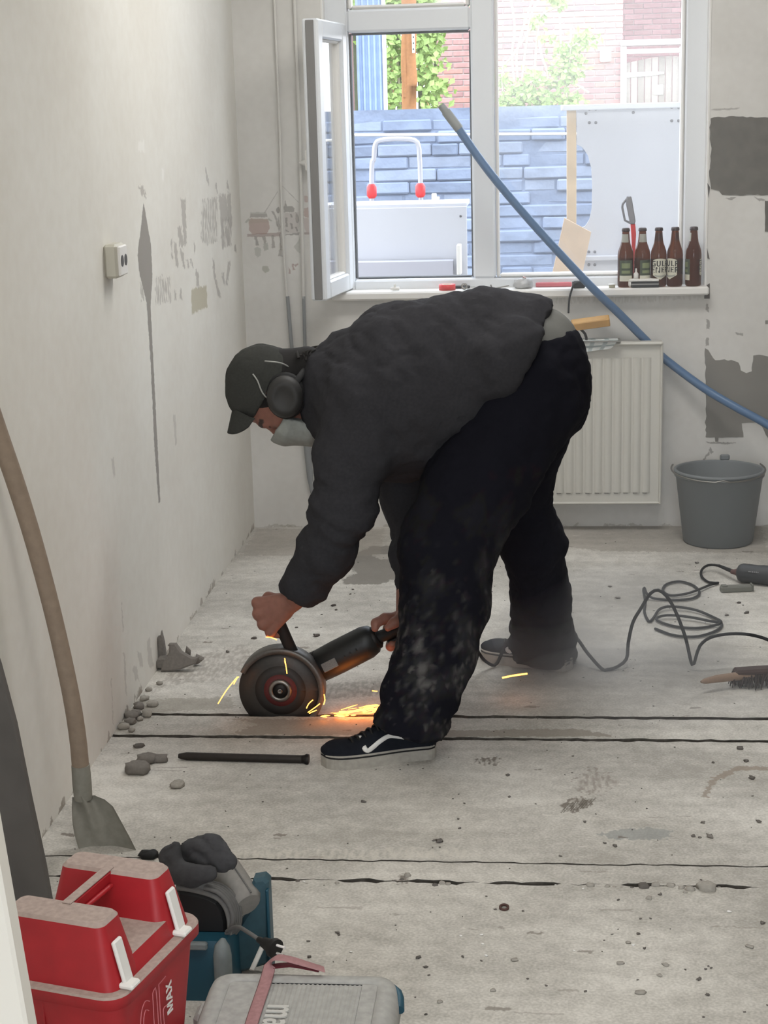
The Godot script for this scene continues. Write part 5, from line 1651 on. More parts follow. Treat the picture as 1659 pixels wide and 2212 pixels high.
func shoe(me: Node3D, org: Vector3, heel: Vector3, toe: Vector3, s: float) -> void:
	var L := heel.distance_to(toe)
	var o := Node3D.new()
	o.name = "shoe"
	me.add_child(o, true)
	o.transform = xf(heel - org, toe - heel, Vector3.UP)      # x runs from heel to toe, z is the side turned away or to the camera
	var half := func(t: float) -> float:                       # half width of the sole along its length
		var w := 0.034 + 0.013 * smoothstep(0.25, 0.72, t)
		if t < 0.1: w *= sqrt(1.0 - pow(1.0 - t / 0.1, 2.0)) * 0.96 + 0.04
		if t > 0.8: w *= sqrt(maxf(0.0, 1.0 - pow((t - 0.8) / 0.2, 2.0)))
		return w
	var top := func(t: float) -> float:                        # height of the upper
		return 0.034 + lerpf(0.062, 0.02, smoothstep(0.35, 0.78, t)) * sqrt(maxf(0.0, 1.0 - pow(maxf(0.0, (t - 0.84) / 0.15), 2.0))) * smoothstep(-0.05, 0.03, t)
	var white := tri_noise(mat(Color(0.68, 0.66, 0.62), 0.7), M.mottle_fine, 4.0)
	var dark := tri_noise(mat(Color(0.13, 0.14, 0.165), 0.85, 0.2), M.mottle_fine, 4.0)
	var ring := func(lo: float, hi: float, out: float) -> MB:
		var m := mb()
		var pl := PackedVector2Array()
		for k in 33: pl.append(Vector2(lerpf(0.0, L, k / 32.0), half.call(k / 32.0) + out))
		for k in range(32, -1, -1): pl.append(Vector2(lerpf(0.0, L, k / 32.0), -half.call(k / 32.0) - out))
		m.T = Transform3D(Basis(Vector3(1, 0, 0), Vector3(0, 0, -1), Vector3(0, 1, 0)), Vector3(0, lo, 0))
		m.prism(pl, hi - lo, 0.0025)
		return m
	var sole := put("sole", ring.call(0.0, 0.03, 0.002).done(), white, o)
	put("foxing_line", ring.call(0.0265, 0.0305, 0.003).done(), M.black_rubber, sole)
	put("welt", ring.call(0.03, 0.034, 0.0012).done(), white, sole)
	var up := mb()
	up.surf(40, 14, func(a: float, b: float) -> Vector3:
		var t := lerpf(0.005, 0.985, a)
		var ang := lerpf(0.0, PI, b)
		var w: float = half.call(t) * 0.97
		var hh: float = top.call(t) - 0.03
		var sx := cos(ang)
		var p := pow(absf(sx), 0.75) * signf(sx)
		return Vector3(t * L, 0.03 + hh * pow(sin(ang), 0.6), -p * w * (1.0 - 0.25 * sin(ang) * smoothstep(0.75, 0.3, t))))
	put("upper", up.done(), dark, o)
	for side in [-1.0, 1.0]:
		var pts := []
		for q in [[0.79, 0.048], [0.685, 0.044], [0.645, 0.043], [0.62, 0.043], [0.5, 0.058], [0.42, 0.064], [0.35, 0.063], [0.2, 0.053], [0.02, 0.05]]:
			pts.append(q)
		var line := []
		for q in [[0.665, 0.062], [0.652, 0.05], [0.63, 0.0425], [0.6, 0.044], [0.52, 0.058], [0.45, 0.067], [0.4, 0.068], [0.32, 0.063], [0.22, 0.057], [0.1, 0.056]]:
			var t: float = q[0]
			var hh: float = top.call(t) - 0.03
			var sn := clampf(pow((q[1] - 0.03) / hh, 1.0 / 0.6), 0.0, 1.0)
			var cs := sqrt(1.0 - sn * sn)
			line.append(Vector3(t * L, q[1], side * (pow(cs, 0.75) * half.call(t) * 0.97 * (1.0 - 0.25 * sn * smoothstep(0.75, 0.3, t)) + 0.0006)))
		put("side_stripe", mb().tube(curve(line, 0.01), 0.0062, 8, true, 0.22, Vector3(0, 0, 1)).done(), M.white, o)
	for k in 5:
		var t := 0.5 + 0.055 * k
		var y: float = top.call(t) + 0.001
		var w: float = half.call(t) * 0.45
		put("lace", mb().tube(curve([Vector3(t * L, y - 0.008, -w), Vector3(t * L + 0.006, y + 0.003, 0), Vector3(t * L + 0.01, y - 0.008, w)], 0.006), 0.0032, 6).done(), M.black, o)
	put("toe_cap", mb().ball(Vector3(L * 0.93, 0.036, 0), Vector3(0.02, 0.012, 0.03), 14, 8).done(), dark, o)

func left_hand(wrist: Vector3) -> Array:
	# the near hand seen from its back, closed round the side handle; knuckles to the left
	var z := 2.055
	var out := []
	var w := az(634, 1296, 2.062)
	out += [bone(wrist, w, 0.031, 0.028, 0.8)]
	var kn := [az(556, 1302, z), az(558, 1326, z + 0.004), az(568, 1348, z + 0.004), az(584, 1366, z)]
	var rad := [0.0125, 0.013, 0.0122, 0.011]
	for i in 4:                                        # back of the hand
		out.append(bone(w.lerp(kn[i], 0.2), kn[i], 0.02, rad[i] * 1.12, 0.9))
	out.append(bone(az(612, 1318, z - 0.006), az(590, 1334, z - 0.006), 0.026, 0.024, 0.8))
	var lens := [0.042, 0.046, 0.043, 0.034]
	for i in 4:                                        # fingers: down the far side of the handle and back to the palm
		var k: Vector3 = kn[i]
		var a: Vector3 = k + Vector3(-0.006, -0.012, -0.03).normalized() * lens[i]
		var b: Vector3 = a + Vector3(0.024, -0.006, -0.014).normalized() * lens[i] * 0.66
		var c: Vector3 = b + Vector3(0.02, 0.002, 0.012).normalized() * lens[i] * 0.5
		out.append(bone(k, a, rad[i], rad[i] * 0.9))
		out.append(bone(a, b, rad[i] * 0.9, rad[i] * 0.84))
		out.append(bone(b, c, rad[i] * 0.84, rad[i] * 0.72))
	var t0 := az(606, 1296, z - 0.018)                 # thumb over the top of the handle
	var t1 := az(580, 1290, z - 0.034)
	var t2 := az(562, 1304, z - 0.05)
	out.append(bone(w, t0, 0.02, 0.016))
	out.append(bone(t0, t1, 0.0145, 0.0125))
	out.append(bone(t1, t2, 0.0125, 0.0105))
	return out

func right_hand(wrist: Vector3) -> Array:
	# the far hand round the rear handle: thumb and forefinger over the top, three fingers beneath
	var out := []
	var zh := 1.965
	var p := az(866, 1348, zh - 0.028)
	out.append(bone(wrist, p, 0.027, 0.03, 0.8))
	out.append(bone(p, az(846, 1360, zh - 0.034), 0.028, 0.024, 0.7))
	var tops := [[az(858, 1334, zh - 0.02), az(832, 1336, zh - 0.002), az(812, 1346, zh + 0.016), az(810, 1358, zh + 0.026)]]
	for t in tops:
		out.append(bone(t[0], t[1], 0.015, 0.013)); out.append(bone(t[1], t[2], 0.0125, 0.0115)); out.append(bone(t[2], t[3], 0.0112, 0.009))
	var th := [az(872, 1330, zh), az(852, 1345, zh + 0.03), az(838, 1356, zh + 0.038)]
	out.append(bone(p, th[0], 0.022, 0.017)); out.append(bone(th[0], th[1], 0.014, 0.0125)); out.append(bone(th[1], th[2], 0.0125, 0.0095))
	var us := [848.0, 866.0, 884.0]
	for i in 3:
		var u: float = us[i]
		var a := az(u, 1372 - i * 8, zh - 0.042)
		var b := az(u - 4, 1396 - i * 8, zh - 0.014)
		var c := az(u - 2, 1392 - i * 9, zh + 0.014)
		out.append(bone(p.lerp(a, 0.5), a, 0.016, 0.0125)); out.append(bone(a, b, 0.0125, 0.0115)); out.append(bone(b, c, 0.0112, 0.0092))
	return out

# ---- angle grinder, held above the slot
func grinder() -> void:
	var z := 2.0155
	var c := az(606, 1491, z)
	var g := thing("angle_grinder", "large angle grinder with a steel guard, its disc cutting into the floor slot", "grinder", c)
	var F := Transform3D(Basis(Vector3.RIGHT, PI / 2), Vector3.ZERO)          # lathe axis towards the camera
	var disc := mat(Color(0.25, 0.245, 0.235), 0.5, 0.5, 0.35)
	tri_noise(disc, M.mottle_fine, 5.0, false)
	var R := 0.108
	put("cutting_disc", mb(F).lathe([Vector2(0.0, -0.0015), Vector2(R, -0.0015), Vector2(R, 0.0015), Vector2(0.07, 0.0015), Vector2(0.068, 0.0021), Vector2(0.0, 0.0021)], 64).done(), disc, g)
	put("disc_label", mb(F).lathe([Vector2(0.028, 0.0018), Vector2(0.043, 0.0018), Vector2(0.043, 0.0026), Vector2(0.028, 0.0026)], 48).done(), tri_noise(mat(Color(0.36, 0.13, 0.13), 0.7), M.mottle_fine, 12.0, false), g)
	put("disc_centre", mb(F).lathe([Vector2(0.044, 0.0018), Vector2(0.066, 0.0018), Vector2(0.066, 0.0024), Vector2(0.044, 0.0024)], 48).done(), mat(Color(0.17, 0.165, 0.16), 0.6, 0.5, 0.2), g)
	put("flange", mb(F).lathe([Vector2(0.019, 0.002), Vector2(0.0305, 0.002), Vector2(0.0305, 0.005), Vector2(0.026, 0.0095), Vector2(0.021, 0.0095), Vector2(0.0195, 0.006)], 40).done(), M.steel, g)
	put("nut", mb(F).lathe([Vector2(0.0, 0.002), Vector2(0.0195, 0.002), Vector2(0.0195, 0.006), Vector2(0.007, 0.0075), Vector2(0.0, 0.0075)], 24).done(), M.dark_steel, g)
	put("spindle", mb(F).lathe([Vector2(0.0, 0.004), Vector2(0.0062, 0.004), Vector2(0.0062, 0.0105), Vector2(0.003, 0.0115), Vector2(0.003, 0.0095), Vector2(0.0, 0.0095)], 18).done(), M.steel, g)
	var gm := mat(Color(0.42, 0.41, 0.395), 0.45, 0.5, 0.6)
	tri_noise(gm, M.mottle_fine, 6.0, false)
	var guard := mb(F)
	guard.lathe([Vector2(0.1, 0.0085), Vector2(0.1115, 0.0085), Vector2(0.114, 0.006), Vector2(0.114, -0.038), Vector2(0.112, -0.041), Vector2(0.03, -0.041), Vector2(0.03, -0.039), Vector2(0.111, -0.038), Vector2(0.1118, 0.005), Vector2(0.1, 0.0065), Vector2(0.1, 0.0085)], 60, deg_to_rad(-42.0), deg_to_rad(153.0))
	put("guard", guard.done(), gm, g)
	# gear head and motor body
	var body_m := mat(Color(0.075, 0.082, 0.08), 0.5)
	tri_noise(body_m, M.mottle_fine, 5.0, false)
	var a := az(624, 1468, z - 0.065) - c
	var b := az(692, 1438, z - 0.06) - c
	var d := az(806, 1380, z - 0.055) - c
	var e := az(830, 1372, z - 0.054) - c
	var f := az(905, 1337, z - 0.052) - c
	var ax_ := (d - b).normalized()
	put("gear_head", mb().tube([a - ax_ * 0.05, a - ax_ * 0.035, a, b], [0.022, 0.038, 0.044, 0.043], 20).done(), M.dark_steel, g)
	put("spindle_neck", mb(F).lathe([Vector2(0.0, -0.09), Vector2(0.03, -0.09), Vector2(0.032, -0.04), Vector2(0.0, -0.04)], 24).done(), M.dark_steel, g)
	put("motor_body", mb().tube([b, b + ax_ * 0.004, b + ax_ * 0.05, d - ax_ * 0.02, d, d + ax_ * 0.012], [0.040, 0.0425, 0.044, 0.0435, 0.038, 0.024], 24).done(), body_m, g)
	put("rear_handle", mb().tube(curve([d, e, e.lerp(f, 0.5), f], 0.02), 0.0185, 16, true, 0.85).done(), M.black_rubber, g)
	put("trigger", mb().tube(curve([e + Vector3(0.01, -0.02, 0), e.lerp(f, 0.4) + Vector3(0, -0.026, 0), e.lerp(f, 0.85) + Vector3(0, -0.02, 0)], 0.01), 0.006, 8).done(), M.black, g)
	var nrm := Vector3(0, 0.25, 1).normalized()
	var lp := az(712, 1437, z - 0.014) - c
	put("rating_plate", mb(xf(lp, ax_, Vector3(0, 1, -0.2))).box(Vector3.ZERO, Vector3(0.042, 0.024, 0.003), 0.001).done(), tri_noise(mat(Color(0.55, 0.54, 0.52), 0.5), M.speck, 14.0, false), g)
	for k in 3:
		var v := (b + ax_ * (0.075 + 0.018 * k)) + Vector3(0, 0.012, 0.04)
		put("cooling_slot", mb(xf(v, ax_, Vector3(0, 1, -0.3))).box(Vector3.ZERO, Vector3(0.005, 0.022, 0.004), 0.001).done(), M.black, g)
	put("switch_ring", mb().tube([d + ax_ * 0.004, d + ax_ * 0.012, d + ax_ * 0.017], [0.03, 0.031, 0.024], 20).done(), M.dark_steel, g)
	put("side_handle", mb().tube(curve([az(636, 1418, 1.995) - c, az(622, 1388, 2.01) - c, az(608, 1356, 2.017) - c, az(592, 1318, 2.02) - c, az(583, 1290, 2.02) - c], 0.02), 0.0155, 14).done(), M.black_rubber, g)
	# sparks thrown back from the cut
	var sm := mat(Color(1.0, 0.6, 0.2), 0.5)
	sm.emission_enabled = true
	sm.emission = Color(1.0, 0.58, 0.22)
	sm.emission_energy_multiplier = 3.0
	var sp := mb()
	var r := RandomNumberGenerator.new()
	r.seed = 9
	var from := az(690, 1548, z)
	for k in 60:
		var t := pow(r.randf(), 0.7)
		var u := lerpf(690, 815, t) + r.randf_range(-4, 4)
		var v := lerpf(1546, 1541 - 22 * r.randf() * (1.2 - absf(t - 0.6)), t) + r.randf_range(-4, 4)
		var p := az(u, v, z + r.randf_range(-0.03, 0.04))
		var dir := (p - from).normalized() + Vector3(0.5, r.randf_range(-0.15, 0.18), r.randf_range(-0.2, 0.2))
		var L := r.randf_range(0.008, 0.05)
		var w := r.randf_range(0.0006, 0.0018)
		sp.tube([p, p + dir.normalized() * L * 0.6, p + dir.normalized() * L], [w * 0.4, w, w * 0.2], 5)
	var st_ := put("sparks", sp.done(), sm, null)
	tag(st_, "orange sparks spraying from the cutting disc along the floor towards the front shoe", "sparks")
	st_.set_meta("kind", "stuff")
	var sp2 := mb()
	for q in [[[471, 1520], [490, 1490], [513, 1462]], [[505, 1478], [512, 1465], [516, 1462]], [[615, 1422], [618, 1440], [620, 1455]], [[616, 1424], [615, 1428], [617, 1436]], [[665, 1539], [678, 1530], [691, 1520]], [[662, 1530], [667, 1520], [676, 1512]], [[668, 1541], [676, 1537], [684, 1534]], [[570, 1303], [573, 1309], [577, 1314]], [[574, 1376], [586, 1377], [598, 1382]], [[1085, 1464], [1110, 1459], [1139, 1455]], [[982, 1535], [1000, 1533], [1020, 1531]], [[1012, 1520], [1030, 1521], [1046, 1524]], [[980, 1542], [990, 1541], [996, 1541]], [[804, 1492], [810, 1493], [815, 1493]], [[700, 1500], [702, 1512], [699, 1522]]]:
		var pts := []
		for i in 3:
			pts.append(az(q[i][0], q[i][1], z + 0.05 if q[0][0] < 720 else z - 0.12))
		var w := 0.0024 if q[0][0] in [1085, 570] else 0.0012
		sp2.tube(curve(pts, 0.006), w, 5)
	var st2 := put("flying_sparks", sp2.done(), sm, null)
	tag(st2, "single glowing sparks flying off around the grinder and behind the front leg", "sparks")
	st2.set_meta("kind", "stuff")
	var ol := OmniLight3D.new()
	ol.name = "spark_light"
	ol.light_color = Color(1.0, 0.55, 0.2)
	ol.light_energy = 0.0016
	ol.light_size = 0.03
	ol.omni_range = 10.0
	ol.omni_attenuation = 2.0
	ol.shadow_enabled = true
	add_child(ol)
	ol.position = az(765, 1530, z + 0.01) + Vector3(0, 0.02, 0)
	# mains cord, stiff and springing up from the floor in bows
	var cp := []
	for q in [[905, 1337, 1.963], [960, 1350, 1.88], [1010, 1372, 1.76], [1027, 1398, 1.70], [1045, 1425, 1.66], [1068, 1440, 1.625], [1080, 1420, 1.62], [1092, 1390, 1.60], [1110, 1376, 1.56], [1150, 1366, 1.46], [1210, 1362, 1.46], [1240, 1372, 1.56], [1270, 1412, 1.62], [1300, 1446, 1.65], [1312, 1456, 1.655], [1330, 1442, 1.64], [1353, 1424, 1.62], [1357, 1390, 1.6], [1367, 1345, 1.58], [1386, 1312, 1.56], [1405, 1282, 1.55], [1422, 1275, 1.55], [1440, 1288, 1.56], [1458, 1318, 1.58], [1480, 1375, 1.61], [1495, 1436, 1.64], [1503, 1420, 1.64], [1512, 1395, 1.64], [1535, 1377, 1.63], [1580, 1369, 1.62], [1630, 1373, 1.61], [1680, 1392, 1.62], [1760, 1440, 1.66]]:
		var w := az(q[0], q[1], q[2])
		w.y = maxf(w.y, 0.006)
		cp.append(w - c)
	put("mains_cord", mb().tube(curve(cp, 0.012), 0.0047, 8).done(), M.black_rubber, g)

# ---- what lies on the floor
var marks := []
var waiting := {}
func beside(p: Vector3) -> Array:                  # where something lies: the nearest thing one can find, on which side of it, how far
	var best := ""
	var near := 1e9
	for m in marks:
		var d: Vector3 = p - m[1]
		d.y = 0.0
		if d.length() < near:
			near = d.length()
			var way := ("right of" if d.x > 0.0 else "left of") if absf(d.x) > absf(d.z) else ("before" if d.z > 0.0 else "behind")
			best = "%s the %s" % [way, m[0]]
	return [best, near]
func place_label(o: Node3D, what: String, p: Vector3) -> void:
	var w := beside(p)
	var key: String = what + "|" + w[0]
	if not waiting.has(key):
		waiting[key] = []
	waiting[key].append([w[1], o])
func label_by_place() -> void:
	var nth := ["nearest", "second nearest", "third nearest", "fourth nearest", "fifth nearest", "sixth nearest", "seventh nearest", "eighth nearest", "ninth nearest", "tenth nearest", "eleventh nearest", "twelfth nearest", "thirteenth nearest", "fourteenth nearest", "fifteenth nearest"]
	for key in waiting:
		var list: Array = waiting[key]
		list.sort_custom(func(a, b): return a[0] < b[0])
		var bits: PackedStringArray = key.split("|")
		for i in list.size():
			list[i][1].set_meta("label", "%s, %s %s" % [bits[0], nth[mini(i, nth.size() - 1)], bits[1]])
func lump(called: String, label: String, cat: String, at: Vector3, size: Vector3, m: Material, seed_: int, group := "", turn := 0.0, rough := 0.35) -> MeshInstance3D:
	var nz := FastNoiseLite.new()
	nz.seed = seed_
	nz.frequency = 1.0
	var b := mb()
	b.smooth(false)
	b.surf(12 if size.x > 0.025 else 7, 7 if size.x > 0.025 else 4, func(a: float, t: float) -> Vector3:
		var th := PI * (t - 0.5)
		var d := Vector3(cos(th) * cos(TAU * a), sin(th), -cos(th) * sin(TAU * a))
		d = Vector3(pow(absf(d.x), 0.7) * signf(d.x), pow(absf(d.y), 0.7) * signf(d.y), pow(absf(d.z), 0.7) * signf(d.z))
		var k := 1.0 + rough * nz.get_noise_3d(d.x * 1.6, d.y * 1.6, d.z * 1.6) + rough * 0.5 * nz.get_noise_3d(d.x * 4.0, d.y * 4.0, d.z * 4.0)
		return Vector3(d.x * size.x, maxf(-0.9, d.y * k) * size.y, d.z * size.z) * Vector3(k, 1, k) * 0.5, true)
	var o := put(called, b.done(), m)
	tag(o, label, cat, group)
	o.position = at + Vector3(0, size.y * 0.42, 0)
	o.rotation.y = turn
	return o

func floor_things() -> void:
	var grey := tri_noise(mat(Color(0.52, 0.5, 0.475), 0.95, 0.2), M.mottle_fine, 6.0)
	var dark := tri_noise(mat(Color(0.44, 0.42, 0.4), 0.95, 0.2), M.mottle_fine, 6.0)
	var pale := tri_noise(mat(Color(0.66, 0.64, 0.605), 0.95, 0.2), M.mottle_fine, 6.0)
	marks = [["rusty ring", ay(1089, 1963)], ["front shoe's heel", ay(948, 1630)], ["rear shoe", ay(1180, 1440)], ["grinder disc", ay(606, 1550)], ["looped cord", ay(1480, 1320)], ["brush handle", ay(1530, 1475)], ["machine case", ay(838, 2120, 0.13) * Vector3(1, 0, 1)], ["flared bar end", ay(660, 1640)], ["plaster shard", ay(400, 1445)], ["right picture edge", ay(1659, 2100)]]
	# iron bar
	var ib := thing("iron_bar", "dark round iron bar with a flared end lying before the front shoe", "bar")
	var p0 := ay(386, 1633, 0.01)
	var p1 := ay(652, 1640, 0.01)
	var d := (p1 - p0).normalized()
	put("shaft", mb().tube([p0, p0 + d * 0.02, p1 - d * 0.02, p1], [0.006, 0.0098, 0.0098, 0.0098], 14).done(), tri_noise(mat(Color(0.22, 0.2, 0.185), 0.55, 0.5, 0.5), M.mottle_fine, 5.0), ib)
	put("flared_end", mb().tube([p1 - d * 0.004, p1 + d * 0.006, p1 + d * 0.012, p1 + d * 0.017], [0.009, 0.0105, 0.0138, 0.0125], 14).done(), M.dark_steel, ib)
	# broken plaster against the wall
	var sh := thing("plaster_shard", "broken curved shard of grey plaster lying at the foot of the left wall", "shard")
	var sp := func(called: String, pts: Array, z: float, depth: float, tilt: float) -> void:
		var base := az(pts[0], pts[1], z)
		var q := PackedVector2Array()
		for i in range(0, pts.size(), 2):
			var p := az(pts[i], pts[i + 1], z) - base
			q.append(Vector2(p.x, p.y))
		put(called, mb(Transform3D(Basis(Vector3.RIGHT, tilt), base)).prism(q, depth, 0.004).done(), grey, sh)
	var z := 1.64
	sp.call("spike", [342, 1420, 343, 1372, 349, 1371, 351, 1359, 357, 1385, 360, 1412, 356, 1424], z - 0.02, 0.02, 0.05)
	sp.call("slab", [350, 1449, 352, 1436, 366, 1410, 366, 1398, 362, 1396, 366, 1391, 378, 1391, 392, 1408, 414, 1420, 430, 1420, 424, 1434, 396, 1444, 372, 1449], z + 0.02, 0.022, -0.25)
	sp.call("crumb", [340, 1426, 346, 1416, 366, 1414, 372, 1424, 362, 1438, 344, 1438], z, 0.03, 0.0)
	sp.call("tip", [424, 1412, 441, 1422, 428, 1434, 418, 1436], z - 0.02, 0.012, 0.3)
	sp.call("flake", [400, 1410, 404, 1392, 413, 1404, 411, 1418], z - 0.06, 0.01, 0.3)
	# lumps at the near left
	lump("rubble_lump", "thick dark grey rubble lump lying nearest the left wall, left of the iron bar", "rubble", ay(298, 1668), Vector3(0.062, 0.028, 0.05), grey, 4)
	lump("rubble_lump", "flat oblong rubble piece between the thick lump and the iron bar", "rubble", ay(345, 1645), Vector3(0.038, 0.018, 0.03), grey, 5)
	lump("rubble_lump", "small upper rubble piece touching the thick lump left of the iron bar", "rubble", ay(318, 1646), Vector3(0.05, 0.022, 0.04), grey, 6)
	lump("rubble_lump", "faint flat rubble piece below the left end of the iron bar", "rubble", ay(384, 1698), Vector3(0.034, 0.012, 0.04), pale, 7)
	lump("rubble_lump", "dark flat flake just above the lumps beside the near slot", "rubble", ay(300, 1614), Vector3(0.028, 0.01, 0.016), dark, 8, "", 0.4)
	lump("rubble_lump", "pale rounded stone lying in the slot end by the left wall", "rubble", ay(318, 1548), Vector3(0.026, 0.02, 0.022), pale, 9)
	for q in [[272, 1552, 0.04], [281, 1563, 0.03], [292, 1545, 0.03], [268, 1574, 0.03], [330, 1525, 0.03], [300, 1530, 0.035], [285, 1580, 0.02], [312, 1512, 0.025], [322, 1492, 0.022], [345, 1478, 0.02], [262, 1568, 0.02], [302, 1556, 0.02]]:
		var p := ay(q[0], q[1])
		p.x = maxf(p.x, q[2] * 0.5)
		place_label(lump("rubble_crumb", "x", "rubble", p, Vector3(q[2], q[2] * 0.5, q[2] * 0.8), grey if rng.randf() < 0.6 else pale, rng.randi() % 999, "rubble crumbs by the left wall", rng.randf() * 6.0), "small grey rubble crumb by the left wall", p)
	# stones in the broken joint
	for q in [[1275, 1913, 20], [1312, 1915, 14], [1327, 1916, 10], [1342, 1917, 9], [1390, 1916, 24], [1416, 1913, 20], [1438, 1915, 9], [1449, 1914, 20], [1472, 1918, 16], [1490, 1922, 22], [1526, 1920, 42], [1553, 1917, 10], [1402, 1941, 16], [1365, 1917, 10], [880, 1892, 18], [868, 1900, 12], [955, 1908, 16], [940, 1912, 14], [968, 1910, 14], [850, 1902, 10], [643, 1903, 12], [728, 1908, 12], [663, 1908, 9], [1480, 1928, 12], [1355, 1920, 8]]:
		var p := ay(q[0], q[1])
		var s: float = q[2] / pxm(p)
		place_label(lump("joint_stone", "x", "stone", p - Vector3(0, 0.004, 0), Vector3(s, minf(0.02, s * 0.6), s * rng.randf_range(0.7, 1.0)), pale if rng.randf() < 0.7 else dark, rng.randi() % 999, "stones in the broken floor joint", rng.randf_range(-0.4, 0.4)), "pale broken stone in the floor joint", p)
	# chips scattered on the floor
	for q in [[720, 1309, 14], [726, 1318, 8], [640, 1356, 8], [683, 1374, 20], [762, 1274, 8], [757, 1284, 8], [695, 1328, 6], [596, 1367, 12], [548, 1380, 16], [491, 1409, 14], [1335, 1293, 14], [1318, 1268, 10], [1505, 1217, 12], [1596, 1303, 12], [1605, 1308, 6], [1612, 1325, 18], [1570, 1330, 12], [1100, 1722, 9], [785, 1733, 14], [950, 1818, 18], [1097, 1675, 10], [1237, 1634, 7], [1236, 1670, 5], [1397, 1747, 7], [1263, 1776, 10], [1328, 1828, 14], [1306, 1822, 10], [1497, 1807, 12], [1518, 1778, 14], [1535, 1809, 24], [1512, 1810, 10], [1625, 1682, 18], [1612, 1645, 16], [1540, 1648, 10], [1640, 1776, 14], [1600, 1618, 20], [1210, 1850, 10], [938, 1816, 12], [993, 1790, 9], [990, 1770, 8], [1003, 1736, 7], [978, 1726, 6], [1426, 1933, 12], [1130, 1969, 10], [668, 2068, 14], [666, 2034, 10], [732, 2020, 8], [730, 2016, 14], [1000, 2068, 12], [905, 2070, 18], [920, 2090, 14], [1378, 2018, 12], [1392, 2050, 12], [1322, 2019, 7], [1384, 1985, 8], [1405, 1985, 8], [1530, 2088, 8], [1510, 2116, 18], [1524, 2094, 7], [1536, 2092, 9], [1480, 2095, 8], [1647, 1995, 14], [1377, 2117, 7], [1528, 2150, 12], [920, 2192, 10], [897, 2155, 7], [1180, 2130, 8], [1520, 2198, 8], [1040, 2076, 8], [1265, 2142, 9], [1335, 1945, 10], [1070, 1965, 8]]:
		var p := ay(q[0], q[1])
		var s: float = 0.75 * q[2] / pxm(p)
		place_label(lump("debris_chip", "x", "debris", p, Vector3(s, minf(0.007, s * 0.45), s * rng.randf_range(0.5, 1.0)), dark if rng.randf() < 0.8 else grey, rng.randi() % 999, "dark debris chips on the floor", rng.randf_range(-1.0, 1.0), 1.1), "small dark debris chip", p)
	for q in [[1358, 2037, 14], [1368, 2042, 9], [758, 2057, 8], [1043, 2040, 8], [1040, 2020, 9], [1050, 2065, 10], [995, 2022, 8], [1240, 2054, 7], [1620, 2046, 20], [1340, 2082, 18], [1382, 2145, 26], [1575, 1970, 12], [950, 2165, 14], [1260, 1920, 6], [1200, 1912, 5], [656, 1905, 8], [1112, 2075, 16], [1425, 2108, 14], [1437, 2085, 16], [1065, 2140, 14]]:
		var p := ay(q[0], q[1])
		var s: float = q[2] / pxm(p)
		place_label(lump("plaster_flake", "x", "debris", p, Vector3(s, minf(0.004, s * 0.3), s * 0.7), pale if q[2] > 12 else M.white, rng.randi() % 999, "white plaster flakes on the near floor", rng.randf_range(-1.0, 1.0), 0.6), "small white plaster flake", p)
	label_by_place()
	var dust_ := mb()
	for k in 500:
		var p := Vector3(rng.randf_range(0.05, 2.65), 0.0005, rng.randf_range(0.2, 4.5))
		dust_.box(p, Vector3(rng.randf_range(0.001, 0.005), 0.0015, rng.randf_range(0.001, 0.004)), 0.0, Basis(Vector3.UP, rng.randf() * 6.0))
	var gr := put("floor_grit", dust_.done(), dark)
	tag(gr, "fine dark grit strewn over the whole concrete floor", "grit")
	gr.set_meta("kind", "stuff")
	var rg := thing("rusty_ring", "small rusty iron ring lying on the near floor", "ring", ay(1089, 1963))
	put("ring", mb(Transform3D(Basis(Vector3.RIGHT, 0.2), Vector3(0, 0.003, 0))).lathe([Vector2(0.006, -0.002), Vector2(0.0098, -0.002), Vector2(0.0098, 0.002), Vector2(0.006, 0.002), Vector2(0.006, -0.002)], 24).done(), mat(Color(0.3, 0.2, 0.17), 0.8), rg)
	# hand brush
	var br := thing("hand_brush", "hand brush with a pale wooden handle and dark bristles at the right edge", "brush")
	var hp := []
	for q in [[1514, 1473], [1522, 1470], [1550, 1466], [1590, 1461], [1640, 1455], [1760, 1450]]:
		hp.append(ay(q[0], q[1], 0.03))
	put("handle", mb().tube(curve(hp, 0.01), [0.004, 0.008] + Array(range(200)).map(func(i): return 0.0105)).done() if false else mb().tube([hp[0], hp[0].lerp(hp[2], 0.25), hp[2], hp[3], hp[4], hp[5]], [0.003, 0.0075, 0.0105, 0.0115, 0.016, 0.016], 12).done(), tri_noise(mat(Color(0.6, 0.5, 0.42), 0.7), M.mottle_fine, 5.0), br)
	var bc := ay(1660, 1470, 0.02)
	var bristle := mb()
	var r := RandomNumberGenerator.new()
	r.seed = 12
	for k in 260:
		var u := r.randf_range(1580, 1780)
		var a := ay(u, 1452 + r.randf_range(-5, 4), 0.035)
		var t := a + Vector3(r.randf_range(-0.02, 0.012), -r.randf_range(0.02, 0.034), r.randf_range(-0.012, 0.05))
		bristle.tube([a, a.lerp(t, 0.6) + Vector3(0, 0.004, 0), t], [0.003, 0.0024, 0.0012], 4, false)
	var bo := put("bristles", bristle.done(), mat(Color(0.22, 0.18, 0.165), 0.9), br)
	bo.set_meta("kind", "stuff")
	var bx0 := ay(1586, 1452, 0.038)
	var bx1 := ay(1780, 1440, 0.038)
	put("brush_head", mb(xf((bx0 + bx1) / 2, bx1 - bx0, Vector3.UP)).box(Vector3.ZERO, Vector3(bx0.distance_to(bx1), 0.018, 0.04), 0.006).done(), mat(Color(0.27, 0.21, 0.19), 0.85), br)
	# power tool at the right with its looped cord
	var pt := thing("power_tool", "dark grey corded power tool with orange and pale lettering at the right edge", "tool")
	var t0 := ay(1592, 1236, 0.032)
	var t1 := ay(1790, 1256, 0.032)
	var td := (t1 - t0).normalized()
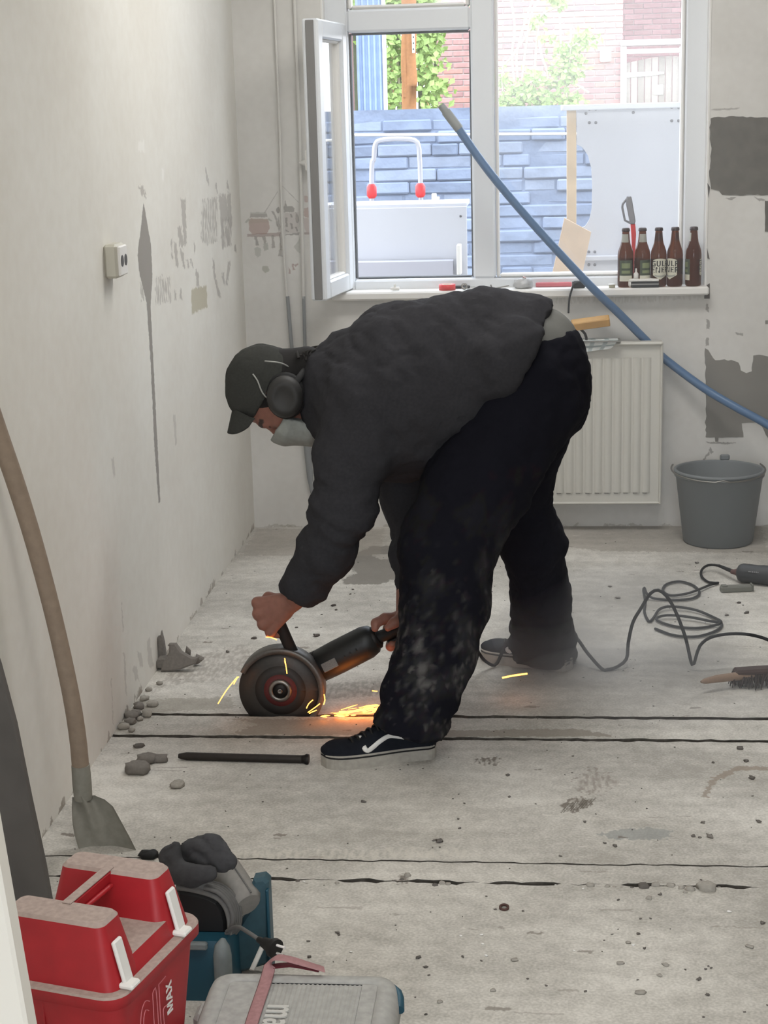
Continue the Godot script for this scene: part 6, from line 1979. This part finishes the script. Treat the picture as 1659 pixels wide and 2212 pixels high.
	var tm := mat(Color(0.23, 0.235, 0.24), 0.55)
	put("body", mb().tube([t0, t0 + td * 0.006, t0 + td * 0.02, t0 + td * 0.07, t0 + td * 0.085, t1], [0.014, 0.026, 0.0325, 0.0315, 0.0335, 0.0335], 22, true, 0.95).done(), tm, pt)
	put("collar", mb().tube([t0 + td * 0.0, t0 - td * 0.008, t0 - td * 0.02], [0.013, 0.009, 0.007], 14).done(), mat(Color(0.36, 0.25, 0.23), 0.6), pt)
	var lf := xf(t0 + td * 0.062 + Vector3(0, 0.004, 0.0318), td, Vector3(0, 1, -0.05))
	put("groove", mb(lf).box(Vector3(0, 0.0055, 0.0005), Vector3(0.075, 0.002, 0.001)).done(), M.black, pt)
	put("orange_mark", mb(lf).box(Vector3(-0.026, -0.003, 0.0005), Vector3(0.009, 0.008, 0.0012)).done(), mat(Color(0.75, 0.36, 0.2), 0.6), pt)
	for k in 8:
		put("lettering", mb(lf).box(Vector3(-0.017 + 0.0062 * k, -0.003, 0.0005), Vector3(0.0042, 0.007 - 0.002 * (k % 2), 0.0012)).done(), mat(Color(0.6, 0.6, 0.6), 0.6), pt)
	for k in 6:
		put("small_lettering", mb(lf).box(Vector3(-0.027 + 0.0058 * k, 0.0105, 0.0), Vector3(0.003, 0.0035 - 0.001 * (k % 2), 0.0014)).done(), mat(Color(0.65, 0.65, 0.65), 0.6), pt)
	var cd := [t0 - td * 0.015]
	var loops := [[1572, 1230, 0.03], [1552, 1222, 0.026], [1530, 1221, 0.02], [1516, 1231, 0.012], [1516, 1246, 0.008], [1532, 1258, 0.006], [1552, 1259, 0.006], [1535, 1263, 0.008], [1508, 1274, 0.01], [1480, 1283, 0.008], [1448, 1286, 0.006], [1432, 1276, 0.006], [1440, 1262, 0.006], [1468, 1256, 0.006], [1498, 1265, 0.006], [1511, 1281, 0.006], [1494, 1293, 0.006], [1450, 1296, 0.006], [1410, 1292, 0.008], [1397, 1282, 0.02], [1392, 1270, 0.02], [1390, 1276, 0.012], [1394, 1300, 0.006], [1392, 1322, 0.006], [1402, 1342, 0.006], [1412, 1334, 0.006], [1425, 1316, 0.01], [1450, 1310, 0.012], [1500, 1317, 0.01], [1540, 1333, 0.008], [1558, 1344, 0.012], [1540, 1352, 0.006], [1500, 1357, 0.006], [1452, 1352, 0.006], [1418, 1338, 0.008], [1440, 1329, 0.012], [1490, 1333, 0.012], [1535, 1342, 0.01], [1559, 1347, 0.006], [1548, 1362, 0.006], [1505, 1375, 0.006], [1455, 1372, 0.006], [1415, 1358, 0.006]]
	for q in loops:
		cd.append(ay(q[0], q[1], q[2]))
	put("power_cord", mb().tube(curve(cd, 0.012), 0.0042, 8).done(), M.black_rubber, pt)
	put("cord_sleeve", mb().tube([t0 - td * 0.01, ay(1572, 1230, 0.03), ay(1553, 1222, 0.026)], [0.0072, 0.0062, 0.005], 10).done(), M.black_rubber, pt)
	# grey plastic stick below it
	var gs := thing("plastic_strip", "short grey plastic strip lying on the floor below the power tool", "strip")
	var s0 := ay(1556, 1279)
	var s1 := ay(1624, 1276)
	var sm := mat(Color(0.45, 0.45, 0.42), 0.7)
	put("body", mb(xf((s0 + s1) / 2 + Vector3(0, 0.01, 0), s1 - s0, Vector3.UP)).box(Vector3.ZERO, Vector3(s0.distance_to(s1), 0.02, 0.028), 0.004).done(), sm, gs)
	put("end_lip", mb(xf(s1 + Vector3(0, 0.013, 0), s1 - s0, Vector3.UP)).box(Vector3.ZERO, Vector3(0.006, 0.022, 0.028), 0.002).done(), sm, gs)
	put("end_lip", mb(xf(s0 + Vector3(0.012, 0.0215, 0), s1 - s0, Vector3.UP)).box(Vector3.ZERO, Vector3(0.018, 0.005, 0.02), 0.002).done(), sm, gs)

# ---- foreground, lower left
func front_things() -> void:
	# shovel leaning on the left wall
	var sv := thing("shovel", "old shovel with a worn bowed wooden shaft leaning on the left wall", "shovel")
	var wood := tri_noise(mat(Color(0.6, 0.53, 0.46), 0.75), M.mottle_fine, 2.5)
	var iron := tri_noise(mat(Color(0.58, 0.57, 0.53), 0.75, 0.4, 0.0), M.mottle_fine, 3.0)
	var hs := []
	for q in [[176, 1700, 2.8], [170, 1610, 2.805], [153, 1500, 2.815], [118, 1340, 2.835], [76, 1180, 2.87], [36, 1050, 2.91], [-2, 940, 2.95], [-60, 770, 3.0]]:
		hs.append(az(q[0], q[1], q[2]))
	var hc := curve(hs, 0.03)
	var rad := []
	for i in hc.size():
		rad.append(0.0185 - 0.001 * sin(float(i) / hc.size() * 4.0))
	put("shaft", mb().tube(hc, rad, 16).done(), wood, sv)
	put("socket", mb().tube([az(174, 1652, 2.803), az(177, 1690, 2.801), az(180, 1725, 2.80)], [0.0195, 0.0205, 0.0195], 16).done(), iron, sv)
	var lefts := [[156, 1722], [155, 1745], [156, 1772], [160, 1800], [168, 1828], [178, 1850]]
	var rights := [[203, 1718], [226, 1727], [244, 1742], [262, 1775], [280, 1808], [300, 1848]]
	for side in [0, 1]:
		pass
	var bl := mb()
	var edge := func(l: Array, t: float) -> Vector2:
		var f := t * (l.size() - 1)
		var i := mini(int(f), l.size() - 2)
		return Vector2(l[i][0], l[i][1]).lerp(Vector2(l[i + 1][0], l[i + 1][1]), f - i)
	var pt := func(a: float, b: float, off: float) -> Vector3:
		var p: Vector2 = (edge.call(lefts, b) as Vector2).lerp(edge.call(rights, b), a)
		var bulge := 0.022 * sin(PI * a) * (0.4 + 0.6 * b) - 0.03 * exp(-pow((a - 0.42) * 7.0, 2.0)) * (1.0 - b)
		return az(p.x, p.y, 2.80 + 0.035 * b - bulge + off)
	bl.surf(20, 20, func(a: float, b: float) -> Vector3: return pt.call(1.0 - a, b, 0.0015))
	bl.surf(20, 20, func(a: float, b: float) -> Vector3: return pt.call(a, b, -0.0015))
	bl.surf(20, 1, func(a: float, b: float) -> Vector3: return pt.call(a, 1.0, lerpf(-0.0015, 0.0015, b)))
	bl.surf(20, 1, func(a: float, b: float) -> Vector3: return pt.call(1.0, a, lerpf(-0.0015, 0.0015, b)))
	bl.surf(20, 1, func(a: float, b: float) -> Vector3: return pt.call(0.0, a, lerpf(0.0015, -0.0015, b)))
	put("blade", bl.done(), iron, sv)
	# dark board leaning at the left
	var bd := thing("dark_board", "tall dark grey board leaning upright at the left edge behind the red toolbox", "board")
	var z := 3.09
	var pl := PackedVector2Array()
	for q in [[-90, 1300], [-32, 1330], [4, 1432], [38, 1560], [70, 1720], [100, 1860], [116, 1950], [18, 1956], [-90, 1900]]:
		var p := az(q[0], q[1], z)
		pl.append(Vector2(p.x, maxf(0.002, p.y)))
	put("panel", mb(Transform3D(Basis(), Vector3(0, 0, z))).prism(pl, 0.02, 0.003).done(), tri_noise(mat(Color(0.38, 0.365, 0.35), 0.85), M.mottle, 2.0), bd)
	# white edge close to the camera
	var we := thing("white_panel", "white painted panel edge cropped at the lower left corner before the red toolbox", "panel")
	z = 4.35
	pl = PackedVector2Array()
	for q in [[-220, 1500], [-44, 1500], [2, 1765], [80, 2212], [110, 2380], [-220, 2380]]:
		var p := az(q[0], q[1], z)
		pl.append(Vector2(p.x, p.y))
	pl.append(Vector2(pl[4].x + 0.04, 0.0)); pl.append(Vector2(pl[5].x + 0.02, 0.0))
	var ordered := PackedVector2Array([pl[0], pl[1], pl[2], pl[3], pl[4], pl[6], pl[7]])
	put("panel", mb(Transform3D(Basis(), Vector3(0, 0, z))).prism(ordered, 0.03, 0.004).done(), mat(Color(0.9, 0.885, 0.85), 0.6), we)
	toolbox()
	cases()

func rrect(x0: float, x1: float, y0: float, y1: float, r: float, n := 6) -> PackedVector2Array:
	var out := PackedVector2Array()
	for c in [[x1 - r, y0 + r, -90.0], [x1 - r, y1 - r, 0.0], [x0 + r, y1 - r, 90.0], [x0 + r, y0 + r, 180.0]]:
		for k in n + 1:
			var a := deg_to_rad(c[2] + 90.0 * k / n)
			out.append(Vector2(c[0] + cos(a) * r, c[1] + sin(a) * r))
	return out

func loft(m: MB, rings: Array, cap_top := true) -> void:     # rings: [outline in x and -z, height]; same number of points, upwards
	m.smooth(true)
	for j in rings.size() - 1:
		var A: PackedVector2Array = rings[j][0]
		var B: PackedVector2Array = rings[j + 1][0]
		for i in A.size():
			var k := (i + 1) % A.size()
			m.quad(Vector3(A[i].x, rings[j][1], -A[i].y), Vector3(A[k].x, rings[j][1], -A[k].y), Vector3(B[k].x, rings[j + 1][1], -B[k].y), Vector3(B[i].x, rings[j + 1][1], -B[i].y))
	if cap_top:
		m.smooth(false)
		var T: PackedVector2Array = rings[-1][0]
		var mid := Vector2()
		for p in T: mid += p / T.size()
		for i in T.size():
			var k := (i + 1) % T.size()
			m.tri(Vector3(mid.x, rings[-1][1], -mid.y), Vector3(T[i].x, rings[-1][1], -T[i].y), Vector3(T[k].x, rings[-1][1], -T[k].y))

func toolbox() -> void:
	# x runs to the left edge at -0.235, depth runs away from the camera to 0.27; the rim is at 0.30
	var t := deg_to_rad(-15.0)
	var o := thing("toolbox", "dusty red plastic toolbox with a stepped lid and two white clips, in front", "toolbox", Vector3(0.482, 0.0, 3.965))
	o.rotation.y = t
	var red := tri_noise(mat(Color(0.70, 0.13, 0.165), 0.5), M.mottle, 4.0, false)
	var W := 0.235
	var D := 0.27
	var body := mb()
	loft(body, [[rrect(-W + 0.034, -0.034, 0.034, D - 0.034, 0.025), 0.0], [rrect(-W + 0.014, -0.014, 0.014, D - 0.014, 0.03), 0.2], [rrect(-W + 0.006, -0.006, 0.006, D - 0.006, 0.03), 0.288]])
	put("body", body.done(), red, o)
	var dustm := tri_noise(mat(Color(0.71, 0.64, 0.605), 0.9, 0.2), M.mottle_fine, 5.0, false)
	var rim := mb()
	loft(rim, [[rrect(-W + 0.006, -0.006, 0.006, D - 0.006, 0.03), 0.276], [rrect(-W - 0.003, 0.003, -0.003, D + 0.003, 0.034), 0.28], [rrect(-W - 0.003, 0.003, -0.003, D + 0.003, 0.034), 0.297]], false)
	put("rim", rim.done(), red, o)
	var rt := mb()
	loft(rt, [[rrect(-W - 0.003, 0.003, -0.003, D + 0.003, 0.034), 0.297], [rrect(-W - 0.001, 0.001, -0.001, D + 0.001, 0.033), 0.3]])
	put("rim_dust", rt.done(), dustm, o)
	var lid := Node3D.new()
	lid.name = "lid"
	o.add_child(lid)
	# low middle and the two raised blocks
	var mid := mb()
	loft(mid, [[rrect(-W + 0.012, -0.012, 0.05, D - 0.05, 0.004, 2), 0.299], [rrect(-W + 0.022, -0.02, 0.05, D - 0.05, 0.004, 2), 0.327]], false)
	put("channel", mid.done(), red, lid)
	var mt := mb()
	loft(mt, [[rrect(-W + 0.022, -0.02, 0.05, D - 0.05, 0.004, 2), 0.327], [rrect(-W + 0.024, -0.022, 0.052, D - 0.052, 0.004, 2), 0.329]])
	put("channel_dust", mt.done(), dustm, lid)
	for q in [[0.012, 0.100, 0.025, 0.083], [D - 0.1, D - 0.012, D - 0.083, D - 0.03]]:
		var b := mb()
		loft(b, [[rrect(-W + 0.012, -0.012, q[0], q[1], 0.022), 0.299], [rrect(-W + 0.036, -0.034, q[2], q[3], 0.014), 0.392]], false)
		put("raised_block", b.done(), red, lid)
		var bt := mb()
		loft(bt, [[rrect(-W + 0.036, -0.034, q[2], q[3], 0.014), 0.392], [rrect(-W + 0.041, -0.039, q[2] + 0.004, q[3] - 0.004, 0.012), 0.397]])
		put("block_dust", bt.done(), dustm, lid)
	put("handle", mb().box(Vector3(-0.118, 0.386, -D / 2), Vector3(0.016, 0.022, 0.13), 0.003).done(), red, lid)
	put("handle_dust", mb().box(Vector3(-0.118, 0.398, -D / 2), Vector3(0.0155, 0.003, 0.128), 0.001).done(), dustm, lid)
	put("handle_ridge", mb().tube([Vector3(-0.106, 0.377, -0.088), Vector3(-0.106, 0.377, -0.18)], 0.004, 8).done(), red, lid)
	for w in [0.045, 0.21]:
		var c := mb()
		var n := Vector3(0.97, 0.24, 0).normalized()
		c.box(Vector3(-0.0155, 0.336, -w), Vector3(0.007, 0.068, 0.024), 0.0025, Basis(Vector3.BACK, 0.235))
		c.box(Vector3(-0.004, 0.3045, -w + 0.004), Vector3(0.024, 0.009, 0.026), 0.003)
		put("clip", c.done(), M.white, o)
	put("front_seam", mb().box(Vector3(-0.13, 0.14, -0.0095), Vector3(0.004, 0.26, 0.004), 0.001).done(), red, o)
	# moulded outline lettering and white print on the right side
	var lt := mat(Color(0.78, 0.45, 0.47), 0.6)
	var S := xf(Vector3(-0.0062, 0, 0), Vector3(0, 0, -1), Vector3.UP)     # x runs away from the camera along the side
	var outline := func(pts: Array) -> void:
		var l := []
		for p in pts: l.append(S * Vector3(p[0], p[1], 0.0005))
		put("moulded_letter", mb().tube(curve(l, 0.004), 0.0008, 6).done(), lt, o)
	outline.call([[0.098, 0.245], [0.085, 0.252], [0.072, 0.24], [0.066, 0.21], [0.070, 0.185], [0.084, 0.176], [0.098, 0.184], [0.1, 0.205], [0.088, 0.207], [0.088, 0.197]])
	outline.call([[0.094, 0.232], [0.085, 0.238], [0.078, 0.228], [0.076, 0.21], [0.079, 0.195], [0.086, 0.19]])
	outline.call([[0.108, 0.252], [0.108, 0.18], [0.119, 0.18], [0.119, 0.25], [0.114, 0.256], [0.108, 0.252]])
	outline.call([[0.128, 0.256], [0.128, 0.18], [0.137, 0.18], [0.137, 0.21], [0.15, 0.21]])
	outline.call([[0.128, 0.256], [0.15, 0.258]])
	var tx := put("white_print", text_mesh("MAX", 0.024, 0.0008), M.white, o)
	tx.transform = S * Transform3D(Basis(Vector3.BACK, PI / 2), Vector3(0.158, 0.218, 0.0006))
	for k in 3:
		put("small_print", mb(S).box(Vector3(0.135, 0.165 - 0.006 * k, 0.0005), Vector3(0.05 - 0.008 * k, 0.0022, 0.0006)).done(), lt, o)

func cases() -> void:
	# grey and teal machine case lying flat
	var gy := tri_noise(mat(Color(0.69, 0.685, 0.665), 0.7, 0.3), M.mottle_fine, 3.0, false)
	var teal := tri_noise(mat(Color(0.10, 0.30, 0.37), 0.5), M.mottle, 3.0, false)
	var o := thing("machine_case", "grey lidded machine case with a teal base and raised lettering, lying in front", "case", Vector3(0.534, 0, 3.93))
	var W := 0.31
	var D := 0.355
	var lo := mb()
	loft(lo, [[rrect(0.012, W - 0.004, 0.012, D - 0.012, 0.03), 0.0], [rrect(0.006, W + 0.002, 0.006, D - 0.006, 0.034), 0.085]])
	put("base", lo.done(), teal, o)
	var li := mb()
	loft(li, [[rrect(0.0, W + 0.004, 0.0, D, 0.036), 0.085], [rrect(0.0, W + 0.004, 0.0, D, 0.036), 0.118], [rrect(0.008, W - 0.006, 0.008, D - 0.008, 0.032), 0.134], [rrect(0.016, W - 0.014, 0.016, D - 0.016, 0.028), 0.138], [rrect(0.034, W - 0.03, 0.03, D - 0.034, 0.016), 0.138], [rrect(0.036, W - 0.032, 0.032, D - 0.036, 0.015), 0.1345]], false)
	var lid := put("lid", li.done(), gy, o)
	put("recess_line", mb().box(Vector3(W / 2 + 0.002, 0.1335, -D + 0.0355), Vector3(W - 0.09, 0.0012, 0.0025)).done(), mat(Color(0.25, 0.26, 0.27), 0.7), lid)
	var rb := mb()
	rb.surf(110, 1, func(a: float, b: float) -> Vector3:
		var x := lerpf(0.085, 0.252, a)
		return Vector3(x, 0.1355 + 0.0016 * pow(sin(PI * (x - 0.085) / 0.0076), 2.0), lerpf(-0.02, -D + 0.042, b)))
	put("ribbed_panel", rb.done(), gy, lid)
	put("smooth_panel", mb().box(Vector3(0.061, 0.1345, -D / 2), Vector3(0.05, 0.003, D - 0.074), 0.001).done(), gy, lid)
	put("smooth_panel", mb().box(Vector3(0.265, 0.1345, -D / 2), Vector3(0.026, 0.003, D - 0.074), 0.001).done(), gy, lid)
	var tx := put("raised_lettering", text_mesh("makita", 0.066, 0.003), mat(Color(0.74, 0.735, 0.71), 0.6), lid)
	tx.transform = Transform3D(Basis(Vector3(0, 0, 1), Vector3(1, 0, 0), Vector3(0, 1, 0)) * Basis().scaled(Vector3(0.68, 0.95, 1.0)), Vector3(0.132, 0.139, -0.16))
	var tb: AABB = (tx.mesh as TextMesh).get_aabb()
	tx.position.z = -D + 0.115 + tb.size.x * 0.34
	put("latch", mb().box(Vector3(W + 0.006, 0.1, -D + 0.16), Vector3(0.01, 0.05, 0.05), 0.003).done(), gy, o)
	put("corner_foot", mb().box(Vector3(0.0, 0.085, -D + 0.08), Vector3(0.03, 0.05, 0.05), 0.008).done(), gy, o)
	put("corner_guard", mb().tube(curve([Vector3(W - 0.03, 0.128, -D + 0.02), Vector3(W - 0.002, 0.12, -D + 0.035), Vector3(W + 0.004, 0.11, -D + 0.07)], 0.01), 0.009, 10).done(), teal, o)
	# pink strap over it
	var ps := thing("strap", "dusty pink webbing strap lying over the grey machine case lid", "strap")
	var sp := []
	for q in [[700, 2094, 0.145], [660, 2082, 0.158], [625, 2072, 0.165], [598, 2068, 0.168], [585, 2078, 0.158], [580, 2098, 0.146], [572, 2125, 0.143], [560, 2160, 0.142], [545, 2205, 0.142], [532, 2250, 0.142]]:
		sp.append(ay(q[0], q[1], q[2]))
	put("webbing", mb().tube(curve(sp, 0.012), 0.0105, 10, true, 0.16, Vector3.UP).done(), tri_noise(mat(Color(0.68, 0.52, 0.52), 0.9, 0.2), M.mottle_fine, 6.0), ps)
	var ru := []
	for q in [[588, 2088, 0.15], [625, 2084, 0.148], [660, 2089, 0.143], [690, 2095, 0.14]]:
		ru.append(ay(q[0], q[1], q[2]))
	put("red_underside", mb().tube(curve(ru, 0.012), 0.008, 8, true, 0.3, Vector3.UP).done(), mat(Color(0.35, 0.08, 0.12), 0.8), ps)
	# teal case behind, its lid standing open
	var c2 := thing("tool_case", "teal tool case standing open behind the red toolbox, under the black tool", "case", Vector3(0.385, 0.0, 3.44))
	var b2 := mb()
	loft(b2, [[rrect(0.0, 0.15, 0.0, 0.12, 0.02), 0.0], [rrect(0.0, 0.15, 0.0, 0.12, 0.02), 0.1], [rrect(0.006, 0.144, 0.006, 0.114, 0.016), 0.112]])
	put("base", b2.done(), teal, c2)
	var eg := tri_noise(mat(Color(0.5, 0.53, 0.53), 0.7), M.mottle_fine, 3.0)
	put("end_cap", mb().tube([Vector3(0.138, 0.0, 0.002), Vector3(0.138, 0.09, 0.002), Vector3(0.138, 0.108, 0.0), Vector3(0.138, 0.114, -0.01)], [0.016, 0.016, 0.013, 0.005], 14).done(), eg, c2)
	put("latch", mb().box(Vector3(0.09, 0.107, 0.002), Vector3(0.045, 0.014, 0.012), 0.003).done(), eg, c2)
	var lp := PackedVector2Array()
	var lz := 3.32
	for q in [[586, 1892], [575, 1882], [552, 1886], [546, 1904], [542, 1950], [520, 1985], [505, 2010], [518, 2090], [586, 2068]]:
		var p := az(q[0], q[1], lz)
		lp.append(Vector2(p.x, maxf(0.002, p.y)))
	put("open_lid", mb(Transform3D(Basis(), Vector3(-c2.position.x, 0, lz - c2.position.z))).prism(lp, 0.028, 0.006).done(), tri_noise(mat(Color(0.2, 0.32, 0.36), 0.6), M.mottle_fine, 3.0), c2)
	var rl := az(590, 1990, lz) - c2.position
	put("lid_edge", mb().box(Vector3(rl.x - 0.003, 0.085, rl.z + 0.016), Vector3(0.006, 0.17, 0.034), 0.002).done(), teal, c2)
	put("hinge_bar", mb().tube([az(544, 2096, 3.5) - c2.position, az(566, 2046, 3.46) - c2.position], 0.005, 8, true, 0.5).done(), mat(Color(0.7, 0.7, 0.68), 0.6), c2)
	# black tool with its cord wound round it
	var jt := thing("sander", "black power sander with its grey cord wound round it, on the teal case", "tool")
	var jz := 3.40
	var jp := PackedVector2Array()
	for q in [[380, 1920], [410, 1924], [450, 1934], [472, 1946], [486, 1966], [492, 1992], [492, 2020], [400, 2018], [370, 2010]]:
		var p := az(q[0], q[1], jz)
		jp.append(Vector2(p.x, p.y))
	put("housing", mb(Transform3D(Basis(), Vector3(0, 0, jz - 0.05))).prism(jp, 0.052, 0.008).done(), M.black, jt)
	var rimp := []
	for q in [[380, 1917], [410, 1921], [450, 1931], [474, 1943], [489, 1964], [496, 1992], [496, 2018]]:
		rimp.append(az(q[0], q[1], jz + 0.001))
	put("dusty_rim", mb().tube(curve(rimp, 0.008), 0.005, 8).done(), tri_noise(mat(Color(0.45, 0.445, 0.43), 0.85), M.mottle_fine, 4.0), jt)
	var cm := tri_noise(mat(Color(0.40, 0.395, 0.385), 0.8), M.mottle_fine, 5.0)
	for k in 5:
		var e := []
		for q in [[440 + 4 * k, 1918 - 3 * k], [468 + 5 * k, 1926 - 2 * k], [492 + 5 * k, 1950 - k], [503 + 4 * k, 1980], [498 + 4 * k, 2008], [488 + 4 * k, 2018]]:
			e.append(az(q[0], q[1], jz - 0.008 * k + 0.006))
		put("cord_winding", mb().tube(curve(e, 0.008), 0.0042, 8).done(), cm, jt)
	var pc := [az(490, 2012, 3.41), az(512, 2002, 3.44), az(536, 2014, 3.5), az(560, 2030, 3.53)]
	put("cord", mb().tube(curve(pc, 0.008), 0.0036, 8).done(), cm, jt)
	var p0 := az(558, 2029, 3.53)
	var p1 := az(600, 2052, 3.56)
	var pd := (p1 - p0).normalized()
	var plug := put("plug", mb().tube([p0, p0 + pd * 0.012, p0 + pd * 0.014, p0 + pd * 0.03, p0 + pd * 0.036, p0 + pd * 0.044], [0.005, 0.0065, 0.009, 0.012, 0.0165, 0.0165], 14).done(), M.black, jt)
	for s in [-1.0, 1.0]:
		var a: Vector3 = p0 + pd * 0.044 + Vector3(0.2, 0.9, 0.3).normalized() * 0.009 * s
		put("plug_pin", mb().tube([a, a + (pd + Vector3(0.3, 0.1, 0)).normalized() * 0.017], 0.0022, 8).done(), M.white, plug)
	# grey dust tube
	var gt := thing("dust_tube", "short wide grey dust covered tube lying between the sander and the teal lid", "tube")
	var g0 := az(478, 1868, 3.29)
	var g1 := az(532, 1950, 3.36)
	var gd := (g1 - g0).normalized()
	put("tube", mb().tube([g0 - gd * 0.01, g0, g1, g1 + gd * 0.006], [0.024, 0.03, 0.03, 0.024], 24).done(), tri_noise(mat(Color(0.55, 0.535, 0.51), 0.9), M.mottle_fine, 4.0), gt)
	put("seam", mb().tube([g0 + Vector3(0.012, 0.026, 0.012), g1 + Vector3(0.012, 0.026, 0.012)], 0.0018, 6).done(), cm, gt)
	# gloves
	var gm := tri_noise(mat(Color(0.29, 0.29, 0.295), 0.9, 0.25), M.mottle_fine, 5.0)
	var nz := FastNoiseLite.new()
	nz.frequency = 1.0
	var fold := func(p: Vector3, n: Vector3) -> float: return 0.003 * nz.get_noise_3d(p.x * 8.0 + p.y * 8.0, p.y * 6.0, p.z * 8.0) - 0.006 * pow(1.0 - absf(nz.get_noise_3d(p.x * 7.0 + p.y * 8.0, p.y * 7.0 - p.x * 4.0, p.z * 5.0 + 40.0)), 9.0)
	var gz := 3.40
	var ga := limb([J(405, 1840, gz - 0.025, 26), J(440, 1842, gz - 0.02, 34), J(478, 1856, gz - 0.01, 28)], 0.45) + limb([J(430, 1828, gz - 0.03, 20), J(468, 1828, gz - 0.025, 20), J(492, 1862, gz - 0.01, 18)], 0.5)
	var g_up := put("work_glove", net_mesh([nets(ga, 0.0045, 0.008, fold)]), gm)
	tag(g_up, "upper dark grey work glove with its broad cuff pointing right, on the sander", "glove")
	var gb := limb([J(378, 1826, gz, 14), J(366, 1852, gz, 20), J(378, 1884, gz, 22), J(412, 1896, gz + 0.01, 19), J(452, 1890, gz + 0.012, 13)], 0.6) + limb([J(384, 1880, gz + 0.01, 14), J(420, 1880, gz + 0.015, 8), J(456, 1880, gz + 0.012, 8)], 0.6)
	var g_dn := put("work_glove", net_mesh([nets(gb, 0.0045, 0.007, fold)]), gm)
	tag(g_dn, "lower crumpled dark grey work glove folded beside the red toolbox lid", "glove")
	lump("rubber_scrap", "small black rubber scrap lying behind the red toolbox lid beside the gloves", "scrap", ay(322, 1852, 0.0) * Vector3(1, 0, 1), Vector3(0.04, 0.016, 0.03), M.black_rubber, 77)

# ---- dust hanging in the air
func fog(called: String, label: String, at: Vector3, size: Vector3, density: float, shape := RenderingServer.FOG_VOLUME_SHAPE_ELLIPSOID) -> void:
	var f := FogVolume.new()
	f.name = numbered(called)
	f.shape = shape
	f.size = size
	var m := FogMaterial.new()
	m.density = density
	m.albedo = Color(0.995, 0.99, 0.98)
	f.material = m
	add_child(f)
	f.position = at
	tag(f, label, "dust")
	f.set_meta("kind", "stuff")

func dust() -> void:
	fog("dust_haze", "thin pale dust haze hanging in the back of the room behind the man", Vector3(1.36, 1.31, 0.98), Vector3(2.68, 2.6, 1.9), 0.06, RenderingServer.FOG_VOLUME_SHAPE_BOX)
	fog("dust_cloud", "dense low cloud of grinding dust rolling over the floor behind the front leg", ay(1420, 1500) + Vector3(0, 0.03, 0), Vector3(0.8, 0.15, 0.55), 1.0)
	fog("dust_cloud", "low wisp of grinding dust round the rear shoe", ay(1180, 1450) + Vector3(0.02, 0.05, 0.02), Vector3(0.42, 0.2, 0.3), 1.6)
	fog("dust_cloud", "faint tall puff of dust rising above the low cloud beside the cord", ay(1340, 1480) + Vector3(0, 0.12, -0.1), Vector3(0.7, 0.36, 0.5), 0.7)
